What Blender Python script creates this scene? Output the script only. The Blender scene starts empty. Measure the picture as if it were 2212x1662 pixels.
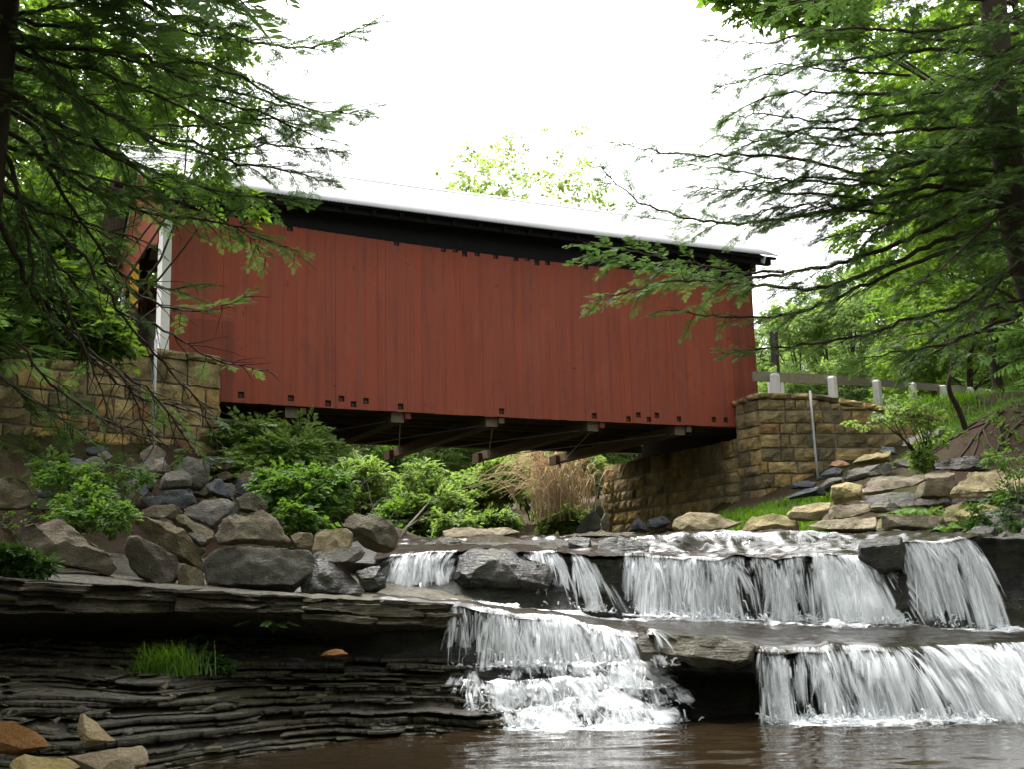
import bpy, bmesh, math, random
import numpy as np
from mathutils import Vector, Matrix

# ------------------------------------------------------------------ camera, sky, sun, exposure
scene = bpy.context.scene
COL = scene.collection
PITCH, ROLL, FOC = math.radians(10.0), math.radians(-1.3), 2608.0
CAM = np.array([0.0, 0.0, 1.7])
cam_d = bpy.data.cameras.new('camera')
cam = bpy.data.objects.new('camera', cam_d)
COL.objects.link(cam)
cam_d.sensor_width = 36.0
cam_d.lens = FOC / 2212.0 * 36.0
cam_d.clip_start = 0.1
cam_d.clip_end = 2000.0
_R = Matrix.Rotation(math.pi / 2 + PITCH, 4, 'X') @ Matrix.Rotation(ROLL, 4, 'Z')
cam.matrix_world = Matrix.Translation(Vector(CAM)) @ _R
scene.camera = cam

SUN_EL, SUN_AZ = math.radians(64), math.radians(335)     # azimuth from +Y clockwise: high, ahead of the viewer beyond the bridge
world = bpy.data.worlds.new('World')
scene.world = world
world.use_nodes = True
wn, wl = world.node_tree.nodes, world.node_tree.links
wn.clear()
w_out = wn.new('ShaderNodeOutputWorld')
w_bg = wn.new('ShaderNodeBackground')
w_sky = wn.new('ShaderNodeTexSky')
w_sky.sky_type = 'NISHITA'
w_sky.sun_disc = False
w_sky.sun_elevation = SUN_EL
w_sky.sun_rotation = SUN_AZ
w_sky.dust_density = 6.0
w_sky.air_density = 1.0
w_hs = wn.new('ShaderNodeHueSaturation')
w_hs.inputs['Saturation'].default_value = 0.13
w_hs.inputs['Value'].default_value = 1.0
wl.new(w_sky.outputs[0], w_hs.inputs['Color'])
wl.new(w_hs.outputs[0], w_bg.inputs['Color'])
w_bg.inputs['Strength'].default_value = 0.15
wl.new(w_bg.outputs[0], w_out.inputs[0])

sun_d = bpy.data.lights.new('sun', 'SUN')
sun_d.energy = 1.0
sun_d.angle = math.radians(30)
sun_d.color = (1.0, 0.965, 0.91)
sun = bpy.data.objects.new('sun', sun_d)
COL.objects.link(sun)
_s = Vector((math.sin(SUN_AZ) * math.cos(SUN_EL), math.cos(SUN_AZ) * math.cos(SUN_EL), math.sin(SUN_EL)))
sun.rotation_euler = _s.to_track_quat('Z', 'Y').to_euler()
sun.location = (0, 0, 60)

scene.view_settings.view_transform = 'Standard'
scene.view_settings.look = 'None'
scene.view_settings.gamma = 1.0
scene.view_settings.use_curve_mapping = False
scene.view_settings.exposure = 2.27
try:
    scene.cycles.transparent_max_bounces = 16
    scene.cycles.max_bounces = 6
    scene.cycles.diffuse_bounces = 3
    scene.cycles.glossy_bounces = 3
    scene.cycles.use_denoising = True
except Exception:
    pass

# ------------------------------------------------------------------ geometry helpers
_Rn = np.array(_R.to_3x3())


def ray(x, y):
    return _Rn @ (np.array([x - 1106.0, -(y - 831.0), -FOC]) / FOC)


def P(x, y, Y):
    """the place seen at picture position x, y (of a 2212-wide print) at distance Y up the stream"""
    r = ray(x, y)
    return CAM + r * (Y / r[1])


def ihash(i, j, k, seed):
    with np.errstate(over='ignore'):
        h = (i.astype(np.uint32) * np.uint32(374761393) + j.astype(np.uint32) * np.uint32(668265263)
             + k.astype(np.uint32) * np.uint32(2147483647) + np.uint32((seed * 1274126177) & 0xffffffff))
        h = (h ^ (h >> np.uint32(13))) * np.uint32(1274126177)
        h = (h ^ (h >> np.uint32(16))) * np.uint32(2246822519)
        h = h ^ (h >> np.uint32(15))
    return (h & np.uint32(0xffffff)).astype(np.float64) / 16777215.0


def vnoise(p, seed=0):
    p = np.asarray(p, float)
    i = np.floor(p).astype(np.int64)
    f = p - i
    f = f * f * (3 - 2 * f)
    r = 0
    for a in (0, 1):
        for b in (0, 1):
            for c in (0, 1):
                w = (f[:, 0] if a else 1 - f[:, 0]) * (f[:, 1] if b else 1 - f[:, 1]) * (f[:, 2] if c else 1 - f[:, 2])
                r = r + w * ihash(i[:, 0] + a, i[:, 1] + b, i[:, 2] + c, seed)
    return r * 2 - 1


def fbm(p, seed=0, octv=4, gain=0.5, lac=2.03):
    p = np.asarray(p, float)
    a, s = 1.0, 0.0
    for o in range(octv):
        s = s + a * vnoise(p * (lac ** o) + 17.3 * o, seed + o)
        a *= gain
    return s


def sstep(a, b, x):
    t = np.clip((x - a) / (b - a), 0, 1)
    return t * t * (3 - 2 * t)


def tag(o, label=None, cat=None, group=None, kind=None):
    if label: o['label'] = label
    if cat: o['category'] = cat
    if group: o['group'] = group
    if kind: o['kind'] = kind
    return o


def empty(name, loc=(0, 0, 0), rz=0.0):
    o = bpy.data.objects.new(name, None)
    o.empty_display_size = 0.3
    COL.objects.link(o)
    o.location = loc
    o.rotation_euler = (0, 0, rz)
    return o


def make_mesh(name, V, F, mat=None, smooth=False, attrs=None, uv=None):
    me = bpy.data.meshes.new(name)
    V = np.ascontiguousarray(np.asarray(V, dtype=np.float32).reshape(-1, 3))
    if isinstance(F, np.ndarray):
        n, k = F.shape
        loops = np.ascontiguousarray(F.astype(np.int32).ravel())
        starts = np.arange(0, n * k, k, dtype=np.int32)
    else:
        loops = np.array([i for f in F for i in f], dtype=np.int32)
        ln = np.array([len(f) for f in F], dtype=np.int32)
        starts = np.concatenate([[0], np.cumsum(ln)[:-1]]).astype(np.int32)
        n = len(F)
    me.vertices.add(len(V))
    me.vertices.foreach_set('co', V.ravel())
    me.loops.add(len(loops))
    me.loops.foreach_set('vertex_index', loops)
    me.polygons.add(n)
    me.polygons.foreach_set('loop_start', starts)
    me.polygons.foreach_set('use_smooth', np.full(n, bool(smooth)))
    for k, v in (attrs or {}).items():
        a = me.attributes.new(k, 'FLOAT', 'POINT')
        a.data.foreach_set('value', np.ascontiguousarray(np.asarray(v, dtype=np.float32)))
    if uv is not None:
        l = me.uv_layers.new(name='UVMap')
        l.data.foreach_set('uv', np.ascontiguousarray(np.asarray(uv, np.float32)[loops].ravel()))
    me.update(calc_edges=True)
    if mat: me.materials.append(mat)
    return me


def add_obj(name, me, parent=None, loc=None):
    o = bpy.data.objects.new(name, me)
    COL.objects.link(o)
    if parent: o.parent = parent
    if loc is not None: o.location = loc
    return o


def mobj(name, V, F, mat, parent=None, smooth=False, attrs=None, uv=None, loc=None):
    V = np.asarray(V, float).reshape(-1, 3)
    if loc is not None: V = V - np.asarray(loc, float)
    return add_obj(name, make_mesh(name, V, F, mat, smooth, attrs, uv), parent, loc)


class MB:
    """collects boxes, bars and tubes into one mesh"""
    def __init__(s):
        s.V, s.F = [], []

    def add(s, V, F):
        o = len(s.V)
        s.V += [tuple(v) for v in V]
        s.F += [tuple(i + o for i in f) for f in F]
        return s

    def box(s, x0, x1, y0, y1, z0, z1, dz=None):
        V = [(x, y, z) for x in (x0, x1) for y in (y0, y1) for z in (z0, z1)]
        if dz: V = [(v[0], v[1], v[2] + dz(v[0])) for v in V]
        return s.add(V, [(0, 1, 3, 2), (4, 6, 7, 5), (0, 4, 5, 1), (2, 3, 7, 6), (0, 2, 6, 4), (1, 5, 7, 3)])

    def bar(s, a, b, w, h, up=(0, 0, 1)):
        a, b, up = Vector(a), Vector(b), Vector(up)
        t = (b - a).normalized()
        r = t.cross(up).normalized()
        u = r.cross(t).normalized()
        V = [p + r * (i * w / 2) + u * (j * h / 2) for p in (a, b) for i in (-1, 1) for j in (-1, 1)]
        return s.add(V, [(0, 1, 3, 2), (4, 6, 7, 5), (0, 4, 5, 1), (2, 3, 7, 6), (0, 2, 6, 4), (1, 5, 7, 3)])

    def tube(s, path, rad, n=6, cap=True):
        V, F = tube_arrays([np.asarray(p, float) for p in path], rad, n, cap)
        return s.add(V, F)

    def build(s, name, mat, parent=None, smooth=False, loc=None):
        return mobj(name, s.V, s.F, mat, parent, smooth, loc=loc)


def tube_arrays(path, rad, n=6, cap=True):
    path = np.asarray(path, float)
    m = len(path)
    if np.isscalar(rad): rad = [rad] * m
    T = np.gradient(path, axis=0)
    T /= np.linalg.norm(T, axis=1)[:, None] + 1e-9
    ref = np.array([0.13, 0.31, 0.94])
    V = []
    for i in range(m):
        r = np.cross(T[i], ref)
        if np.linalg.norm(r) < 0.05: r = np.cross(T[i], [1, 0, 0])
        r /= np.linalg.norm(r)
        u = np.cross(r, T[i])
        for k in range(n):
            a = 2 * math.pi * k / n
            V.append(path[i] + rad[i] * (math.cos(a) * r + math.sin(a) * u))
    F = [(i * n + k, i * n + (k + 1) % n, (i + 1) * n + (k + 1) % n, (i + 1) * n + k) for i in range(m - 1) for k in range(n)]
    if cap:
        F.append(tuple(range(n - 1, -1, -1)))
        F.append(tuple((m - 1) * n + k for k in range(n)))
    return V, F


def grid_faces(nu, nv):
    """nu columns by nv rows of vertices, index = iv*nu+iu"""
    iu, iv = np.meshgrid(np.arange(nu - 1), np.arange(nv - 1))
    a = (iv * nu + iu).ravel()
    return np.stack([a, a + 1, a + nu + 1, a + nu], 1)


def spline(pts, n):
    """Catmull-Rom resample to n points"""
    p = np.asarray(pts, float)
    d = np.concatenate([[0], np.cumsum(np.linalg.norm(np.diff(p, axis=0), axis=1))])
    u = np.linspace(0, d[-1], n)
    q = np.vstack([2 * p[0] - p[1], p, 2 * p[-1] - p[-2]])
    out = []
    for t in u:
        i = min(max(np.searchsorted(d, t, side='right') - 1, 0), len(p) - 2)
        f = (t - d[i]) / max(d[i + 1] - d[i], 1e-9)
        a, b, c, e = q[i], q[i + 1], q[i + 2], q[i + 3]
        out.append(0.5 * ((2 * b) + (c - a) * f + (2 * a - 5 * b + 4 * c - e) * f * f + (3 * b - a - 3 * c + e) * f ** 3))
    return np.array(out)


# ------------------------------------------------------------------ materials
class G:
    def __init__(s, name, rough=0.85, spec=0.25):
        s.m = bpy.data.materials.new(name)
        s.m.use_nodes = True
        s.t = s.m.node_tree
        s.b = s.t.nodes['Principled BSDF']
        s.out = s.t.nodes['Material Output']
        s.b.inputs['Roughness'].default_value = rough
        s.b.inputs['Specular IOR Level'].default_value = spec

    def n(s, typ, ins=None, **props):
        nd = s.t.nodes.new(typ)
        for k, v in props.items(): setattr(nd, k, v)
        for k, v in (ins or {}).items(): s.put(nd.inputs[k], v)
        return nd

    def put(s, sock, v):
        if isinstance(v, bpy.types.NodeSocket): s.t.links.new(v, sock)
        else:
            if hasattr(sock, 'default_value') and not isinstance(v, (int, float)) and len(v) == 3 and sock.type == 'RGBA': v = (*v, 1)
            sock.default_value = v

    def set(s, name, v): s.put(s.b.inputs[name], v)

    def coord(s, which='Object'): return s.n('ShaderNodeTexCoord').outputs[which]

    def map(s, vec, scale=(1, 1, 1), rot=(0, 0, 0), loc=(0, 0, 0)):
        return s.n('ShaderNodeMapping', {'Vector': vec, 'Scale': scale, 'Rotation': rot, 'Location': loc}).outputs[0]

    def noise(s, vec, scale, detail=5, rough=0.55, dist=0.0):
        return s.n('ShaderNodeTexNoise', {'Vector': vec, 'Scale': scale, 'Detail': detail, 'Roughness': rough, 'Distortion': dist}).outputs[0]

    def ramp(s, fac, stops, interp='LINEAR'):
        nd = s.n('ShaderNodeValToRGB', {'Fac': fac})
        r = nd.color_ramp
        r.interpolation = interp
        while len(r.elements) < len(stops): r.elements.new(0.5)
        for e, (p, c) in zip(r.elements, stops):
            e.position = p
            e.color = (c, c, c, 1) if isinstance(c, (int, float)) else (*c, 1)
        return nd.outputs[0]

    def mix(s, fac, a, b, blend='MIX'):
        nd = s.n('ShaderNodeMix', data_type='RGBA', blend_type=blend)
        s.put(nd.inputs[0], fac); s.put(nd.inputs[6], a); s.put(nd.inputs[7], b)
        return nd.outputs[2]

    def math(s, op, a, b=0.0, c=0.0, clamp=False):
        nd = s.n('ShaderNodeMath', operation=op, use_clamp=clamp)
        s.put(nd.inputs[0], a); s.put(nd.inputs[1], b); s.put(nd.inputs[2], c)
        return nd.outputs[0]

    def bump(s, h, strength=0.5, dist=0.02):
        s.set('Normal', s.n('ShaderNodeBump', {'Height': h, 'Strength': strength, 'Distance': dist}).outputs[0])

    def rnd(s): return s.n('ShaderNodeObjectInfo').outputs['Random']

    def attr(s, name): return s.n('ShaderNodeAttribute', attribute_name=name).outputs['Fac']

    def hsv(s, col, h=0.5, sat=1.0, val=1.0):
        return s.n('ShaderNodeHueSaturation', {'Color': col, 'Hue': h, 'Saturation': sat, 'Value': val}).outputs[0]

    def up(s):
        return s.n('ShaderNodeSeparateXYZ', {'Vector': s.n('ShaderNodeNewGeometry').outputs['Normal']}).outputs[2]


M = {}


def plain(name, col, rough=0.8, spec=0.25, vary=0.25, scale=6.0, bump=0.15, stretch=(1, 1, 1)):
    g = G(name, rough, spec)
    v = g.map(g.coord(), stretch)
    f = g.noise(v, scale, 6, 0.6)
    g.set('Base Color', g.mix(f, tuple(c * (1 - vary) for c in col), tuple(min(1, c * (1 + vary)) for c in col)))
    if bump: g.bump(g.noise(v, scale * 4, 4), bump, 0.02)
    M[name] = g.m
    return g


def rock_mat(name, dark, mid, light, wet=0.0, moss=0.35, strata=1.0, hue=0.012, lichen=0.3):
    g = G(name, 0.88 - 0.5 * wet, 0.25 + 0.3 * wet)
    geo = g.n('ShaderNodeNewGeometry')
    pos = geo.outputs['Position']
    r = g.rnd()
    big = g.noise(pos, 1.3, 5, 0.6, 0.3)
    vs = g.map(g.n('ShaderNodeVectorMath', {0: pos, 1: g.n('ShaderNodeVectorMath', {0: g.n('ShaderNodeCombineXYZ', {0: r, 1: r, 2: r}).outputs[0], 1: (9.0, 5.0, 7.0)}, operation='MULTIPLY').outputs[0]}, operation='ADD').outputs[0], (1.4, 1.4, 3.0 + 3.5 * strata), (0.25, 0.2, 0))
    layer = g.noise(vs, 2.2, 6, 0.62, 0.4)
    fine = g.noise(pos, 28, 5, 0.65)
    c = g.ramp(g.math('ADD', g.math('MULTIPLY', big, 0.6), g.math('MULTIPLY', layer, 0.42)),
               [(0.28, dark), (0.5, mid), (0.72, light)])
    c = g.mix(0.55, c, g.ramp(fine, [(0.25, tuple(x * 0.55 for x in mid)), (0.75, tuple(min(1, x * 1.5) for x in mid))]), 'OVERLAY')
    c = g.hsv(c, g.math('ADD', 0.5 - hue, g.math('MULTIPLY', r, 2 * hue)), g.math('ADD', 0.75, g.math('MULTIPLY', r, 0.5)),
              g.math('ADD', 0.78, g.math('MULTIPLY', g.math('FRACT', g.math('MULTIPLY', r, 7.31)), 0.5)))
    if lichen:
        lm = g.ramp(g.noise(pos, 5.5, 5, 0.7), [(0.60, 0.0), (0.70, lichen)])
        c = g.mix(lm, c, (0.36, 0.36, 0.30))
    if moss:
        mm = g.math('MULTIPLY', g.ramp(g.noise(pos, 1.9, 6, 0.65), [(0.47, 0.0), (0.63, 1.0)]), moss)
        c = g.mix(mm, c, g.mix(g.noise(pos, 22, 3), (0.018, 0.026, 0.006), (0.085, 0.10, 0.018)))
    g.set('Base Color', c)
    h = g.math('ADD', g.math('MULTIPLY', layer, 1.0 * strata), g.math('ADD', g.math('MULTIPLY', fine, 0.5), g.math('MULTIPLY', g.noise(pos, 7, 8, 0.7), 1.4)))
    g.bump(h, 0.9, 0.06)
    if wet:
        g.set('Roughness', g.ramp(g.noise(pos, 9, 4), [(0.3, 0.22), (0.75, 0.62)]))
    M[name] = g.m
    return g


rock_mat('rock_grey', (0.07, 0.067, 0.058), (0.19, 0.178, 0.152), (0.36, 0.345, 0.30), moss=0.22, strata=0.45)
rock_mat('rock_blue', (0.045, 0.05, 0.056), (0.11, 0.118, 0.128), (0.23, 0.24, 0.25), moss=0.12, strata=0.4)
rock_mat('rock_brown', (0.06, 0.049, 0.034), (0.165, 0.139, 0.098), (0.31, 0.27, 0.20), moss=0.35, strata=0.45)
rock_mat('rock_tan', (0.14, 0.115, 0.07), (0.34, 0.295, 0.20), (0.50, 0.455, 0.33), moss=0.55, lichen=0.45, strata=0.4)
rock_mat('rock_ochre', (0.20, 0.10, 0.03), (0.34, 0.20, 0.085), (0.46, 0.33, 0.18), moss=0.0, strata=0.5, lichen=0.1)
rock_mat('rock_pale', (0.22, 0.175, 0.11), (0.36, 0.30, 0.20), (0.47, 0.41, 0.29), moss=0.0, strata=0.5, lichen=0.1)
rock_mat('rock_wet', (0.012, 0.011, 0.009), (0.036, 0.031, 0.024), (0.085, 0.07, 0.05), wet=0.9, moss=0.45, strata=1.5, lichen=0.0)
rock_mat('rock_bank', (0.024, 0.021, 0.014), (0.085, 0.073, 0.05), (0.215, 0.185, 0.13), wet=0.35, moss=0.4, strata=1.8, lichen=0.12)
rock_mat('rock_ledge', (0.05, 0.045, 0.032), (0.15, 0.132, 0.096), (0.30, 0.27, 0.20), wet=0.05, moss=0.4, strata=1.8)

# red siding boards
def siding(name, k):
    g = G(name, 0.72, 0.2)
    pos = g.n('ShaderNodeNewGeometry').outputs['Position']
    co = pos
    r = g.rnd()
    gv = g.map(co, (9, 9, 0.35))
    grain = g.noise(gv, 3.0, 7, 0.65, 0.2)
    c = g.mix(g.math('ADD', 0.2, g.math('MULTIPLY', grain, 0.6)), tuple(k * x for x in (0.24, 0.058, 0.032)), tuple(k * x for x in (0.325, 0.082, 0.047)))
    wear = g.ramp(g.noise(g.map(pos, (3.0, 3.0, 0.8)), 1.1, 6, 0.66), [(0.50, 0.0), (0.78, 0.7)])
    c = g.mix(wear, c, tuple(k * x for x in (0.165, 0.056, 0.042)))
    pv = g.map(pos, (2.2, 2.2, 1.6))
    fade = g.ramp(g.noise(g.map(pos, (1.6, 1.6, 0.6), loc=(4, 1, 2)), 1.2, 6, 0.7), [(0.52, 0.0), (0.80, 0.5)])
    c = g.mix(fade, c, tuple(k * x for x in (0.36, 0.115, 0.072)))
    streak = g.ramp(g.noise(g.map(pos, (7, 7, 0.22)), 1.0, 5, 0.7), [(0.50, 0.0), (0.80, 0.55)])
    c = g.mix(streak, c, tuple(k * x for x in (0.12, 0.030, 0.020)))
    knots = g.ramp(g.noise(pv, 3.2, 3, 0.5, 0.8), [(0.69, 0.0), (0.76, 0.62)])
    c = g.mix(knots, c, (0.07, 0.016, 0.012))
    c = g.hsv(c, 0.5, g.math('ADD', 0.97, g.math('MULTIPLY', r, 0.05)), g.math('ADD', 0.93, g.math('MULTIPLY', r, 0.12)))
    g.set('Base Color', c)
    g.bump(g.math('ADD', grain, g.math('MULTIPLY', g.noise(g.map(co, (14, 14, 0.6)), 7, 4), 0.6)), 0.25, 0.008)
    M[name] = g.m


siding('red_siding', 1.0)
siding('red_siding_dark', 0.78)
plain('timber_dark', (0.085, 0.066, 0.046), 0.85, 0.15, 0.4, 4, 0.4, (1, 1, 1))
plain('beam_timber', (0.17, 0.135, 0.095), 0.85, 0.15, 0.35, 5, 0.4)
plain('timber_red', (0.16, 0.045, 0.032), 0.8, 0.2, 0.3, 5, 0.3)
plain('timber_eave_shade', (0.012, 0.012, 0.013), 0.8, 0.15, 0.3, 5, 0.2)  # near-black: the darkness under the eaves is put into the timber colour
plain('deck_board', (0.13, 0.10, 0.066), 0.85, 0.15, 0.35, 5, 0.4)
plain('iron', (0.06, 0.03, 0.022), 0.6, 0.4, 0.3, 12, 0.2)
plain('galvanised', (0.42, 0.44, 0.44), 0.45, 0.5, 0.2, 8, 0.1)
plain('white_paint', (0.74, 0.74, 0.72), 0.6, 0.3, 0.14, 9, 0.1)
plain('grey_paint', (0.38, 0.37, 0.33), 0.75, 0.2, 0.2, 9, 0.2)
plain('rail_wood', (0.22, 0.20, 0.15), 0.85, 0.15, 0.35, 7, 0.35)
plain('concrete_post', (0.60, 0.60, 0.58), 0.8, 0.2, 0.16, 9, 0.2)
plain('mortar', (0.27, 0.25, 0.20), 0.95, 0.1, 0.35, 5, 0.5)
plain('sign_grey', (0.05, 0.055, 0.055), 0.5, 0.4, 0.2, 9, 0.05)
plain('sign_post', (0.05, 0.026, 0.022), 0.6, 0.3, 0.3, 9, 0.1)
plain('dirt', (0.10, 0.062, 0.036), 0.95, 0.1, 0.5, 5, 0.6)
plain('asphalt', (0.055, 0.055, 0.052), 0.95, 0.1, 0.25, 12, 0.3)

g = G('roof_metal', 0.75, 0.15)
pos = g.coord()
c = g.mix(g.noise(g.map(pos, (3, 0.5, 0.5)), 1.5, 5), (0.24, 0.245, 0.25), (0.34, 0.34, 0.34))
g.set('Base Color', c)
M['roof_metal'] = g.m

# quarried wall stones: each stone its own tone
g = G('wall_stone', 0.92, 0.15)
r = g.rnd()
pos = g.n('ShaderNodeNewGeometry').outputs['Position']
tone = g.ramp(r, [(0.0, (0.44, 0.30, 0.12)), (0.16, (0.31, 0.235, 0.11)), (0.32, (0.50, 0.37, 0.17)), (0.46, (0.22, 0.18, 0.10)),
                  (0.60, (0.42, 0.32, 0.155)), (0.74, (0.36, 0.21, 0.10)), (0.775, (0.36, 0.275, 0.14)), (0.92, (0.42, 0.32, 0.15))], 'CONSTANT')
n1 = g.noise(pos, 3.0, 6, 0.65, 0.3)
c = g.mix(0.75, tone, g.ramp(n1, [(0.25, 0.05), (0.5, 0.45), (0.78, 0.85)]), 'OVERLAY')
stain = g.ramp(g.noise(g.map(pos, (1.2, 1.2, 0.35)), 1.0, 5, 0.6), [(0.50, 0.0), (0.68, 0.6)])
c = g.mix(stain, c, (0.045, 0.042, 0.022))
lm = g.ramp(g.noise(g.map(pos, (3, 3, 0.8), loc=(5, 3, 1)), 1.3, 5, 0.7), [(0.67, 0.0), (0.76, 0.55)])
c = g.mix(lm, c, (0.46, 0.45, 0.40))
g.set('Base Color', c)
g.bump(g.math('ADD', g.math('MULTIPLY', g.noise(pos, 5, 6, 0.7), 1.6), g.math('MULTIPLY', g.noise(pos, 18, 6, 0.7), 0.7)), 1.0, 0.08)
M['wall_stone'] = g.m


def leaf_mat(name, dark, light, trans=0.4, rough=0.5, gloss=0.02):
    m = bpy.data.materials.new(name)
    m.use_nodes = True
    t = m.node_tree
    for nd in list(t.nodes): t.nodes.remove(nd)
    g = G.__new__(G)
    g.m, g.t = m, t
    g.out = t.nodes.new('ShaderNodeOutputMaterial')
    tone = g.attr('tone')
    pos = g.n('ShaderNodeNewGeometry').outputs['Position']
    f = g.math('ADD', g.math('MULTIPLY', tone, 0.7), g.math('MULTIPLY', g.noise(pos, 0.9, 3), 0.4), clamp=True)
    c = g.mix(f, dark, light)
    d = g.n('ShaderNodeBsdfDiffuse', {'Color': c}).outputs[0]
    tr = g.n('ShaderNodeBsdfTranslucent', {'Color': g.hsv(c, 0.49, 1.1, 1.35)}).outputs[0]
    gl = g.n('ShaderNodeBsdfGlossy', {'Color': (1, 1, 1, 1), 'Roughness': rough}).outputs[0]
    s1 = g.n('ShaderNodeMixShader', {0: trans, 1: d, 2: tr}).outputs[0]
    s2 = g.n('ShaderNodeMixShader', {0: gloss, 1: s1, 2: gl}).outputs[0]
    t.links.new(s2, g.out.inputs[0])
    M[name] = m


leaf_mat('hemlock_leaf', (0.026, 0.058, 0.018), (0.092, 0.165, 0.042), 0.35)
leaf_mat('maple_leaf', (0.05, 0.11, 0.016), (0.15, 0.25, 0.042), 0.5)
leaf_mat('hill_leaf', (0.075, 0.14, 0.034), (0.20, 0.29, 0.085), 0.5)
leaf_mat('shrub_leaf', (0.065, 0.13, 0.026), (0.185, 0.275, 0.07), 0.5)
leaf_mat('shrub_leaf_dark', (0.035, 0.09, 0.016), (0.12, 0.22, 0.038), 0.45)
leaf_mat('pale_leaf', (0.14, 0.21, 0.06), (0.26, 0.34, 0.11), 0.5)
leaf_mat('grass_blade', (0.04, 0.10, 0.01), (0.13, 0.26, 0.025), 0.5)
leaf_mat('fern_leaf', (0.018, 0.055, 0.010), (0.06, 0.13, 0.02), 0.4)
leaf_mat('dry_leaf', (0.16, 0.07, 0.02), (0.30, 0.15, 0.04), 0.4)
plain('bark', (0.048, 0.038, 0.028), 0.95, 0.1, 0.45, 7, 0.8, (1, 1, 0.3))
plain('twig', (0.05, 0.04, 0.028), 0.9, 0.1, 0.35, 9, 0.2)
plain('dry_twig', (0.42, 0.33, 0.20), 0.9, 0.1, 0.3, 9, 0.2)
plain('dead_wood', (0.20, 0.175, 0.13), 0.9, 0.1, 0.3, 9, 0.2)
# ------------------------------------------------------------------ terrain
CP = [(0, -20, 0.3), (30, -20, 6), (-30, -20, 6), (0, 2, -0.9), (3, 8, -0.9), (6, 12, -0.9), (2, 14, -0.9), (0, 14.5, -0.9), (4, 15.5, -0.9),
      (8, 15, -0.8), (11, 14, -0.4), (-3.5, 5, -0.4), (-5, 9, -0.1), (-4, 12, -0.35), (-2.5, 13, -0.7), (-8, 8, 0.5), (-8, 13, 0.2),
      (0, 17, -0.9), (3, 17, -0.9), (7, 17, -0.9), (0, 20, 0.3), (4, 20, 0.2), (8, 20, 0.2), (0, 23, 1.6), (5, 23, 1.6), (0, 26, 2.3), (3, 26, 2.3),
      (-3, 17.5, 0.5), (-5, 17.2, 0.6), (-9, 16.5, 0.9), (-2.5, 15.6, -0.5), (-5, 15.4, -0.2), (-8, 14.8, 0.1), (-11, 14.2, 0.4), (-3.2, 20.5, 0.9), (-6, 20.5, 1.4), (-9, 19.5, 2.2), (-3, 19, 0.2), (-6, 19, 0.5), (-9, 18, 0.9), (-5, 23, 2.6), (-7.5, 23, 3.3), (-10.5, 20, 4.0),
      (-6.73, 25.87, 4.8), (-8.09, 24.4, 4.8), (-9.8, 22.58, 4.75), (-11.84, 20.38, 4.7), (-6.3, 25.5, 4.6), (-7.7, 24.0, 4.55), (-9.4, 22.2, 4.5), (-13, 18.0, 4.5), (-7.9, 27.0, 6.4), (-9.25, 25.5, 6.75), (-10.95, 23.7, 6.75), (-12.95, 21.5, 6.75), (-16, 19, 6.9),
      (-14, 26, 7.0), (-20, 22, 7.3), (-9.5, 30, 7.0), (-10, 34, 7.0), (-5.8, 28.2, 4.1), (-4.6, 30, 3.4), (-2, 30, 2.6), (0, 31, 2.6), (2.2, 33, 2.75), (4.6, 32, 3.2), (6.0, 31.2, 4.1),
      (2.0, 36.5, 3.0), (4, 26, 2.6), (6, 28, 3.35), (7.3, 31, 4.15), (9, 31, 4.6), (11, 31.2, 5.4), (12.5, 31.8, 6.2), (7.0, 31.9, 4.35), (8.0, 32.05, 4.55), (9.5, 32.3, 5.0), (11.3, 32.6, 5.8), (6.0, 32.6, 3.85), (4.6, 35.4, 3.35), (2.9, 39, 3.1), (7.6, 36, 6.0), (8.5, 23, 2.0), (10, 22, 2.2), (10.2, 25, 2.7), (7.5, 25.5, 2.6), (8.5, 28, 3.6), (10, 28, 4.7),
      (12, 26, 4.0), (12, 29, 6.0), (14, 25, 5.0), (18, 24, 7), (8.2, 34, 6.6), (10.5, 34.5, 6.8), (13, 34, 6.9), (16, 38, 7.4), (20, 45, 8.4), (25, 40, 9), (12, 17, 2.2), (14, 20, 4.2), (20, 15, 5.5),
      (0, 40, 3.2), (-4, 40, 3.7), (4, 42, 3.9), (8, 44, 6.5), (-12, 42, 7), (13, 46, 7.6), (0, 60, 5.5), (-30, 60, 12), (30, 80, 15), (16, 62, 7.5), (30, 58, 10), (0, 100, 9), (22, 95, 11), (60, 100, 30), (-60, 100, 25), (0, 170, 26),
      (60, 40, 17), (-60, 40, 14), (-40, 10, 9), (40, 10, 9), (-20, 12, 5), (-15, 8, 3), (200, 0, 30), (-200, 0, 30), (200, 250, 50), (-200, 250, 50), (0, 300, 40), (0, -150, 20), (150, -150, 25), (-150, -150, 25)]
CP = np.array(CP, float)


def _phi(r): return np.where(r > 1e-9, r, 0.0)      # linear kernel: no overshoot


_D = np.linalg.norm(CP[:, None, :2] - CP[None, :, :2], axis=2)
_n = len(CP)
_A = np.zeros((_n + 3, _n + 3))
_A[:_n, :_n] = _phi(_D)
_A[:_n, _n] = 1
_A[:_n, _n + 1:] = CP[:, :2]
_A[_n, :_n] = 1
_A[_n + 1:, :_n] = CP[:, :2].T
_w = np.linalg.solve(_A, np.concatenate([CP[:, 2], np.zeros(3)]))


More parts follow.
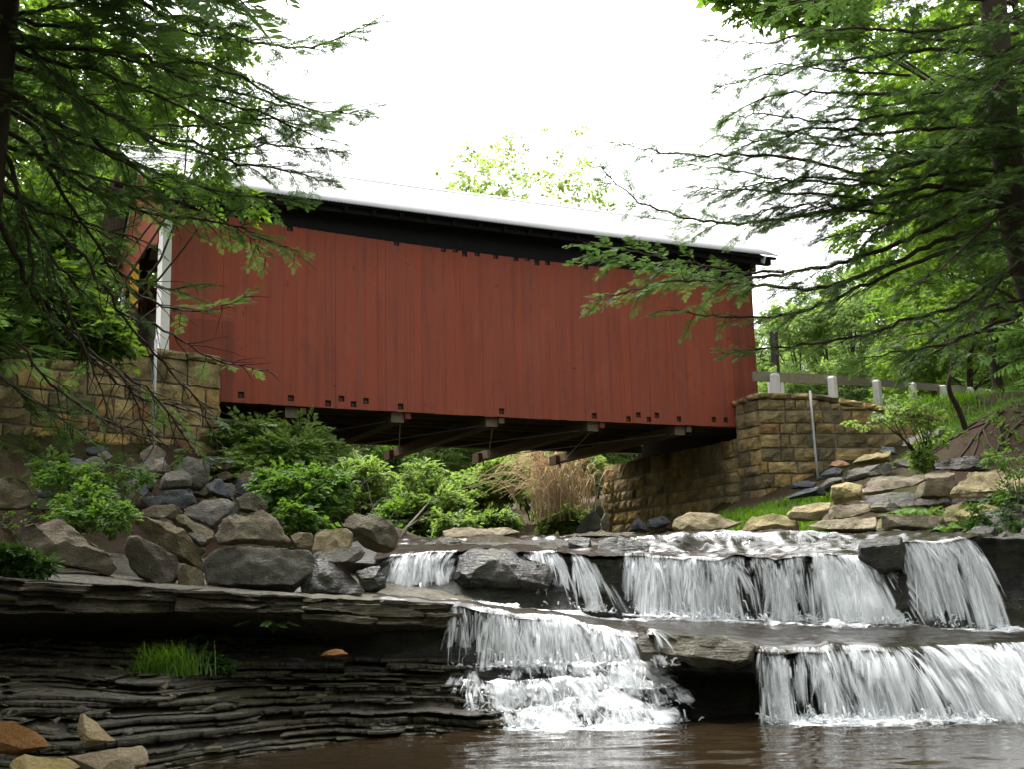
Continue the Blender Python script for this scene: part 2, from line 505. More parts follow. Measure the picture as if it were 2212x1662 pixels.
def ground_z(x, y, rough=True):
    x = np.atleast_1d(np.asarray(x, float)); y = np.atleast_1d(np.asarray(y, float))
    out = np.empty(len(x))
    for i in range(0, len(x), 20000):
        a, b = x[i:i + 20000], y[i:i + 20000]
        d = np.hypot(a[:, None] - CP[None, :, 0], b[:, None] - CP[None, :, 1])
        out[i:i + 20000] = _phi(d) @ _w[:_n] + _w[_n] + a * _w[_n + 1] + b * _w[_n + 2]
    if rough:
        p = np.stack([x, y, 0 * x], 1)
        out += 0.10 * fbm(p * 0.8, 5, 3) * np.clip((np.abs(y - 20)) / 10, 0.4, 3)
    return out


def axis(segs):
    a = []
    for lo, hi, st in segs: a.append(np.arange(lo, hi, st))
    return np.concatenate(a + [[segs[-1][1]]])


gx = axis([(-320, -60, 20), (-60, -16, 2), (-16, 18, 0.3), (18, 70, 2), (70, 320, 20)])
gy = axis([(-160, -10, 15), (-10, 6, 1.5), (6, 46, 0.3), (46, 100, 2), (100, 320, 20)])
X, Y = np.meshgrid(gx, gy)
Z = ground_z(X.ravel(), Y.ravel())
g = G('ground_soil', 0.95, 0.1)
pos = g.n('ShaderNodeNewGeometry').outputs['Position']
c = g.mix(g.noise(pos, 2.3, 6, 0.65), (0.014, 0.010, 0.007), (0.055, 0.034, 0.021))
c = g.mix(g.ramp(g.noise(pos, 30, 4, 0.7), [(0.45, 0.0), (0.7, 0.5)]), c, (0.085, 0.055, 0.033))
c = g.mix(g.ramp(g.noise(pos, 0.33, 5, 0.6), [(0.48, 0.0), (0.66, 0.6)]), c, g.mix(g.noise(pos, 9, 4), (0.018, 0.035, 0.008), (0.07, 0.11, 0.02)))
g.set('Base Color', c)
g.bump(g.math('ADD', g.noise(pos, 5, 6, 0.7), g.math('MULTIPLY', g.noise(pos, 40, 3), 0.3)), 0.8, 0.08)
M['ground_soil'] = g.m
o = mobj('ground', np.stack([X.ravel(), Y.ravel(), Z], 1), grid_faces(len(gx), len(gy)), M['ground_soil'], smooth=True)
tag(o, 'wooded creek banks and hillside of brown soil and leaf litter', 'ground', kind='structure')


# ------------------------------------------------------------------ stream bed: one sheet of stepped rock below the falls
def row(pts):
    q = np.array([P(*p) for p in pts])
    q = q[np.argsort(q[:, 0])]
    return q


R_lip = row([(820, 1300, 17.2), (975, 1310, 17.3), (1200, 1336, 17.4), (1385, 1376, 17.25), (1395, 1372, 16.65), (1630, 1398, 16.55), (1660, 1404, 16.6), (1900, 1404, 16.5), (2100, 1400, 16.6), (2212, 1396, 16.7), (2600, 1385, 17.2)])
R_base = row([(800, 1290, 19.2), (990, 1300, 19.3), (1220, 1326, 19.4), (1350, 1336, 19.9), (1700, 1346, 20.0), (1930, 1354, 19.9), (2130, 1368, 19.5), (2400, 1368, 19.4), (2700, 1365, 19.4)])
R_mid = row([(800, 1208, 19.8), (850, 1202, 19.95), (985, 1196, 20.0), (1010, 1196, 20.3), (1100, 1192, 20.1), (1220, 1202, 19.9), (1350, 1206, 20.25), (1380, 1205, 20.15), (1600, 1208, 20.05), (1845, 1206, 20.15), (1925, 1206, 20.2), (1952, 1174, 19.85), (2090, 1172, 19.9), (2110, 1160, 20.2), (2600, 1150, 20.5)])
R_back = row([(780, 1186, 21.0), (1340, 1196, 20.95), (1365, 1196, 21.1), (1480, 1204, 21.35), (1840, 1192, 21.3), (1900, 1180, 21.2), (1952, 1164, 21.0), (2600, 1150, 21.2)])
R_top = row([(780, 1172, 22.6), (1000, 1166, 23), (1340, 1170, 22.6), (1375, 1168, 21.6), (1400, 1166, 21.75), (1540, 1158, 21.95), (1700, 1152, 22.1), (1840, 1160, 22.1), (1950, 1156, 22.5), (2090, 1152, 23), (2600, 1140, 23)])


def at(rw, x):
    """distance and height of a step edge at x, with the broken outline of real rock"""
    k = abs(int(rw[0, 1] * 100)) % 97
    p = np.stack([x, 0 * x + k, 0 * x], 1)
    wob = 0.16 * vnoise(p * [0.9, 1, 1], 7) + 0.10 * vnoise(p * [2.7, 1, 1], 8) + 0.05 * vnoise(p * [7, 1, 1], 9)
    lift = 0.035 * vnoise(p * [1.6, 1, 1], 10) + 0.02 * vnoise(p * [5, 1, 1], 12)
    return np.interp(x, rw[:, 0], rw[:, 1]) + wob, np.interp(x, rw[:, 0], rw[:, 2]) + lift


bx = np.arange(-3.0, 10.6, 0.055)
nb = len(bx)
yl, zl = at(R_lip, bx); yb, zb = at(R_base, bx); ym, zm = at(R_mid, bx); yk, zk = at(R_back, bx); yt, zt = at(R_top, bx)
left = 1 - sstep(1.75, 2.0, bx)          # sloping cascade part of the lower tier
mid = sstep(1.75, 2.0, bx) * (1 - sstep(3.3, 3.6, bx))   # dark undercut block
right = sstep(3.3, 3.6, bx)
casc_y, casc_z = 17.15, 0.72
path = []


def seg(a, b, n, last=False):
    for i in range(n + (1 if last else 0)):
        t = i / n
        path.append((a[0] * (1 - t) + b[0] * t, a[1] * (1 - t) + b[1] * t))


one = np.ones(nb)
pA = (15.4 * one, -0.7 * one)
pB = (left * 16.3 + mid * 17.3 + right * 16.75, -0.1 * one)
pC = (left * casc_y + mid * 17.7 + right * 16.9, left * casc_z + mid * 0.45 + right * 0.35)
pD = (yl + 0.1 + 0.0 * left, zl - 0.24 - 0.12 * mid)
pE = (yl - 0.02, zl - 0.06)
pE2 = (yl + 0.25, zl)
pF = (yb, zb - 0.05)
pG0 = (ym + 0.12, zm - 0.3)
pG = (ym - 0.02, zm - 0.05)
pG2 = (ym + 0.25, zm)
pH = (yk, zk - 0.03)
pI = (yt, zt - 0.03)
pI2 = (yt + 0.3, zt + 0.01)
pJ = (27.5 * one, np.maximum(zt + 0.10, 2.6))
for a, b, n in ((pA, pB, 5), (pB, pC, 16), (pC, pD, 14), (pD, pE, 6), (pE, pE2, 5), (pE2, pF, 26), (pF, pG0, 20), (pG0, pG, 8), (pG, pG2, 5), (pG2, pH, 10), (pH, pI, 12), (pI, pI2, 5)):
    seg(a, b, n)
seg(pI2, pJ, 14, True)
BY = np.array([p[0] for p in path]); BZ = np.array([p[1] for p in path])
BX = np.tile(bx, (len(path), 1))
pp = np.stack([BX.ravel(), BY.ravel(), BZ.ravel()], 1)
steep = np.gradient(BZ, axis=0) / (np.abs(np.gradient(BY, axis=0)) + np.abs(np.gradient(BZ, axis=0)) + 1e-6)
steep = np.clip(np.abs(steep), 0, 1).ravel()
cell = np.floor(pp[:, 0] * 1.7 + 0.8 * fbm(pp * [0.4, 0.4, 3], 3, 2))
lay = np.floor(pp[:, 2] * 5.5 + 0.25 * pp[:, 0] + 0.5 * fbm(pp * 0.9, 8, 2))
blk = ihash(cell.astype(np.int64), lay.astype(np.int64), np.zeros(len(cell), np.int64), 11)
strat = ihash(lay.astype(np.int64), np.zeros(len(cell), np.int64), np.zeros(len(cell), np.int64), 5)
dispY = (0.13 * (blk - 0.5) + 0.12 * (strat - 0.5)) * steep + 0.07 * fbm(pp * [2.2, 2.2, 4], 21, 4) * (0.3 + 0.7 * steep)
dispZ = 0.05 * fbm(pp * [1.3, 1.3, 1], 31, 4) * (1 - steep)
pp[:, 1] += dispY
pp[:, 2] += dispZ
o = mobj('stream_bed', pp, grid_faces(nb, len(path)), M['rock_wet'], smooth=True)
tag(o, 'dark wet rock steps of the stream bed beneath the falls', 'stream bed', kind='structure')

# ------------------------------------------------------------------ shale bank on the left: thin layers stepping up from the pool
def shale_base(x, y):
    """mean height of the bank"""
    shore = np.interp(x, [-11.5, -6.5, -4.4, -3.6, -3.0, -1.6, -0.4, 0.6], [7.0, 9.0, 10.9, 13.1, 14.5, 15.6, 16.2, 17.1])
    bz = np.interp(x, [-11.5, -7, -5, -3, -1.2, 0.0, 0.6], [1.35, 1.25, 1.15, 1.0, 0.85, 0.72, 0.5])
    by = np.interp(x, [-11.5, -7, -4, -1.2, 0.6], [15.2, 15.8, 16.4, 17.2, 17.6])
    t = (y - shore) / np.maximum(by - shore, 0.8)
    return np.where(t > 0, bz * np.clip(t, 0, 1.25) ** 0.92, 0.75 * t)


sx = np.arange(-11.5, 0.62, 0.03)
sy = np.arange(8.2, 18.4, 0.05)
SX, SY = np.meshgrid(sx, sy)
q = np.stack([SX.ravel(), SY.ravel(), 0 * SX.ravel()], 1)
base_z = (shale_base(q[:, 0], q[:, 1]) + 0.10 * fbm(q * [0.5, 0.9, 1], 41, 3)).reshape(SX.shape)
dipf = 0.05 * sx                       # beds dip gently to the right
rr = np.random.RandomState(4)
bank = empty('shale_bank', (-4.0, 14.0, 0.0))
tag(bank, 'dark layered shale bank sloping down into the brown pool', 'rock bank', kind='structure')
o = mobj('bed_core', np.stack([SX[::2, ::3].ravel(), SY[::2, ::3].ravel(), base_z[::2, ::3].ravel() - 0.10], 1) - np.array([-4.0, 14.0, 0]), grid_faces(len(sx[::3]), len(sy[::2])), M['rock_bank'], bank, smooth=True)
zl_ = -0.35
shale_tops = []
while zl_ < 1.75:
    th = rr.choice([0.012, 0.018, 0.024, 0.03, 0.045, 0.06])
    # front edge of this bed: first y where the bank is higher than the bed, per column
    lev = zl_ - dipf - 0.18 + 0.05 * vnoise(np.stack([sx * 0.5, 0 * sx, 0 * sx], 1), 31) + 0.02 * vnoise(np.stack([sx * 1.7, 0 * sx + zl_ * 3, 0 * sx], 1), 32)
    above = base_z > lev[None, :]
    j = np.argmax(above, axis=0)
    yf = sy[j].astype(float)
    ok = above.any(axis=0)
    cxs = np.stack([sx, 0 * sx + zl_ * 9, 0 * sx], 1)
    # blocky, broken edge
    cell_ = np.floor(sx * 2.2 + 1.5 * vnoise(cxs * [0.7, 3, 1], 12)).astype(np.int64)
    jag = 0.20 * (ihash(cell_, 0 * cell_ + int(zl_ * 1000), 0 * cell_, 3) - 0.5)
    fine_ = np.floor(sx * 9 + 2 * vnoise(cxs * [2, 3, 1], 13)).astype(np.int64)
    jag += 0.12 * (ihash(fine_, 0 * cell_ + int(zl_ * 1000), 0 * cell_, 5) - 0.5)
    jag += rr.uniform(-0.10, 0.10) + 0.16 * fbm(cxs * [0.5, 1, 1], 14, 3)
    yf = yf + jag
    k_ = np.ones(5) / 5
    top_z = lev + th + 0.012 * fbm(cxs * [2, 1, 1], 15, 3)
    rows = [np.stack([sx, yf + 0.30, lev + 0.0], 1), np.stack([sx, yf + 0.02, lev - 0.002], 1), np.stack([sx, yf, lev + th * 0.4], 1), np.stack([sx, yf + 0.008, top_z - 0.004], 1),
            np.stack([sx, yf + 0.035, top_z], 1), np.stack([sx, yf + 0.9, top_z + 0.015], 1)]
    V = np.vstack(rows)
    F = grid_faces(len(sx), len(rows))
    miss = vnoise(np.stack([sx * rr.uniform(0.5, 1.6), 0 * sx + zl_ * 31, 0 * sx], 1), 33) > 0.38
    bad = ~(ok & (j > 0)) | miss
    colbad = bad[:-1] | bad[1:]
    F = F[~np.tile(colbad, len(rows) - 1)]
    if len(F):
        mobj('shale_layer', V - np.array([-4.0, 14.0, 0]), F, M['rock_bank'], bank)
    zl_ += th + rr.choice([0.002, 0.006, 0.012, 0.02])


def shale_z(x, y):
    i = np.clip(((np.asarray(x) - sx[0]) / 0.03).astype(int), 0, len(sx) - 1)
    j = np.clip(((np.asarray(y) - sy[0]) / 0.05).astype(int), 0, len(sy) - 1)
    return base_z[j, i] + 0.0


# loose chips of shale lying on the bank
rr = np.random.RandomState(12)
Vs, Fs = [], []
for k in range(520):
    x_, y_ = rr.uniform(-7.5, 0.2), rr.uniform(10.5, 16.6)
    z_ = float(shale_z(np.array(x_), np.array(y_)))
    if z_ < 0.02: continue
    s_ = 0.035 + 0.10 * rr.uniform() ** 3
    n_ = rr.randint(4, 7)
    a_ = np.sort(rr.uniform(0, 2 * math.pi, n_))
    ring = np.stack([np.cos(a_) * s_ * rr.uniform(.7, 1.4), np.sin(a_) * s_, 0 * a_], 1)
    tl = rr.normal(0, 0.18, 2)
    h_ = s_ * rr.uniform(0.15, 0.4)
    o0 = sum(len(v) for v in Vs)
    lo_ = ring + [x_, y_, z_ + 0.01]; hi_ = ring * 0.92 + [x_, y_, z_ + 0.01 + h_]
    for q_ in (lo_, hi_): q_[:, 2] += (q_[:, 0] - x_) * tl[0] + (q_[:, 1] - y_) * tl[1]
    Vs += [lo_, hi_]
    Fs += [tuple(o0 + n_ + i for i in range(n_))] + [(o0 + i, o0 + (i + 1) % n_, o0 + n_ + (i + 1) % n_, o0 + n_ + i) for i in range(n_)]
o = mobj('shale_chips', np.vstack(Vs), Fs, M['rock_ledge'])
tag(o, 'loose flat chips of shale strewn over the dark bank', 'stone chips', kind='stuff')
# ------------------------------------------------------------------ covered bridge
rng = random.Random(4)
AZ = math.radians(64)
DB = np.array([math.sin(AZ), math.cos(AZ), 0])          # along the bridge, to the right and away
NB = np.array([-math.cos(AZ), math.sin(AZ), 0])         # across the bridge, away from the viewer
B0 = P(1106, 900, 30); B0[2] = 0
WD = 6.4                                                # width
S0, S1 = -8.6, 7.65


def on_wall(x, y, off=0.0):
    """picture position -> (s, z) on the near wall plane"""
    r = ray(x, y)
    k = (np.dot(B0 - CAM, NB) + off) / np.dot(r, NB)
    p = CAM + r * k
    return np.dot(p - B0, DB), p[2]


def sag(s): return 0.055 * (s / 8.0) ** 2


def ztop(s): return 10.33 + 0.16 * ((s - 1.0) / 7.0) ** 2


br = empty('covered_bridge', B0, math.pi / 2 - AZ)
tag(br, 'red board-sided covered bridge with white metal roof spanning the creek', 'covered bridge')

HOLES = [(520, 855), (628, 862), (708, 873), (737, 863), (763, 875), (790, 868), (865, 880), (1083, 890), (1283, 900), (1357, 907), (1378, 898), (1401, 908),
         (1418, 899), (1466, 907), (1541, 908), (1567, 909), (487, 472), (524, 478), (626, 493), (856, 524), (957, 538), (983, 539), (1003, 548), (1030, 547),
         (1070, 553), (1114, 558), (1138, 558), (1159, 567), (1182, 567), (1265, 576)]
HW = 0.072
holes = []
for hx, hy in HOLES:
    s, z = on_wall(hx, hy)
    holes.append((s, z))


def board(parent, a, b, z0, z1, y0, y1, mat, hs, topf=None):
    """a vertical board between a and b along the wall, notched for the bolt pockets"""
    cuts_x = sorted({a, b} | {min(max(c, a), b) for h in hs for c in (h[0] - HW, h[0] + HW)})
    cuts_z = sorted({z0, z1} | {min(max(c, z0), z1) for h in hs for c in (h[1] - HW, h[1] + HW)})
    mb = MB()
    for i in range(len(cuts_x) - 1):
        for j in range(len(cuts_z) - 1):
            xa, xb, za, zb_ = cuts_x[i], cuts_x[i + 1], cuts_z[j], cuts_z[j + 1]
            if xb - xa < 1e-4 or zb_ - za < 1e-4: continue
            cx, cz = (xa + xb) / 2, (za + zb_) / 2
            if any(abs(cx - h[0]) < HW and abs(cz - h[1]) < HW for h in hs): continue
            mb.box(xa, xb, y0, y1, za, zb_)
    return mb.build('siding_board', mat, parent, loc=(a, y0, z0))


s = S0 + 0.15
while s < S1 - 0.02:
    w = rng.choice([0.2, 0.235, 0.25, 0.265, 0.29, 0.31])
    e = min(s + w, S1)
    if S1 - e < 0.12: e = S1
    gap = rng.choice([0.002, 0.003, 0.006])
    pr = rng.uniform(0.0, 0.004)
    m = 0.5 * (s + e)
    zb0, zt0 = 6.13 + sag(m) + rng.uniform(-0.006, 0.006), ztop(m)
    hs = [h for h in holes if h[0] + HW > s and h[0] - HW < e]
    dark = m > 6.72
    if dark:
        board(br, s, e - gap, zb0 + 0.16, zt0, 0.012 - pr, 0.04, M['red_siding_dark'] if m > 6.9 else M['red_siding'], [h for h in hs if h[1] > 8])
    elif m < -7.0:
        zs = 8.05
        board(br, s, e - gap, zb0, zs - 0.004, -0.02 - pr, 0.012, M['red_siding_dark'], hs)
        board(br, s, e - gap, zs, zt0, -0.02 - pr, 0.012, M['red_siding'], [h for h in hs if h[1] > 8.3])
    else:
        board(br, s, e - gap, zb0, zt0, -0.02 - pr, 0.012, M['red_siding'], hs)
    s = e
MB().box(S0 + 0.2, S1 + 0.05, 0.046, 0.058, 10.0, 11.12, dz=sag).build('eave_shade_board', M['timber_eave_shade'], br)  # added dark board across the open eave gap, standing in for its shade
MB().box(S0 + 0.1, S1 - 0.02, 0.06, 0.09, 6.25, 10.25).build('inner_sheathing', M['timber_dark'], br)
bolt_me = None
for hs_, hz_ in holes:
    if bolt_me is None:
        mb = MB()
        mb.box(-0.05, 0.05, 0.0, 0.012, -0.05, 0.05)
        mb.tube([(0, -0.03, -0.01), (0, 0.0, -0.01)], 0.032, 6)
        bolt_me = make_mesh('bolt', mb.V, mb.F, M['iron'])
    add_obj('bolt', bolt_me, br, (hs_, 0.046, hz_ - 0.01))
# bottom chords, top plates, wall posts
for y0, nm in ((0.1, 'bottom_chord'), (WD - 0.4, 'bottom_chord')):
    MB().box(S0 + 0.1, S1 - 0.1, y0, y0 + 0.3, 6.16, 6.5).build(nm, M['timber_dark'], br)
for y0 in (0.1, WD - 0.34):
    MB().box(S0 - 0.2, S1 + 0.3, y0, y0 + 0.24, 10.72, 10.98, dz=sag).build('wall_plate', M['timber_dark'], br)
for k in range(10):
    sp = -8.2 + k * 1.72
    for y0 in (0.1, WD - 0.28):
        MB().box(sp, sp + 0.2, y0, y0 + 0.19, 6.5, 10.72).build('truss_post', M['timber_dark'], br)
for k in range(9):
    sp = -8.1 + k * 1.72
    for y0 in (0.18, WD - 0.2):
        a, b = ((sp, y0, 6.6), (sp + 1.72, y0, 10.6)) if k < 4 else (((sp, y0, 10.6), (sp + 1.72, y0, 6.6)))
        MB().bar(a, b, 0.14, 0.2).build('truss_brace', M['timber_dark'], br)
# far wall
MB().box(S0, S1, WD - 0.02, WD + 0.02, 6.2, 10.35).build('far_siding', M['red_siding'], br)
MB().box(S0 + 0.02, S1 - 0.1, WD - 0.075, WD - 0.045, 6.7, 8.35).build('inside_lining', M['red_siding_dark'], br)
MB().box(S0 + 0.02, S1 - 0.1, WD - 0.10, WD - 0.078, 7.28, 7.62).build('inside_rail', M['grey_paint'], br)
MB().box(S0 + 0.02, S0 + 3.0, WD - 0.10, WD - 0.078, 8.4, 9.6).build('inside_panel', M['grey_paint'], br)
# deck and stringers
nd = 30
for k in range(nd):
    a = S0 + 0.1 + k * (S1 - S0 - 0.2) / nd
    MB().box(a, a + (S1 - S0 - 0.2) / nd - 0.012, 0.4, WD - 0.4, 6.62, 6.69).build('deck_plank', M['deck_board'], br)
for k in range(8):
    y0 = 0.55 + k * (WD - 1.25) / 7
    MB().box(S0 + 0.3, S1 - 0.4, y0, y0 + 0.16, 6.34, 6.615).build('stringer', M['timber_dark' if k % 2 else 'deck_board'], br)
# cross beams with their red end blocks
for sb in (-8.0, -5.6, -3.0, -0.5, 2.4, 5.1):
    bm_ = MB().box(sb - 0.17, sb + 0.15, 0.12, WD + 0.75, 5.9, 6.15).build('floor_beam', M['beam_timber'], br)
    MB().box(sb + 0.155, sb + 0.30, 0.03, 0.42, 5.98, 6.125).build('beam_end_block', M['timber_red' if sb in (-3.0, 2.4) else 'deck_board'], bm_)
    MB().box(sb - 0.3, sb - 0.175, WD + 0.35, WD + 0.8, 5.82, 6.1).build('outrigger_block', M['timber_dark'], bm_)
    mb = MB(); mb.tube([(sb - 0.02, WD + 0.6, 5.74), (sb - 0.02, WD + 0.6, 5.9)], 0.025, 6)
    mb.build('beam_bolt', M['iron'], bm_)
for a, b in ((-5.6, -3.0), (-3.0, -0.5), (-0.5, 2.4), (2.4, 5.1)):
    MB().tube([(a + 0.2, 0.5, 5.99), (b - 0.2, WD - 0.2, 5.99)], 0.014, 5).build('tie_rod', M['galvanised'], br)
    MB().tube([(b - 0.2, 0.5, 5.96), (a + 0.2, WD - 0.2, 5.96)], 0.014, 5).build('tie_rod', M['galvanised'], br)
# roof: two slopes of corrugated sheet
EY, EZ, RY, RZ = -0.62, 11.0, WD / 2, 13.1
cs = np.arange(S0 - 0.7, S1 + 0.60, 0.0225)


def slope(y0, z0, y1, z1, nm):
    nr = 5
    V = []
    nrm = np.array([z0 - z1, y1 - y0]); nrm = nrm / np.linalg.norm(nrm)
    if nrm[1] < 0: nrm = -nrm
    for th in (0.0, -0.006):
        for j in range(nr):
            t = j / (nr - 1)
            off = 0.014 * np.sin(cs / 0.09 * 2 * math.pi) + th
            yy = y0 + (y1 - y0) * t + nrm[0] * off
            zz = z0 + (z1 - z0) * t + nrm[1] * off + sag(cs) * (1 - 0.4 * t)
            V.append(np.stack([cs, yy, zz], 1))
    V = np.vstack(V)
    F = grid_faces(len(cs), nr)
    n0 = len(cs) * nr
    Fl = np.vstack([F, F[:, ::-1] + n0])
    e = np.arange(len(cs) - 1)
    Fl = np.vstack([Fl, np.stack([e, e + n0, e + 1 + n0, e + 1], 1)])
    return mobj(nm, V, Fl, M['roof_metal'], br, smooth=True)


rf = slope(EY, EZ, RY, RZ, 'roof_slope')
slope(WD - EY, EZ, RY, RZ, 'roof_slope')
mb = MB()
for k in range(24):
    a = cs[0] + k * (cs[-1] - cs[0]) / 24
    b = a + (cs[-1] - cs[0]) / 24 - 0.004
    for sgn in (-1, 1):
        ty, tz_ = RY + sgn * 0.2, RZ - 0.085
        mb.add([(a, RY, RZ + 0.045 + sag(a) * 0.6), (b, RY, RZ + 0.045 + sag(b) * 0.6), (b, ty, tz_ + sag(b) * 0.6), (a, ty, tz_ + sag(a) * 0.6),
                (a, RY, RZ + 0.035 + sag(a) * 0.6), (b, RY, RZ + 0.035 + sag(b) * 0.6), (b, ty, tz_ - 0.02 + sag(b) * 0.6), (a, ty, tz_ - 0.02 + sag(a) * 0.6)],
               [(0, 1, 2, 3), (4, 7, 6, 5), (3, 2, 6, 7), (0, 3, 7, 4), (1, 5, 6, 2)])
mb.build('ridge_cap', M['roof_metal'], rf)
slp = (RZ - EZ) / (RY - EY)
for k in range(24):
    sp = S0 - 0.1 + k * 0.7
    if sp > S1 + 0.1: break
    for sgn in (0, 1):
        yy = (lambda v: v) if sgn == 0 else (lambda v: WD - v)
        MB().bar((sp, yy(EY + 0.12), EZ - 0.17 + 0.12 * slp + sag(sp)), (sp, yy(RY), RZ - 0.17 + sag(sp)*.6), 0.09, 0.14).build('rafter', M['timber_eave_shade'], br)
for py in (-0.5, 0.35, 1.2, 2.1, 3.0, WD - 2.1, WD - 1.2, WD - 0.35, WD + 0.5):
    zz = EZ + slp * ((py if py < WD / 2 else WD - py) - EY) - 0.11
    MB().box(S0 - 0.6, S1 + 0.45 + (0.08 if py < 0 else 0), py - 0.05, py + 0.05, zz - 0.045, zz + 0.02, dz=sag).build('roof_purlin', M['timber_eave_shade'], br)
MB().box(S0 - 0.5, S1 + 0.45, -0.40, -0.24, 10.78, 10.94, dz=sag).build('eave_beam', M['timber_eave_shade'], br)
# portals at both ends
for xe, sg in ((S0, -1), (S1, 1)):
    pt_w = M['white_paint']
    def bx_(n, a, b, y0, y1, z0, z1, m, par=None):
        lo, hi = sorted((xe + sg * a, xe + sg * b))
        return MB().box(lo, hi, y0, y1, z0, z1).build(n, m, par or br)
    if sg < 0:
        bx_('corner_board', -0.14, 0.055, -0.035, 0.02, 6.75, 10.3, pt_w)
    bx_('portal_jamb', 0.02, 0.05, 0.024, 0.6, 6.75, 10.2, pt_w if sg < 0 else M['red_siding'])
    bx_('portal_jamb', 0.02, 0.05, WD - 0.6, WD + 0.03, 6.75, 10.2, pt_w if sg < 0 else M['red_siding'])
    nb_ = 24
    for k in range(nb_):
        y0 = 0.0 + k * WD / nb_
        ym_ = y0 + WD / nb_ / 2
        zt_ = RZ - 0.22 - slp * abs(ym_ - RY)
        zlow = 9.7 + 0.55 * (1 - (2 * (ym_ - RY) / WD) ** 2) if 0.6 < ym_ < WD - 0.6 else 10.21
        bx_('gable_board', 0.055, 0.08, y0, y0 + WD / nb_ - 0.006, zlow, zt_, M['red_siding'])
    for side in (-1, 1):
        mb = MB()
        mb.bar((xe + sg * 0.1, RY, RZ - 0.16), (xe + sg * 0.1, RY + side * (RY - EY - 0.05), EZ - 0.1), 0.03, 0.2, (0, 0, 1))
        mb.build('rake_board', pt_w, br)
    bx_('portal_sill', 0.02, 0.3, 0.03, 0.9, 6.95, 7.06, pt_w)

# ------------------------------------------------------------------ stone abutments, stone by stone
def stone_mesh(seed):
    r = np.random.RandomState(seed)
    nx, nz = 5, 4
    V, F = [], []
    for j in range(nz):
        for i in range(nx):
            u, v = i / (nx - 1) - 0.5, j / (nz - 1) - 0.5
            eb = min(0.5 - abs(u), (0.5 - abs(v)))
            bul = 0.0 if eb < 1e-6 else 0.10
            V.append((u * (0.985 if bul == 0 else 1) + (r.uniform(-.05, .05) if bul else r.uniform(-.03, .012)*(1 if u>0 else -1)), -0.40 - bul * r.uniform(0.2, 1.6), v * (0.97 if bul == 0 else 1) + (r.uniform(-.06, .06) if bul else r.uniform(-.05, .015)*(1 if v>0 else -1))))
    for j in range(nz - 1):
        for i in range(nx - 1):
            a = j * nx + i
            q_ = (a, a + 1, a + nx + 1, a + nx)
            F.append(q_)
    loop = [i for i in range(nx)] + [j * nx + nx - 1 for j in range(1, nz)] + [(nz - 1) * nx + i for i in range(nx - 2, -1, -1)] + [j * nx for j in range(nz - 2, 0, -1)]
    o = len(V)
    for k in loop: V.append((V[k][0], 0.5, V[k][2]))
    n = len(loop)
    for k in range(n): F.append((loop[k], o + k, o + (k + 1) % n, loop[(k + 1) % n]))
    return make_mesh('stone', V, F, M['wall_stone'], smooth=False)


STONES = [stone_mesh(60 + k) for k in range(14)]


def stone_wall(parent, org, dr, nrm, length, zbot, ztopf, seed, depth=0.34, hrange=(0.27, 0.42), cope=True):
    """courses of stones on the plane through org along dr, faces looking along nrm; positions are world, parent at identity rotation"""
    r = random.Random(seed)
    ang = math.atan2(dr[1], dr[0])
    side = 1 if np.dot(np.array([dr[1], -dr[0]]), nrm[:2]) > 0 else -1     # local -Y must look along nrm
    base = np.array(parent.location)
    z = zbot
    zmax = max(ztopf(0), ztopf(length))
    while z < zmax - 0.05:
        h = r.uniform(*hrange)
        if zmax - (z + h) < 0.25: h = zmax - z
        u = -r.uniform(0, 0.2)
        while u < length:
            w = h * r.choice([0.7, 1.0, 1.3, 1.6, 1.9, 2.3, 2.6])
            w = max(w, 0.26)
            if length - (u + w) < 0.2: w = length - u
            u0, u1 = max(u, 0), min(u + w, length)
            tz_ = ztopf(0.5 * (u0 + u1))
            if u1 - u0 > 0.12 and z + 0.1 < tz_:
                z1 = min(z + h, tz_)
                c = org[:2] + dr[:2] * (0.5 * (u0 + u1)) - nrm[:2] * (depth * 0.5 - 0.02)
                o = add_obj('stone', r.choice(STONES), parent)
                o.location = (c[0] - base[0], c[1] - base[1], 0.5 * (z + z1) - base[2])
                o.scale = (u1 - u0 - 0.026, depth * r.uniform(0.92, 1.12), z1 - z - 0.024)
                o.rotation_euler = (r.uniform(-.02, .02), r.uniform(-.015, .015), ang if side > 0 else ang + math.pi)
            u += w
        z += h
    return


def mortar_prism(parent, poly, z0, z1f):
    """solid filling behind the stone faces"""
    base = np.array(parent.location)
    V = [(p[0] - base[0], p[1] - base[1], z0 - base[2]) for p in poly] + [(p[0] - base[0], p[1] - base[1], z1f(p) - base[2]) for p in poly]
    n = len(poly)
    F = [tuple(range(n - 1, -1, -1)), tuple(range(n, 2 * n))] + [(k, (k + 1) % n, n + (k + 1) % n, n + k) for k in range(n)]
    return mobj('mortar_core', V, F, M['mortar'], parent)


# right abutment: face along the creek, then the wing wall beside the road
RC = P(1636, 850, 32.0)
n_river = -DB
right_ab = empty('stone_abutment', (RC[0] + 0.3, RC[1] + 0.5, 3.4))
tag(right_ab, 'tan stone abutment and wing wall under the right end of the red bridge', 'abutment')
zt_r = RC[2]
stone_wall(right_ab, RC, NB, n_river, 1.05, 3.6, lambda u: zt_r - 0.16, 5)
stone_wall(right_ab, RC + NB * 1.05, NB, n_river, 7.3, 2.85, lambda u: 5.86, 6)
WA = math.radians(80)
dW = np.array([math.sin(WA), math.cos(WA), 0]); nW = np.array([math.cos(WA), -math.sin(WA), 0])


def wing_top(u): return zt_r - 0.16 - max(0, u - 1.6) * 0.165


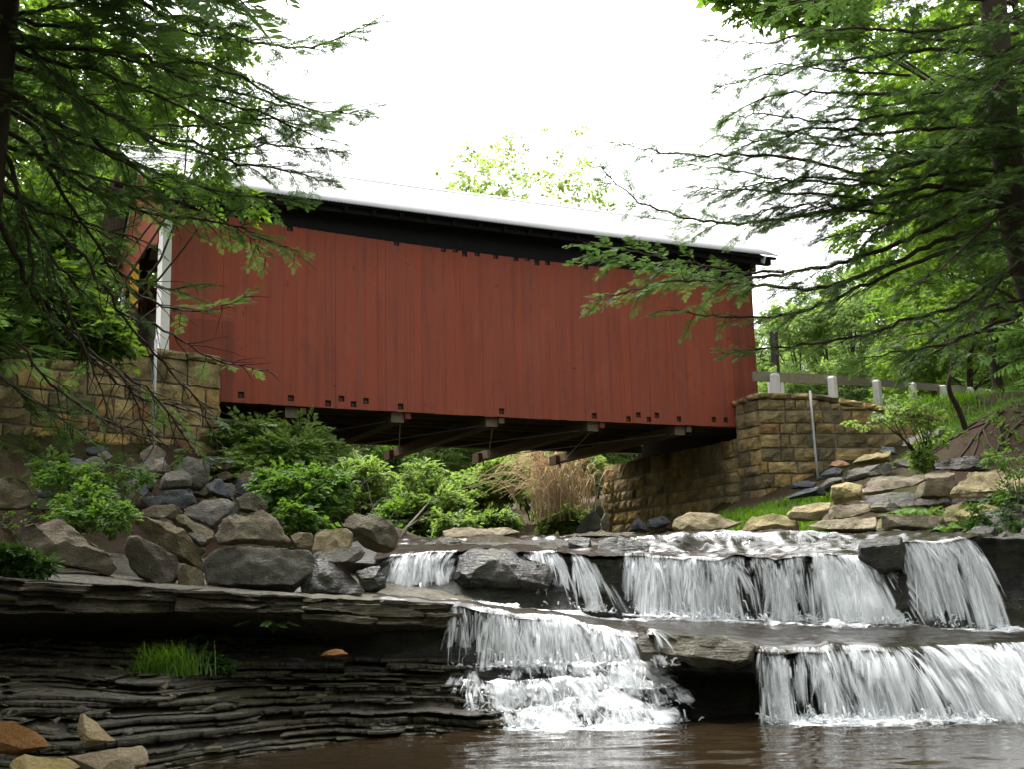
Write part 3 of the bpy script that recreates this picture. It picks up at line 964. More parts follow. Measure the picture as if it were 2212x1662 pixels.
stone_wall(right_ab, RC, dW, nW, 7.2, 4.1, wing_top, 8)
far_c = RC + NB * 8.35
stone_wall(right_ab, far_c - DB * 0.0, DB, NB, 0.9, 2.85, lambda u: 5.86, 9)
ins = 0.05
mortar_prism(right_ab, [RC + DB * ins + NB * 0.03 + dW * 0.02 - nW * ins, RC + DB * ins + NB * 1.08, RC + NB * 1.08 + DB * 1.4, RC + dW * 1.6 - nW * 1.2, RC + dW * 1.6 - nW * ins], 3.2, lambda p: zt_r - 0.2)
mortar_prism(right_ab, [RC + DB * ins + NB * 1.1, RC + DB * ins + NB * 8.2, RC + NB * 8.2 + DB * 1.5, RC + NB * 1.1 + DB * 1.5], 3.2, lambda p: 5.8)
mortar_prism(right_ab, [RC + dW * 1.62 - nW * ins, RC + dW * 1.62 - nW * 0.9, RC + dW * 7.15 - nW * 0.9, RC + dW * 7.15 - nW * ins], 3.9,
             lambda p: wing_top(np.dot(np.asarray(p) - RC, dW)) - 0.04)
# coping
r_ = random.Random(21)
u = -0.1
while u < 7.2:
    w = r_.uniform(0.4, 0.8)
    o = add_obj('coping_stone', r_.choice(STONES), right_ab)
    m_ = u + w / 2
    tilt = math.atan(0.165) if m_ > 1.7 else 0
    c = RC + dW * m_ - nW * 0.16
    o.location = (c[0] - right_ab.location[0], c[1] - right_ab.location[1], wing_top(m_) + 0.08 - right_ab.location[2])
    o.scale = (w - 0.02, 0.46, 0.15)
    o.rotation_euler = (0, tilt, math.atan2(dW[1], dW[0]))
    u += w
for k, (u0, w) in enumerate(((0.12, 0.34), (0.47, 0.36), (0.84, 0.36))):
    o = add_obj('coping_stone', STONES[k], right_ab)
    c = RC + NB * (u0 + w / 2) + DB * 0.14
    o.location = (c[0] - right_ab.location[0], c[1] - right_ab.location[1], zt_r - 0.08 - 0.03 * k - right_ab.location[2])
    o.scale = (w - 0.02, 0.44, 0.15)
    o.rotation_euler = (0, 0, math.atan2(-NB[1], -NB[0]))

# left abutment wing wall
LC = P(477, 770, 26.3)
LA = math.radians(43)
dL = -np.array([math.sin(LA), math.cos(LA), 0]); nL = np.array([math.cos(LA), -math.sin(LA), 0])
left_ab = empty('stone_abutment', (LC[0] - 2.0, LC[1] - 1.5, 4.4))
tag(left_ab, 'weathered stone wing wall under the left end of the bridge behind hemlock branches', 'abutment')


def lw_top(u): return 7.14 - 0.03 * u


stone_wall(left_ab, LC, dL, nL, 9.0, 4.2, lambda u: lw_top(u) - 0.16, 12, hrange=(0.3, 0.45))
stone_wall(left_ab, LC + NB * 0.0, NB, DB, 1.0, 4.2, lambda u: lw_top(0) - 0.16, 14, hrange=(0.3, 0.45))
stone_wall(left_ab, LC + NB * 1.0, NB, DB, 6.6, 4.0, lambda u: 5.86, 15, hrange=(0.3, 0.45))
mortar_prism(left_ab, [LC + dL * 0.15 - nL * 0.05 - DB * .05, LC + dL * 9.0 - nL * 0.05, LC + dL * 9.0 - nL * 1.2, LC + NB * 1.02 - DB * 1.4, LC + NB * 1.02 - DB * 0.15], 4.0, lambda p: 6.85)
mortar_prism(left_ab, [LC + NB * 1.04 - DB * 0.15, LC + NB * 7.5 - DB * 0.15, LC + NB * 7.5 - DB * 1.4, LC + NB * 1.04 - DB * 1.4], 3.9, lambda p: 5.8)
u = 0.0
while u < 9.0:
    w = r_.uniform(0.5, 1.1)
    o = add_obj('coping_stone', r_.choice(STONES), left_ab)
    c = LC + dL * (u + w / 2) - nL * 0.16
    o.location = (c[0] - left_ab.location[0], c[1] - left_ab.location[1], lw_top(u + w / 2) - 0.08 - left_ab.location[2])
    o.scale = (w - 0.02, 0.46, 0.17)
    o.rotation_euler = (0, 0, math.atan2(-dL[1], -dL[0]))
    u += w

# drain pipes down the two walls
def pipe(pts, label):
    mb = MB(); mb.tube(pts, 0.032, 8)
    loc = np.asarray(pts[-1], float)
    o = mb.build('drain_pipe', M['galvanised'], None, True, loc)
    return tag(o, label, 'pipe')


def foot(rel, off): return rel + off


ul = np.dot(P(353, 800, 25.0) - LC, dL)
c = LC + dL * 1.72 + nL * 0.19
pipe([(c[0], c[1], 7.25), (c[0], c[1], 6.0), (c[0] + .01, c[1], 4.7)], 'grey metal drain pipe down the left stone wing wall')
c = RC + dW * 1.42 + nW * 0.19
pipe([(c[0], c[1], 6.98), (c[0] + 0.015, c[1], 6.2), (c[0] + .03, c[1] - .01, 5.3), (c[0] + .06, c[1] - 0.02, 4.35)], 'grey metal drain pipe down the right stone wing wall')

# ------------------------------------------------------------------ roads over the fill, rails, signs
def strip(name, pts, width, z_off, mat, label, cat):
    p = spline(pts, 30)
    T = np.gradient(p, axis=0)
    nrm = np.stack([-T[:, 1], T[:, 0]], 1); nrm /= np.linalg.norm(nrm, axis=1)[:, None]
    V = np.vstack([np.c_[p[:, :2] + nrm * width / 2, p[:, 2] + z_off], np.c_[p[:, :2] - nrm * width / 2, p[:, 2] + z_off],
                   np.c_[p[:, :2] - nrm * (width / 2 + 1.2), p[:, 2] + z_off - 0.9], np.c_[p[:, :2] + nrm * (width / 2 + 1.2), p[:, 2] + z_off - 0.9]])
    n = len(p)
    F = []
    for k in range(n - 1):
        F += [(k, k + 1, n + k + 1, n + k), (n + k, n + k + 1, 2 * n + k + 1, 2 * n + k), (3 * n + k, 3 * n + k + 1, k + 1, k)]
    o = mobj(name, V, F, mat)
    return tag(o, label, cat, kind='structure')


mid_r = B0 + DB * (S1 + 0.05) + NB * (WD / 2)
strip('road', [mid_r + [0, 0, 6.72], mid_r + DB * 3 + [0, 0, 6.85], mid_r + DB * 9 + [0, 0, 7.6], mid_r + DB * 16 + np.array([1, -1, 8.5]), mid_r + DB * 26 + np.array([2, -4, 10.0])], 5.2, 0.0, M['asphalt'],
      'grey road climbing away from the right end of the bridge', 'road')
mid_l = B0 + DB * (S0 - 0.05) + NB * (WD / 2)
strip('road', [mid_l + [0, 0, 6.72], mid_l - DB * 3 + [0, 0, 6.8], mid_l - DB * 9 + [0, 0, 6.95], mid_l - DB * 22 + np.array([-1, 1, 7.3])], 5.0, 0.0, M['asphalt'],
      'grey road leading to the left end of the bridge', 'road')

# right guard rail
gr_pts = [P(1673, 806, 32.6), P(1797, 812, 34.0), P(1893, 820, 35.9), P(1970, 826, 38.2), P(2037, 832, 40.9), P(2095, 838, 44.0), P(2133, 843, 47.2), P(2165, 848, 50.6), P(2190, 852, 54.0), P(2212, 855, 57.6)]
grl = empty('guard_rail', (gr_pts[0][0], gr_pts[0][1], gr_pts[0][2] - 1.0))
tag(grl, 'weathered wooden guard rail on white posts climbing right beside the road', 'guard rail')


def post(par, p, w, h, yaw):
    b = np.array(par.location)
    c, s_ = math.cos(yaw), math.sin(yaw)
    V = []
    for z_, k, dx in ((-h, 1.0, 0), (-0.06, 1.0, 0), (0.0, 0.72, 0.0)):
        for a_, b_ in ((-1, -1), (1, -1), (1, 1), (-1, 1)):
            x_, y_ = a_ * w / 2 * k, b_ * w / 2 * k
            V.append((p[0] - b[0] + c * x_ - s_ * y_, p[1] - b[1] + s_ * x_ + c * y_, p[2] - b[2] + z_))
    F = [(3, 2, 1, 0), (8, 9, 10, 11)] + [(4 * l + k, 4 * l + (k + 1) % 4, 4 * l + 4 + (k + 1) % 4, 4 * l + 4 + k) for l in (0, 1) for k in range(4)]
    return mobj('post', V, F, M['concrete_post'], par)


gdir = gr_pts[2] - gr_pts[1]
gyaw = math.atan2(gdir[1], gdir[0])
for p in gr_pts: post(grl, p, 0.195, 1.25, gyaw + rng.uniform(-.05, .05))
away = np.array([-math.sin(gyaw), math.cos(gyaw), 0]) * 0.19
lp = [gr_pts[0] - (gr_pts[1] - gr_pts[0]) * 0.25] + gr_pts
for k in range(len(lp) - 1):
    a, b = lp[k] + away, lp[k + 1] + away
    sh = np.array(grl.location)
    for dz, h, n_ in ((-0.05, 0.26, 'top_rail'), (-0.78, 0.22, 'lower_rail')):
        mb = MB(); mb.bar(a - sh + [0, 0, dz - 0.02], b - (b - a) * 0.004 - sh + [0, 0, dz - 0.02], 0.09, h)
        mb.build(n_, M['rail_wood'], grl)
# a pale panel of the rail across the road, seen below the near rail
q0, q1 = P(1660, 836, 37.5), P(1692, 838, 37.8)
fr_ = empty('guard_rail', (q0[0], q0[1], q0[2] - 1.0))
tag(fr_, 'short white panel seen under the guard rail beside the bridge corner', 'barrier')
mb = MB(); mb.bar(q0 - np.array(fr_.location), q1 - np.array(fr_.location), 0.08, 0.42); mb.build('panel', M['white_paint'], fr_)
mb = MB(); mb.bar(0.5 * (q0 + q1) - np.array(fr_.location) + [0, .1, -0.9], 0.5 * (q0 + q1) - np.array(fr_.location) + [0, .1, 0.1], 0.1, 0.1, (0, 1, 0)); mb.build('post', M['white_paint'], fr_)

# left guard rail
gl_pts = [P(-140, 655, 21.5), P(66, 682, 23.6), P(232, 702, 25.4)]
gll = empty('guard_rail', (gl_pts[1][0], gl_pts[1][1], 6.9))
tag(gll, 'white guard rail behind leaves above the left stone wall', 'guard rail')
for p in gl_pts: post(gll, p + [0, 0, 0.08], 0.24, 1.1, 0.78)
for k in range(2):
    a, b = gl_pts[k] - np.array(gll.location), gl_pts[k + 1] - np.array(gll.location)
    mb = MB(); mb.bar(a + [-.15, .15, 0.0], b + [-.15, .15, 0.0], 0.1, 0.26); mb.build('top_rail', M['white_paint'], gll)

# warning sign seen from its edge and back
sp0, sp1 = P(1683, 848, 33.2), P(1677, 716, 33.2)
sg_ = empty('road_sign', (sp0[0], sp0[1], sp0[2] - 0.6))
tag(sg_, 'dark road sign on a brown post, seen edge on beside the bridge', 'sign')
mb = MB(); mb.bar((0, 0, 0), (sp1[0] - sp0[0], 0, sp1[2] - sp0[2] + 0.6), 0.075, 0.05, (0, 1, 0)); mb.build('post', M['sign_post'], sg_)
zt_s = sp1[2] - sp0[2] + 0.6
V = []
c_, s_ = math.cos(1.12), math.sin(1.12)
prof = [(-.32, -.92), (.32, -.92), (.38, -.86), (.38, -.06), (.32, 0.0), (-.32, 0.0), (-.38, -.06), (-.38, -.86)]
for yy in (0.05, 0.065):
    for a_, b_ in prof: V.append((c_ * a_ - s_ * (yy) + 0.0, s_ * a_ + c_ * (yy) + 0.05, zt_s + b_))
n = 8
F = [tuple(range(7, -1, -1)), tuple(range(8, 16))] + [(k, (k + 1) % n, n + (k + 1) % n, n + k) for k in range(n)]
mobj('sign_plate', V, F, M['sign_grey'], sg_)

# yellow and black striped hazard marker at the left portal
g = G('hazard_stripes', 0.5, 0.3)
co = g.coord()
sx_ = g.n('ShaderNodeSeparateXYZ', {'Vector': co})
st = g.math('FRACT', g.math('MULTIPLY', g.math('ADD', sx_.outputs[2], g.math('MULTIPLY', sx_.outputs[0], 1.0)), 3.6))
g.set('Base Color', g.mix(g.math('GREATER_THAN', st, 0.62), (0.75, 0.38, 0.01), (0.012, 0.011, 0.01)))
M['hazard_stripes'] = g.m
hm0, hm1 = P(286, 728, 25.3), P(288, 566, 25.3)
hm = empty('hazard_marker', (hm0[0], hm0[1], hm0[2] - 0.1))
tag(hm, 'narrow yellow and black striped hazard marker at the left bridge portal', 'sign')
hh = hm1[2] - hm0[2]
mb = MB(); mb.bar((0, 0.03, 0), (0, 0.03, hh + .1), 0.05, 0.04, (0, 1, 0)); mb.build('post', M['sign_post'], hm)
V = []
a_ = 0.9
for yy in (0.0, 0.012):
    for x_, z_ in ((-.10, hh - 1.0), (.10, hh - 1.0), (.10, hh + .08), (-.10, hh + .08)): V.append((math.cos(a_) * x_ + math.sin(a_) * yy, math.sin(a_) * x_ - math.cos(a_) * yy, z_))
mobj('striped_plate', V, [(0, 1, 2, 3), (7, 6, 5, 4), (0, 4, 5, 1), (1, 5, 6, 2), (2, 6, 7, 3), (3, 7, 4, 0)], M['hazard_stripes'], hm)
# ------------------------------------------------------------------ boulders and ledge blocks
def hull2(pts):
    pts = sorted(set(map(tuple, pts)))
    def half(ps):
        h = []
        for p in ps:
            while len(h) >= 2 and (h[-1][0] - h[-2][0]) * (p[1] - h[-2][1]) - (h[-1][1] - h[-2][1]) * (p[0] - h[-2][0]) <= 0: h.pop()
            h.append(p)
        return h
    a, b = half(pts), half(pts[::-1])
    return a[:-1] + b[:-1]


def boulder(poly, Y, mat, label, name='boulder', cat='boulder', seed=0, depth=1.0, amp=1.0, top=(38, 66), side=(8, 38), bottom=(5, 30), bev=0.028, cap=(0.3, 0.35), el=0.085, group=None, layered=0.0, chop=(0.70, 0.86)):
    r = random.Random(seed * 7 + 1)
    pts = [P(x, y, Y) for x, y in hull2(poly)]
    c = np.mean(pts, axis=0)
    pts = [c + (p - c) * 1.02 for p in pts]
    f = (c - CAM); f /= np.linalg.norm(f)
    rt = np.cross(f, [0, 0, 1.0]); rt /= np.linalg.norm(rt)
    up = np.cross(rt, f)
    ex = [np.dot(p - c, rt) for p in pts]; ey = [np.dot(p - c, up) for p in pts]
    w, h = max(ex) - min(ex), max(ey) - min(ey)
    size = math.sqrt(w * h)
    dep = depth * 0.8 * size
    bm = bmesh.new()
    bmesh.ops.create_cube(bm, size=6 * max(w, h))
    planes = []
    n = len(pts)
    for k in range(n):
        a, b = pts[k], pts[(k + 1) % n]
        e = b - a; e -= f * np.dot(e, f)
        if np.linalg.norm(e) < 1e-5: continue
        en = np.cross(e, f); en /= np.linalg.norm(en)
        m = 0.5 * (a + b)
        if np.dot(en, m - c) < 0: en = -en
        uz = np.dot(en, up)
        rg = top if uz > 0.35 else (bottom if uz < -0.35 else side)
        al = math.radians(r.uniform(*rg))
        planes.append((m - c, math.cos(al) * en - math.sin(al) * f))
        be = math.radians(r.uniform(10, 40))
        planes.append((m - c, math.cos(be) * en + math.sin(be) * f))
    fc = -f + up * r.uniform(-0.1, cap[0]) + rt * r.uniform(-cap[1], cap[1])
    planes.append((-f * dep * 0.45, fc / np.linalg.norm(fc)))
    planes.append((f * dep * 0.6, f))
    for _ in range(4):
        d = -f + up * r.uniform(-0.6, 0.9) + rt * r.uniform(-1, 1)
        d /= np.linalg.norm(d)
        sup = max(np.dot(p_ - c, d) for p_ in pts) + 0.45 * dep * abs(np.dot(d, f))
        planes.append((d * sup * r.uniform(*chop), d))
    for co, no in planes:
        res = bmesh.ops.bisect_plane(bm, geom=bm.verts[:] + bm.edges[:] + bm.faces[:], plane_co=Vector(co), plane_no=Vector(no), clear_outer=True)
        ed = [g_ for g_ in res['geom_cut'] if isinstance(g_, bmesh.types.BMEdge)]
        if len(ed) >= 3:
            try: bmesh.ops.contextual_create(bm, geom=ed)
            except Exception: pass
    bmesh.ops.remove_doubles(bm, verts=bm.verts[:], dist=0.01)
    bmesh.ops.bevel(bm, geom=bm.edges[:], offset=bev * min(size, 1.3), segments=2, profile=0.6, affect='EDGES', clamp_overlap=True)
    bmesh.ops.triangulate(bm, faces=bm.faces[:])
    lim = max(el, size / 16)
    for _ in range(5):
        le = [e for e in bm.edges if e.calc_length() > lim]
        if not le or len(bm.verts) > 5000: break
        bmesh.ops.subdivide_edges(bm, edges=le, cuts=1)
        bmesh.ops.triangulate(bm, faces=[q_ for q_ in bm.faces if len(q_.verts) > 3])
    bmesh.ops.smooth_vert(bm, verts=bm.verts[:], factor=0.18, use_axis_x=True, use_axis_y=True, use_axis_z=True)
    bm.normal_update()
    V = np.array([v.co[:] for v in bm.verts]); N = np.array([v.normal[:] for v in bm.verts])
    F = np.array([[v.index for v in q_.verts] for q_ in bm.faces])
    bm.free()
    q_ = V / size
    dsp = 0.042 * fbm(q_ * 2.6, seed, 3) + 0.018 * fbm(q_ * 8, seed + 5, 3)
    rid = np.abs(fbm(q_ * np.array([2, 2, 3.5]), seed + 9, 2))
    dsp -= 0.05 * np.clip(0.10 - rid, 0, 1) * 4
    if layered:
        lz = np.floor((V[:, 2] + 0.08 * V[:, 0]) / (0.11 * layered) + 0.5 * fbm(q_ * 1.5, seed + 3, 2))
        dsp += 0.05 * layered * (ihash(lz.astype(np.int64), 0 * lz.astype(np.int64), 0 * lz.astype(np.int64), seed) - 0.5) * (1 - np.abs(N[:, 2]))
    V = V + N * (dsp * size * amp)[:, None]
    W = V + c
    base = np.array([c[0], c[1], W[:, 2].min()])
    o = mobj(name, W, F, M[mat], smooth=True, loc=base)
    tag(o, label, cat, group)
    return o


def tr(pts, sx_, ox, sy_, oy): return [(ox + x * sx_, oy + y * sy_) for x, y in pts]


def cA(p): return tr(p, .4083, 0, .4083, 967.7)          # left pile
def cB(p): return tr(p, .2415, 1677.4, .2415, 838.7)     # right bank
def cC(p): return tr(p, .3208, 774.2, .3208, 1129)       # middle of the falls
def cD(p): return tr(p, .4165, 1290.3, .4165, 1096.8)    # right of the falls
def cE(p): return tr(p, .3792, 0, .3792, 1193.5)         # near left corner
def cF(p): return tr(p, .4165, 1290.3, .4165, 741.9)
def cH(p): return tr(p, .2333, 1161.3, .2333, 806.5)     # far pier foot


PILE = 'boulders piled below the left wing wall'
B_ = [
    ([(90, 480), (130, 400), (280, 365), (420, 430), (600, 580), (620, 640), (570, 690), (230, 610), (110, 520)], 17.0, 'rock_brown', 'large brown slab boulder tilted down to the right at the far left of the pile', 1.1),
    ([(660, 540), (690, 475), (760, 480), (955, 580), (940, 690), (890, 740), (800, 740), (680, 640)], 17.1, 'rock_brown', 'tilted brown block with pale top edge standing on the ledge right of the hanging roots', 1),
    ([(700, 400), (720, 360), (860, 380), (940, 400), (1000, 460), (1060, 540), (1120, 640), (1090, 690), (960, 620), (760, 490)], 18.4, 'rock_brown', 'dark humped boulder behind the tilted brown block', 1),
    ([(940, 650), (960, 615), (1070, 640), (1085, 690), (1080, 755), (940, 748)], 17.0, 'rock_brown', 'small square brown block on the ledge left of the widest boulder', 1),
    ([(1085, 690), (1090, 600), (1160, 530), (1310, 505), (1520, 520), (1640, 540), (1675, 610), (1640, 680), (1540, 775), (1400, 780), (1090, 735)], 17.2, 'rock_grey', 'widest grey boulder of the pile, flat topped, resting on the ledge', 0.8),
    ([(1145, 470), (1200, 385), (1280, 345), (1400, 335), (1480, 400), (1535, 510), (1340, 520), (1150, 515)], 18.8, 'rock_brown', 'sloping brown streaked boulder directly behind the widest grey boulder', 1),
    ([(960, 350), (1090, 265), (1230, 275), (1245, 295), (1200, 370), (1140, 440), (1060, 400)], 19.8, 'rock_grey', 'flat pale slab lying on top of the middle of the pile', 0.9),
    ([(930, 380), (950, 350), (1060, 410), (1140, 450), (1130, 480), (1090, 530), (1060, 535), (940, 400)], 19.1, 'rock_brown', 'brown boulder wedged beneath the flat pale slab', 0.9),
    ([(990, 450), (1020, 435), (1085, 470), (1095, 500), (1060, 535), (1000, 480)], 18.5, 'rock_grey', 'small rounded stone wedged in the middle of the pile', 1),
    ([(750, 330), (850, 295), (930, 300), (965, 345), (940, 385), (770, 370)], 19.6, 'rock_brown', 'dark low boulder left of the flat pale slab', 1),
    ([(795, 265), (880, 225), (1020, 225), (1035, 270), (1030, 300), (960, 335), (860, 300)], 20.8, 'rock_blue', 'blue grey block below the leaning top stones of the pile', 1),
    ([(840, 220), (870, 130), (960, 125), (1010, 145), (1015, 220), (930, 228), (850, 235)], 22.0, 'rock_grey', 'squarish grey block near the top of the pile below the wall', 1),
    ([(925, 110), (1000, 40), (1090, 70), (1110, 110), (1105, 180), (1060, 235), (1010, 235), (990, 140)], 23.2, 'rock_grey', 'topmost grey boulder of the pile against the corner of the wing wall', 1),
    ([(735, 90), (780, 55), (870, 60), (890, 115), (850, 165), (760, 150)], 23.0, 'rock_blue', 'dark blue grey boulder left of the topmost one, under the drain pipe', 1),
    ([(730, 150), (770, 143), (830, 180), (800, 240), (740, 200)], 22.0, 'rock_blue', 'small dark boulder beside the leafy shrub near the pile top', 1),
    ([(640, 215), (700, 185), (780, 190), (790, 230), (770, 270), (690, 260)], 21.4, 'rock_blue', 'grey boulder half hidden by the leafy shrub left of the pile', 1),
    ([(700, 260), (740, 235), (810, 290), (790, 335), (720, 330)], 20.4, 'rock_brown', 'small brown boulder at the edge of the leafy shrub', 1),
    ([(1085, 200), (1140, 165), (1190, 180), (1245, 270), (1230, 290), (1110, 250)], 21.5, 'rock_blue', 'rounded dark boulder right of the squarish top blocks', 1),
    ([(1235, 240), (1250, 175), (1290, 165), (1360, 210), (1380, 245), (1300, 275)], 22.4, 'rock_blue', 'pointed blue grey boulder at the foot of the green bush', 1),
    ([(1250, 270), (1330, 235), (1400, 280), (1425, 345), (1340, 355), (1260, 335)], 20.5, 'rock_brown', 'round brown boulder left of the broad leaved bush', 1),
    ([(1535, 470), (1590, 450), (1655, 460), (1660, 545), (1560, 535)], 18.8, 'rock_brown', 'shaded boulder under the bush behind the widest grey one', 1),
    ([(1650, 545), (1670, 450), (1700, 430), (1840, 430), (1865, 460), (1860, 530), (1760, 560)], 18.4, 'rock_tan', 'tan boulder under the dark overhanging one beside the falls', 1),
    ([(1640, 590), (1660, 560), (1850, 525), (1905, 520), (1940, 555), (1910, 600), (1830, 640), (1700, 645)], 17.8, 'rock_grey', 'pale grey wedge boulder below the tan one', 1),
    ([(1580, 720), (1600, 690), (1660, 590), (1720, 580), (1800, 620), (1870, 670), (1925, 760), (1900, 805), (1650, 795), (1590, 765)], 17.2, 'rock_wet', 'dark wet boulder at the right foot of the pile on the ledge', 1),
    ([(1880, 660), (2010, 625), (2035, 680), (2040, 740), (1960, 785), (1910, 745)], 17.9, 'rock_wet', 'small wet boulder beside the left waterfall', 1),
    ([(1795, 410), (1860, 355), (2000, 355), (2075, 390), (2115, 460), (2100, 520), (2060, 555), (1950, 545), (1880, 480)], 19.3, 'rock_brown', 'big overhanging brown boulder at the top left of the waterfall', 1.1),
    ([(-60, 330), (-30, 170), (80, 140), (170, 180), (195, 270), (150, 330)], 18.6, 'rock_brown', 'dark boulder in deep shade at the left picture edge', 1),
]
for k, (pl, Y_, mt, lb, dp) in enumerate(B_):
    boulder(cA(pl), Y_, mt, lb, seed=k + 1, depth=dp, group=PILE)

# smaller stones filling the gaps of the pile
fr2 = random.Random(9)
for k in range(58):
    u_, v_ = fr2.random(), fr2.random()
    Yc = 18.0 + 6.6 * v_
    cx_, cy_ = (330 + 420 * u_ * (1 - 0.45 * v_) + 20 * v_, 1235 - 235 * v_ + fr2.uniform(-12, 12))
    if k >= 34: cx_, cy_, Yc = 90 + 260 * u_, 1095 - 120 * v_, 19.2 + 3.6 * v_
    sz = fr2.uniform(16, 34)
    pl = [(cx_ + sz * fr2.uniform(.8, 1.2) * math.cos(a), cy_ + 0.72 * sz * fr2.uniform(.8, 1.2) * math.sin(a)) for a in [j * math.pi * 2 / 7 + fr2.uniform(-.2, .2) for j in range(7)]]
    boulder(pl, Yc + 0.75, fr2.choice(['rock_grey', 'rock_brown', 'rock_blue', 'rock_brown']), 'small stone wedged between the larger boulders of the left pile', seed=400 + k, group='small stones wedged in the left pile', name='stone_chunk', el=0.12)

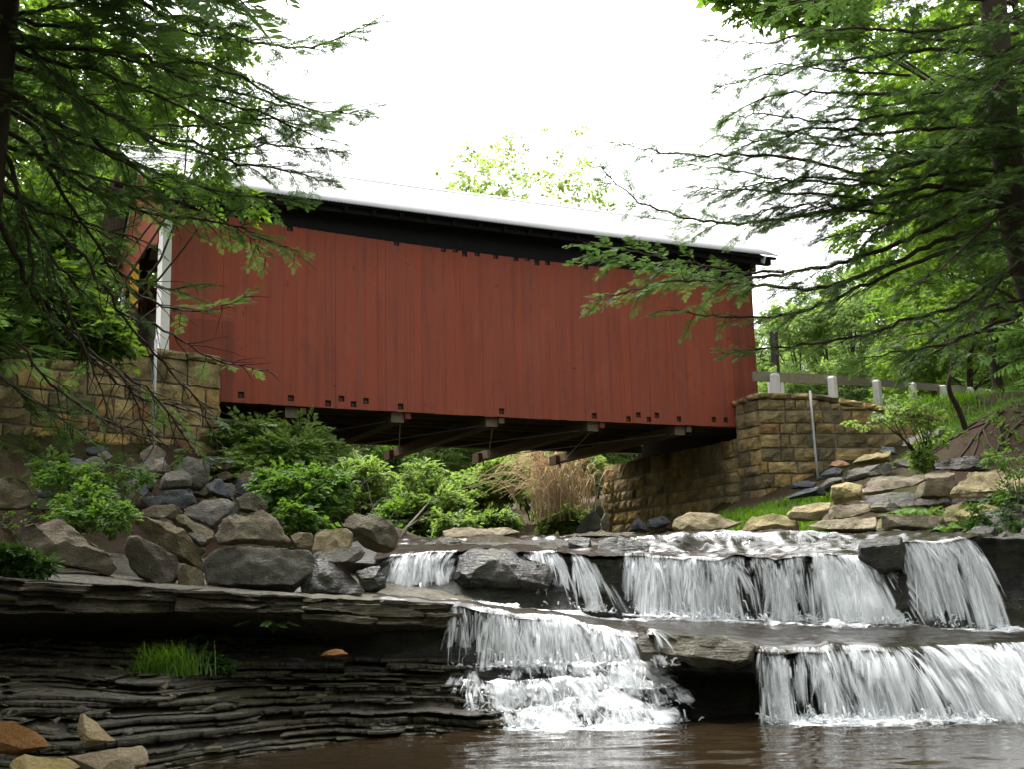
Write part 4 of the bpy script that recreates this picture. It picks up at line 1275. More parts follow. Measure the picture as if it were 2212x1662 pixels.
RB = [
    (cF([(395, 960), (400, 920), (470, 885), (570, 880), (620, 900), (750, 930), (700, 962), (560, 990), (430, 990)]), 24.6, 'rock_tan', 'rounded tan boulder with mossy skirt at the brink, left of the grass', 'boulder', 1),
    (cB([(100, 1130), (150, 1060), (300, 1050), (500, 1035), (520, 1060), (420, 1180), (300, 1205), (120, 1175)]), 24.1, 'rock_tan', 'long tan rock lying at the right end of the grass patch', 'boulder', 1),
    (cB([(410, 1180), (470, 1080), (560, 1025), (700, 1020), (830, 1050), (840, 1110), (700, 1160), (560, 1205), (430, 1205)]), 23.8, 'rock_tan', 'mossy tan ledge block beside the long tan rock', 'boulder', 1),
    (cB([(830, 1115), (840, 1040), (900, 1020), (1050, 1030), (1090, 1070), (1080, 1110), (930, 1120)]), 24.0, 'rock_ledge', 'cracked pale block in the middle ledge of the right bank', 'boulder', 1),
    (cB([(200, 1245), (350, 1190), (740, 1140), (890, 1135), (890, 1290), (400, 1295)]), 23.3, 'rock_tan', 'low mossy ledge just above the brink of the main falls', 'boulder', 1),
    (cB([(890, 1265), (900, 1120), (1040, 1100), (1150, 1115), (1400, 1130), (1480, 1150), (1490, 1295), (1100, 1295)]), 23.0, 'rock_tan', 'long rectangular tan ledge block above the right waterfall', 'boulder', 0.8),
    (cB([(1460, 1230), (1490, 1180), (1590, 1190), (1605, 1295), (1470, 1295)]), 23.0, 'rock_ledge', 'small dark block at the right end of the long tan ledge', 'boulder', 1),
    (cB([(490, 990), (490, 870), (560, 855), (720, 850), (770, 870), (775, 1005), (700, 1020), (530, 1025)]), 24.9, 'rock_tan', 'blocky tan rock at the left end of the overhanging slab', 'boulder', 1),
    (cB([(760, 900), (775, 800), (900, 780), (1100, 770), (1320, 765), (1330, 830), (1240, 885), (1100, 885), (790, 968)]), 24.5, 'rock_tan', 'overhanging tan slab with black shadow beneath on the right bank', 'rock slab', 1.5),
    (cB([(1230, 1010), (1320, 760), (1600, 755), (1625, 900), (1570, 1010), (1350, 1020)]), 25.5, 'rock_tan', 'lichen spotted block between the overhanging slab and the big right slab', 'boulder', 1),
    (cB([(1560, 1010), (1560, 860), (1620, 770), (2360, 690), (2460, 700), (2460, 1010), (1700, 1020)]), 24.6, 'rock_tan', 'big smooth tan slab at the right picture edge', 'rock slab', 0.8),
    (cB([(1580, 1130), (1620, 1050), (2400, 1060), (2400, 1300), (1700, 1300), (1620, 1200)]), 24.2, 'rock_tan', 'mossy ledge below the big smooth slab, overgrown with ferns', 'rock slab', 0.8),
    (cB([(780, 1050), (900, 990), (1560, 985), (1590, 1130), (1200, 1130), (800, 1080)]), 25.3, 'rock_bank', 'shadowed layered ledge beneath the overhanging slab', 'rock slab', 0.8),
    (cB([(1680, 1310), (1740, 1250), (1960, 1250), (2000, 1420), (1970, 1540), (1720, 1540)]), 21.8, 'rock_bank', 'dark mossy block right of the crest of the right waterfall', 'boulder', 1),
    (cB([(1980, 1310), (2060, 1270), (2130, 1330), (2120, 1410), (2000, 1410)]), 21.6, 'rock_ledge', 'small pale stone set in the dark bank right of the falls', 'boulder', 1),
    (cB([(2080, 1560), (2120, 1430), (2200, 1390), (2400, 1400), (2400, 1660), (2130, 1640)]), 20.9, 'rock_tan', 'rounded pale boulder at the right edge above the dark wet rocks', 'boulder', 1),
    (cD([(1930, 290), (2000, 255), (2350, 300), (2400, 660), (2040, 650), (1990, 450)]), 20.5, 'rock_wet', 'large black wet rock right of the right waterfall', 'boulder', 1),
    (cD([(2190, 120), (2350, 80), (2500, 200), (2500, 420), (2250, 330)]), 21.3, 'rock_bank', 'dark bank rock behind the black wet rock at the right edge', 'boulder', 1),
    (cD([(1345, 210), (1370, 162), (1580, 160), (1602, 345), (1480, 355), (1350, 275)]), 19.95, 'rock_wet', 'square dark mossy block between the two upper waterfalls', 'boulder', 1),
    (cD([(1465, 360), (1610, 342), (1640, 575), (1540, 575), (1485, 430)]), 19.9, 'rock_wet', 'wet black block below the square mossy one', 'boulder', 1),
    (cC([(640, 410), (680, 230), (800, 178), (1000, 180), (1240, 270), (1330, 330), (1300, 450), (1000, 470), (680, 460)]), 19.95, 'rock_wet', 'broad dark wet rock dividing the upper falls', 'boulder', 1),
    (cC([(1170, 240), (1230, 205), (1400, 212), (1420, 330), (1415, 470), (1330, 440)]), 20.15, 'rock_wet', 'upright wet block right of the broad dividing rock', 'boulder', 1),
    (cC([(1445, 240), (1790, 232), (1802, 400), (1795, 540), (1640, 540), (1470, 480)]), 20.35, 'rock_wet', 'flat faced wet block left of the main waterfall', 'boulder', 0.8),
    (cC([(1410, 125), (1440, 100), (1560, 108), (1572, 222), (1418, 225)]), 20.9, 'rock_wet', 'dark cube of rock on the crest above the trickles', 'boulder', 1),
    (cC([(1600, 226), (1620, 125), (1740, 98), (1880, 128), (1960, 150), (1958, 230)]), 20.95, 'rock_wet', 'low humped mossy rock on the crest left of the main falls', 'boulder', 1),
    (cC([(590, 135), (578, 62), (640, 40), (780, 50), (1030, 40), (1080, 75), (900, 100), (700, 150)]), 24.0, 'rock_tan', 'flat pale dry rock in midstream behind the crest', 'rock slab', 1.2),
    (cC([(680, 178), (760, 100), (900, 85), (1100, 120), (1190, 168), (900, 190)]), 22.6, 'rock_brown', 'mossy brown rock in front of the flat pale one', 'boulder', 1),
    (cC([(1175, 200), (1220, 140), (1320, 130), (1372, 170), (1395, 208)]), 21.4, 'rock_grey', 'rounded light grey stone on the crest in midstream', 'boulder', 1),
    (cC([(1030, 150), (1100, 92), (1400, 95), (1430, 150), (1250, 160)]), 23.1, 'rock_bank', 'low dark flat rock behind the rounded crest stone', 'boulder', 1),
    (cC([(1380, 95), (1600, 60), (1850, 70), (1880, 110), (1500, 118)]), 24.2, 'rock_ledge', 'long mossy flat rock before the foot of the pier', 'rock slab', 1),
    (cC([(420, 150), (580, 95), (700, 120), (680, 165), (450, 180)]), 22.6, 'rock_bank', 'low wet rock behind the left waterfall', 'boulder', 1),
    (cD([(200, 690), (270, 642), (450, 648), (700, 680), (815, 722), (805, 805), (700, 835), (230, 795)]), 16.55, 'rock_ledge', 'thick overhanging ledge block between the two lower waterfalls', 'rock slab', 2.2),
    (cF([(165, 978), (190, 922), (215, 908), (250, 950), (262, 980)]), 29.8, 'rock_blue', 'small dark pointed rock at the foot of the pier', 'boulder', 1),
    (cF([(250, 965), (270, 915), (340, 900), (385, 932), (330, 968)]), 29.6, 'rock_blue', 'dark rounded rock right of the pointed one at the pier foot', 'boulder', 1),
    (cH([(350, 1490), (355, 1430), (480, 1300), (540, 1285), (580, 1340), (590, 1450), (520, 1500)]), 33.0, 'rock_grey', 'pale grey leaning boulder left of the far corner of the pier', 'boulder', 1),
    (cH([(530, 1285), (560, 1235), (590, 1238), (625, 1290), (590, 1360), (560, 1320)]), 34.0, 'rock_grey', 'small pale stone above the leaning boulder by the pier', 'boulder', 1),
    (cH([(590, 1370), (650, 1290), (672, 1400), (640, 1470), (600, 1450)]), 33.4, 'rock_tan', 'tan stone tucked against the far corner of the pier', 'boulder', 1),
    (cB([(80, 975), (200, 930), (330, 880), (400, 880), (445, 965), (300, 990), (120, 1005)]), 28.2, 'rock_blue', 'long blue grey boulder at the top of the grass patch', 'boulder', 1),
    (cB([(355, 835), (440, 740), (540, 705), (592, 730), (590, 795), (480, 815)]), 29.6, 'rock_blue', 'slanting blue slab leaning at the foot of the right wing wall', 'boulder', 1),
    (cB([(110, 890), (150, 850), (250, 828), (350, 850), (345, 895), (140, 915)]), 29.6, 'rock_blue', 'flat grey rock at the foot of the wing wall beside the pipe', 'boulder', 1),
    (cB([(375, 880), (480, 800), (590, 800), (592, 855), (450, 945)]), 28.9, 'rock_grey', 'grey boulder below the slanting blue slab', 'boulder', 1),
    (cB([(590, 840), (620, 740), (780, 690), (990, 665), (1040, 700), (1030, 765), (800, 800), (620, 865)]), 28.0, 'rock_grey', 'large rough grey boulder above the overhanging slab', 'boulder', 1),
    (cB([(480, 705), (500, 660), (600, 650), (655, 690), (600, 725)]), 30.2, 'rock_ochre', 'reddish broken stone heaped against the right wing wall', 'boulder', 1),
    (cB([(670, 690), (740, 620), (880, 620), (960, 570), (1020, 580), (1035, 665), (800, 695)]), 29.2, 'rock_tan', 'tan boulder on the slope above the large rough one', 'boulder', 1),
    (cB([(1110, 525), (1150, 470), (1290, 390), (1480, 370), (1505, 420), (1340, 500), (1200, 535)]), 29.0, 'rock_grey', 'pale flat boulder on the slope under the sapling', 'boulder', 1),
    (cB([(935, 575), (945, 528), (1060, 540), (1085, 600), (980, 605)]), 29.8, 'rock_blue', 'small bluish stone near the end of the wing wall', 'boulder', 1),
    (cB([(1040, 700), (1060, 640), (1230, 640), (1255, 690), (1220, 730)]), 28.2, 'rock_grey', 'small pale stone beside the sapling foot', 'boulder', 1),
    (cB([(1370, 740), (1390, 650), (1500, 620), (1880, 610), (1950, 650), (1930, 745), (1500, 760)]), 26.6, 'rock_bank', 'brown layered outcrop below the bare soil slope', 'rock slab', 0.9),
]
RB += [
    ([(1690, 1150), (1700, 1108), (1800, 1092), (2000, 1085), (2230, 1075), (2240, 1165), (1800, 1160)], 25.0, 'rock_tan', 'long layered ledge running behind the right bank blocks', 'rock slab', 0.7),
    ([(1790, 1100), (1800, 1055), (1950, 1040), (2100, 1030), (2230, 1030), (2240, 1120), (1850, 1115)], 26.2, 'rock_bank', 'dark upper ledge behind the overhanging slab', 'rock slab', 0.7),
    ([(1590, 1150), (1620, 1120), (1680, 1112), (1720, 1125), (1730, 1160), (1640, 1165)], 24.3, 'rock_tan', 'low mossy stone at the brink in front of the grass', 'boulder', 1),
    ([(2085, 1150), (2110, 1100), (2240, 1090), (2260, 1240), (2120, 1240)], 22.6, 'rock_bank', 'dark mossy bank rock above the black wet rock', 'boulder', 1),
]
for k, (pl, Y_, mt, lb, ct, dp) in enumerate(RB):
    boulder(pl, Y_, mt, lb, seed=k + 60, depth=dp, cat=ct, layered=0.8 if ct == 'rock slab' else 0.3, top=(20, 50), side=(4, 22), bev=0.02, chop=(0.86, 0.97) if ct == 'rock slab' or 'ledge' in lb or 'block' in lb else (0.75, 0.9))

FB = [
    (cE([(-60, 1130), (-40, 985), (120, 952), (200, 1010), (300, 1100), (210, 1145), (60, 1165)]), 11.4, 'rock_ochre', 'orange brown angular rock at the lower left corner'),
    (cE([(440, 1000), (460, 920), (500, 930), (600, 1010), (665, 1075), (520, 1115), (480, 1118), (450, 1050)]), 11.3, 'rock_pale', 'upright pale shard among the near corner rocks'),
    (cE([(380, 1170), (560, 1105), (830, 1085), (852, 1120), (842, 1200), (780, 1250), (500, 1260)]), 10.9, 'rock_pale', 'flat pale slab in front of the upright shard'),
    (cE([(50, 1220), (90, 1160), (240, 1145), (400, 1170), (468, 1225), (300, 1275), (70, 1275)]), 10.5, 'rock_pale', 'pale flat rock at the bottom left edge of the picture'),
    (cE([(570, 1250), (640, 1185), (740, 1165), (768, 1200), (768, 1290), (600, 1290)]), 10.6, 'rock_pale', 'small pale rock nearest the water at the bottom edge'),
    (cE([(20, 945), (100, 875), (300, 845), (560, 858), (585, 890), (500, 925), (200, 955)]), 12.2, 'rock_bank', 'dark flat slab lying on the shale behind the orange rock'),
    (cE([(1820, 595), (1850, 565), (1940, 550), (1985, 585), (1900, 605)]), 15.9, 'rock_ochre', 'small reddish stone under the overhanging ledge'),
]
for k, (pl, Y_, mt, lb) in enumerate(FB):
    boulder(pl, Y_, mt, lb, name='angular_rock', cat='rock', seed=k + 130, depth=1.1, bev=0.03, amp=0.6, top=(35, 60), el=0.05)


# overhanging ledge along the left bank, three joined beds, each a thing with its own broken front
def ledge(x_from, x_to, tops, bots, Yf, back, label, mat, seed):
    """tops / bots: picture heights of the upper and lower front edge; Yf: distance of the front edge"""
    n = 120
    vx = np.linspace(x_from, x_to, n)
    ty = np.interp(vx, *zip(*tops)); by = np.interp(vx, *zip(*bots)); yf = np.interp(vx, *zip(*Yf))
    T = np.array([P(a, b, c_) for a, b, c_ in zip(vx, ty, yf)]); Bm = np.array([P(a, b, c_) for a, b, c_ in zip(vx, by, yf)])
    rows = []
    bk = np.array([0.1, back, 0])
    m = 26
    for i in range(8): rows.append(Bm + bk * (1 - i / 8) + np.array([0, 0, -0.95]) * (1 - i / 8))
    for i in range(m):
        t_ = i / (m - 1)
        rows.append(Bm * (1 - t_) + T * t_)
    for i in range(1, 18): rows.append(T + bk * (i / 17) + np.array([0, 0, 0.45]) * (i / 17) ** 2)
    V = np.vstack(rows)
    face = np.zeros(len(rows)); face[8:8 + m] = 1
    fw = np.repeat(face, n)
    lz = np.floor((V[:, 2] + 0.06 * V[:, 0]) / 0.055 + 0.4 * fbm(V * [0.7, 0.7, 2], seed, 2)).astype(np.int64)
    cx = np.floor(V[:, 0] * 1.3 + 0.7 * fbm(V * [0.3, 0.3, 6], seed + 1, 2)).astype(np.int64)
    V[:, 1] += fw * (0.26 * (ihash(lz, cx, 0 * lz, seed) - 0.4) + 0.12 * (ihash(lz, 0 * lz, 0 * lz, seed + 3) - 0.5)) + 0.06 * fbm(V * [2, 2, 5], seed + 7, 4)
    V[:, 2] += 0.03 * fbm(V * [1.5, 1.5, 1], seed + 8, 4)
    F = grid_faces(n, len(rows))
    Lc = [tuple(i * n for i in range(len(rows)))[::-1], tuple(i * n + n - 1 for i in range(len(rows)))]
    o = mobj('rock_ledge', V, [tuple(f_) for f_ in F] + Lc, M[mat], loc=np.array([T[n // 2][0], T[n // 2][1] + 0.5, Bm[:, 2].min()]))
    tag(o, label, 'rock ledge')


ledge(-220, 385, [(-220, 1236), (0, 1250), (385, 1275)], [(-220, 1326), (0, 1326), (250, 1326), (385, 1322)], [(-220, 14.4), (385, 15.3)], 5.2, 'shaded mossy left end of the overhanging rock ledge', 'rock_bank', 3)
ledge(380, 660, [(380, 1276), (660, 1288)], [(380, 1320), (520, 1326), (660, 1338)], [(380, 15.25), (660, 15.9)], 5.2, 'broken middle of the overhanging ledge with a bright top edge', 'rock_ledge', 5)
ledge(655, 1000, [(655, 1287), (1000, 1311)], [(655, 1338), (800, 1346), (1000, 1362)], [(655, 15.85), (1000, 17.3)], 4.4, 'right end of the overhanging ledge running into the lower falls', 'rock_ledge', 9)
# ------------------------------------------------------------------ water
def water_mat(name, body, foam_lo, foam_hi, scale, stretch, rough=0.05, bump=0.3):
    """still or running water: dark and glossy, white where the 'foam' attribute and a noise say so"""
    g = G(name, rough, 0.5)
    pos = g.n('ShaderNodeNewGeometry').outputs['Position']
    v = g.map(pos, stretch)
    n1 = g.noise(v, scale, 8, 0.72, 0.6)
    f = g.attr('foam')
    k = g.math('SUBTRACT', g.math('ADD', n1, g.math('MULTIPLY', f, 0.75)), foam_lo)
    k = g.math('DIVIDE', k, foam_hi - foam_lo, clamp=True)
    g.set('Base Color', g.mix(k, body, (0.80, 0.83, 0.84)))
    g.set('Roughness', g.math('ADD', g.math('MULTIPLY', k, 0.6), rough))
    g.set('IOR', 1.33)
    g.set('Specular IOR Level', 0.5 if name == 'pool_water' else 0.3)
    g.bump(g.math('ADD', g.noise(g.map(pos, (stretch[0] * 1.2, stretch[1] * 1.4, 1)), scale * 1.4, 4, 0.6), g.math('MULTIPLY', k, 0.8)), bump, 0.03)
    M[name] = g.m


water_mat('pool_water', (0.019, 0.013, 0.0065), 0.95, 1.12, 2.2, (1.0, 1.6, 1.0), 0.03, 0.10)
water_mat('run_water', (0.028, 0.024, 0.018), 0.80, 1.02, 3.2, (0.8, 2.4, 1.0), 0.2, 0.2)


def fall_mat(name, lo, hi, soft):
    m = bpy.data.materials.new(name)
    m.use_nodes = True
    t = m.node_tree
    for nd in list(t.nodes): t.nodes.remove(nd)
    g = G.__new__(G); g.m, g.t = m, t
    g.out = t.nodes.new('ShaderNodeOutputMaterial')
    uv = g.coord('UV')
    if soft:      # single strands: soft sides and ends
        s_ = g.n('ShaderNodeSeparateXYZ', {'Vector': uv})
        a = g.math('SUBTRACT', 1.0, g.math('POWER', g.math('ABSOLUTE', g.math('SUBTRACT', g.math('MULTIPLY', s_.outputs[0], 2.0), 1.0)), 2.0))
        b = g.math('SINE', g.math('MULTIPLY', s_.outputs[1], math.pi))
        al = g.math('MULTIPLY', g.math('MULTIPLY', a, g.math('POWER', b, 0.6)), g.attr('flow'), clamp=True)
    else:         # thin sheet: streaks along the fall
        n1 = g.noise(g.map(uv, (20, 3.0, 1)), 1.0, 5, 0.65, 0.5)
        n2 = g.noise(g.map(uv, (6.5, 2.2, 1), loc=(3, 7, 0)), 1.0, 4, 0.6, 0.5)
        k = g.math('ADD', g.math('ADD', g.math('MULTIPLY', n1, 0.55), g.math('MULTIPLY', n2, 0.45)), g.math('MULTIPLY', g.math('SUBTRACT', g.attr('flow'), 0.5), 0.40))
        al = g.math('DIVIDE', g.math('SUBTRACT', k, lo), hi - lo, clamp=True)
        al = g.math('MULTIPLY', al, g.math('MULTIPLY', g.math('MINIMUM', g.math('MULTIPLY', g.attr('flow'), 5.0), 1.0), 0.9))
    d = g.n('ShaderNodeBsdfDiffuse', {'Color': (0.94, 0.96, 0.97, 1)}).outputs[0]
    tr_ = g.n('ShaderNodeBsdfTranslucent', {'Color': (0.80, 0.84, 0.86, 1)}).outputs[0]
    gl = g.n('ShaderNodeBsdfGlossy', {'Color': (1, 1, 1, 1), 'Roughness': 0.35}).outputs[0]
    s1 = g.n('ShaderNodeMixShader', {0: 0.18, 1: d, 2: tr_}).outputs[0]
    s2 = g.n('ShaderNodeMixShader', {0: 0.12, 1: s1, 2: gl}).outputs[0]
    tp = g.n('ShaderNodeBsdfTransparent').outputs[0]
    t.links.new(g.n('ShaderNodeMixShader', {0: al, 1: tp, 2: s2}).outputs[0], g.out.inputs[0])
    M[name] = m


fall_mat('fall_sheet', 0.49, 0.68, False)
fall_mat('fall_strand', 0, 1, True)

# pool
wx = axis([(-7.5, 8.6, 0.08), (8.6, 40, 1.5)])
wy = axis([(-30, 4, 2.0), (4, 9, 0.15), (9, 17.9, 0.05)])
X, Y = np.meshgrid(wx, wy)
x, y = X.ravel(), Y.ravel()
near = np.exp(-np.clip(16.3 - y, 0, 9) / 1.6)
p3 = np.stack([x * 1.1, y * 2.6, 0 * x], 1)
z = 0.010 * fbm(p3 * 1.6, 61, 3) + 0.007 * np.sin(y * 7 + 1.3 * fbm(p3 * 0.4, 63, 2) * 3) * (0.4 + 0.6 * vnoise(p3 * 0.5, 64)) + near * 0.03 * fbm(p3 * 2.5, 65, 3)
hasfall = np.maximum(sstep(-0.9, 0.0, x) * (1 - sstep(1.8, 2.6, x)), sstep(3.2, 3.7, x))
foam = hasfall * (0.55 * np.exp(-np.clip(16.2 - y, 0, 9) / 0.5) + 0.30 * np.exp(-np.clip(16.4 - y, 0, 9) / 1.6)) + 0.30 * sstep(0.5, 4, x) * np.exp(-np.abs(14.6 - y) / 1.4)
o = mobj('pool_water', np.stack([x, y, z], 1), grid_faces(len(wx), len(wy)), M['pool_water'], smooth=True, attrs={'foam': foam})
tag(o, 'brown rippled pool below the falls', 'water', kind='structure')

# terrace water between the lower lip and the foot of the upper falls
tx = np.arange(-2.2, 10.4, 0.05)
y0, z0 = at(R_lip, tx); y1, z1 = at(R_base, tx)
rows = []; fo = []
nr = 60
for i in range(nr):
    t_ = i / (nr - 1)
    yy = (y0 - 0.12) * (1 - t_) + (y1 + 0.35) * t_
    zz = (z0 + 0.05) * (1 - t_) + (z1 + 0.03) * t_
    if i < 5: zz = zz - 0.02 * (5 - i) ** 1.3 * 0.5
    rows.append(np.stack([tx, yy, zz], 1))
    dfoot = np.clip((y1 - yy), 0, 5)
    fo.append(np.exp(-dfoot / 0.42) * 0.85 + 0.06)
V = np.vstack(rows); fo = np.concatenate(fo)
V[:, 2] += 0.020 * fbm(V * [2.2, 5, 0], 71, 4) + 0.035 * fo * fbm(V * [5, 6, 0], 72, 3)
fo *= 1 - 0.5 * (sstep(1.6, 2.0, V[:, 0]) * (1 - sstep(3.2, 3.7, V[:, 0]))) * (V[:, 1] < 18.2)
o = mobj('creek_water', V, grid_faces(len(tx), nr), M['run_water'], smooth=True, attrs={'foam': fo})
tag(o, 'shallow running water on the ledge between the upper and lower falls', 'water', kind='structure')

# water arriving over the crest
ux = np.arange(-2.3, 8.0, 0.05)
ym_, zm_ = at(R_mid, ux); yk_, zk_ = at(R_back, ux); yt_, zt_ = at(R_top, ux)
rows = []; fo = []
stops = [(ym_ - 0.1, zm_ + 0.01), (ym_ + 0.25, zm_ + 0.06), (yk_ - 0.05, zk_ + 0.05), (yt_ - 0.25, zk_ * 0.35 + zt_ * 0.65), (yt_ + 0.05, zt_ + 0.04), (yt_ + 1.2, zt_ + 0.10), (27.4 + 0 * ux, np.maximum(zt_ + 0.2, 2.75))]
amt = [0.22, 0.25, 0.42, 0.26, 0.2, 0.1, 0.03]
cnt = [6, 14, 12, 6, 10, 20]
main = sstep(1.75, 2.0, ux) * (1 - sstep(6.1, 6.4, ux))
for k in range(6):
    for i in range(cnt[k] + (1 if k == 5 else 0)):
        t_ = i / cnt[k]
        rows.append(np.stack([ux, stops[k][0] * (1 - t_) + stops[k + 1][0] * t_, stops[k][1] * (1 - t_) + stops[k + 1][1] * t_], 1))
        fo.append((amt[k] * (1 - t_) + amt[k + 1] * t_) * (0.35 + 0.65 * main))
V = np.vstack(rows); fo = np.concatenate(fo)
V[:, 2] += 0.05 * fbm(V * [2.2, 3, 0], 81, 4) * np.clip(fo * 3, 0.3, 1.2) + 0.02 * fbm(V * [8, 9, 0], 82, 3)
o = mobj('creek_water', V, grid_faces(len(ux), len(rows)), M['run_water'], smooth=True, attrs={'foam': fo})
tag(o, 'creek water sliding over the crest of the upper falls', 'water', kind='structure')


def X_at(v, Y): return P(v, 1280, Y)[0]


def waterfall(label, lip, foot_z, span, dens, Yref, nst, seed, v0=(0.25, 0.75), fan=0.0, lean=0.0, wid=(0.008, 0.03), sheets=2, wob=0.06, zoff=0.03, v0l=None, leanl=None):
    """dens: list of (picture x, density). One object: streaked sheets plus single strands"""
    r = np.random.RandomState(seed)
    xa, xb = X_at(span[0], Yref), X_at(span[1], Yref)
    dx = np.array([X_at(d[0], Yref) for d in dens]); dv = np.array([d[1] for d in dens])
    Vs, Fs, flow, uvs = [], [], [], []
    off = 0
    fz = (lambda x_: np.interp(x_, foot_z[:, 0], foot_z[:, 2])) if isinstance(foot_z, np.ndarray) else (lambda x_: foot_z + 0 * x_)
    mats = []
    lnf = (lambda q_: np.interp(q_, [X_at(a, Yref) for a, _ in leanl], [b for _, b in leanl])) if leanl else (lambda q_: lean + 0 * q_)
    v0f = (lambda q_: np.interp(q_, [X_at(a, Yref) for a, _ in v0l], [b for _, b in v0l])) if v0l else (lambda q_: 0.5 * (v0[0] + v0[1]) + 0 * q_)
    # sheets
    for sh in range(sheets):
        xs = np.arange(xa - 0.02, xb + 0.02, 0.03)
        m, pre = 36, 5
        ly, lz = at(lip, xs)
        vv = v0f(xs) * (0.65 + 0.4 * sh) + 0.22 * vnoise(np.stack([xs * 2.5, 0 * xs + sh, 0 * xs], 1), seed) + 0.12 * vnoise(np.stack([xs * 7, 0 * xs + sh, 0 * xs], 1), seed + 1)
        H = np.maximum(lz + zoff - fz(xs), 0.1)
        T_ = np.sqrt(2 * H / 9.8)
        G_, fl_, uv_ = [], [], []
        ed = np.minimum(xs - xa, xb - xs)
        for i in range(m):
            u = (i - pre) / (m - 1 - pre)
            up_ = np.clip(u, 0, 1)
            tt = T_ * up_
            c_ = (xs - 0.5 * (xa + xb)) / (xb - xa) * 2
            nz = np.stack([xs * 4, 0 * xs + i * 0.16, 0 * xs + sh * 5], 1)
            xx = xs + (fan * np.clip(c_, -1, 1) + lnf(xs)) * up_ ** 1.3 + 0.05 * vnoise(nz * [.7, 1, 1], seed + 3) * up_
            yy = ly - 0.02 - vv * tt - 0.07 * vnoise(nz, seed + 4) * up_ + (0.3 * -u * 4 if u < 0 else 0)
            zz = lz + zoff - 0.5 * 9.8 * tt ** 2 + 0.012 * sh + 0.02 * vnoise(nz * [1, .5, 1], seed + 8)
            G_.append(np.stack([xx, yy, zz], 1))
            cl_ = 0.5 * vnoise(np.stack([xs * 2.6, 0 * xs + up_ * 1.6, 0 * xs + sh * 3], 1), seed + 6) + 0.25 * vnoise(np.stack([xs * 7, 0 * xs + up_ * 2.5, 0 * xs + sh * 3], 1), seed + 7)
            dd = np.interp(xs, dx, dv) - 0.33 + cl_ - (0.22 * max(0, 1 - max(u, 0) / 0.14)) - (0.35 if u < 0 else 0) + 0.18 * up_ ** 3
            dd = dd * np.clip((ed + 0.08 * vnoise(nz * [2, 1.5, 1], seed + 9)) / 0.10, 0, 1) * (0 if i == 0 else 1)
            fl_.append(np.clip(dd, 0, 1.25))
            uv_.append(np.stack([xs * (0.55, 0.95, 1.45)[sh % 3] + sh * 13.7 + seed, u * T_ * (0.8, 1.0, 1.3)[sh % 3]], 1))
        V = np.vstack(G_)
        F = grid_faces(len(xs), m)
        Vs.append(V); Fs.append(F + off); off += len(V)
        flow.append(np.concatenate(fl_)); uvs.append(np.vstack(uv_))
        mats.append(np.zeros(len(F), int))
    # strands, in bundles
    nb_ = max(4, nst // 16)
    bxs = r.uniform(xa, xb, nb_ * 4)
    bxs = bxs[r.uniform(0, 1, nb_ * 4) < np.interp(bxs, dx, dv) ** 1.5][:nb_]
    nb_ = len(bxs)
    pick = r.randint(0, nb_, nst)
    x_ = np.clip(bxs[pick] + r.normal(0, 0.035, nst), xa, xb)
    n = nst
    ly, lz = at(lip, x_)
    lz = lz + zoff
    H = np.maximum(lz - fz(x_), 0.1)
    T_ = np.sqrt(2 * H / 9.8)
    bta = r.uniform(0.0, 0.8, nb_)
    ta = np.abs(bta[pick] + r.normal(0, 0.13, n))
    tb = np.minimum(ta + r.uniform(0.10, 0.42, n), 1.03)
    bv = v0f(bxs) * r.uniform(0.6, 1.5, nb_)
    vv = bv[pick] + r.normal(0, 0.05, n)
    w = r.uniform(wid[0], wid[1], n) * (0.45 + 1.5 * r.uniform(0, 1, n) ** 3)
    sgm = 5
    bhit = r.uniform(0.15, 0.9, nb_); bhs = r.normal(0, 0.16, nb_); bho = np.abs(r.normal(0, 0.10, nb_))
    bdr = r.normal(0, wob, nb_)
    drift = bdr[pick] + r.normal(0, wob * .6, n)
    c_ = np.clip((x_ - 0.5 * (xa + xb)) / (xb - xa) * 2, -1, 1)
    tw = r.uniform(-0.6, 0.6, n)
    V = np.zeros((n, sgm, 2, 3)); U = np.zeros((n, sgm, 2, 2)); Fl = np.zeros((n, sgm, 2))
    br_ = 0.10 + 0.75 * r.uniform(0, 1, n) ** 2.2
    for i in range(sgm):
        u = ta + (tb - ta) * i / (sgm - 1)
        tt = np.clip(u, 0, 2) * T_
        aft = np.clip(u - bhit[pick], 0, 1)
        xx = x_ + (fan * c_ + lnf(x_)) * np.clip(u, 0, 1.2) ** 1.3 + drift * u + (bhs[pick] + 0.5 * drift) * aft
        yy = ly - 0.03 - vv * tt - bho[pick] * np.sqrt(aft)
        zz = lz - 0.5 * 9.8 * tt ** 2 + 0.01
        ww = w * (0.6 + 0.9 * np.clip(u, 0, 1))
        for s_, sg in ((0, -1), (1, 1)):
            V[:, i, s_, 0] = xx + sg * ww * np.cos(tw); V[:, i, s_, 1] = yy + sg * ww * np.sin(tw); V[:, i, s_, 2] = zz
            U[:, i, s_, 0] = s_; U[:, i, s_, 1] = i / (sgm - 1)
            Fl[:, i, s_] = br_
    idx = np.arange(n * sgm * 2).reshape(n, sgm, 2)
    F = np.stack([idx[:, :-1, 0], idx[:, :-1, 1], idx[:, 1:, 1], idx[:, 1:, 0]], -1).reshape(-1, 4)
    Vs.append(V.reshape(-1, 3)); Fs.append(F + off); off += n * sgm * 2
    flow.append(Fl.ravel()); uvs.append(U.reshape(-1, 2)); mats.append(np.ones(len(F), int))
    # splash at the foot: short strands thrown up and forward
    ns = nst // 3
    x2 = r.uniform(xa, xb, ns * 3)
    x2 = x2[r.uniform(0, 1, ns * 3) < np.interp(x2, dx, dv)][:ns]
    n2 = len(x2)
    c_ = np.clip((x2 - 0.5 * (xa + xb)) / (xb - xa) * 2, -1, 1)
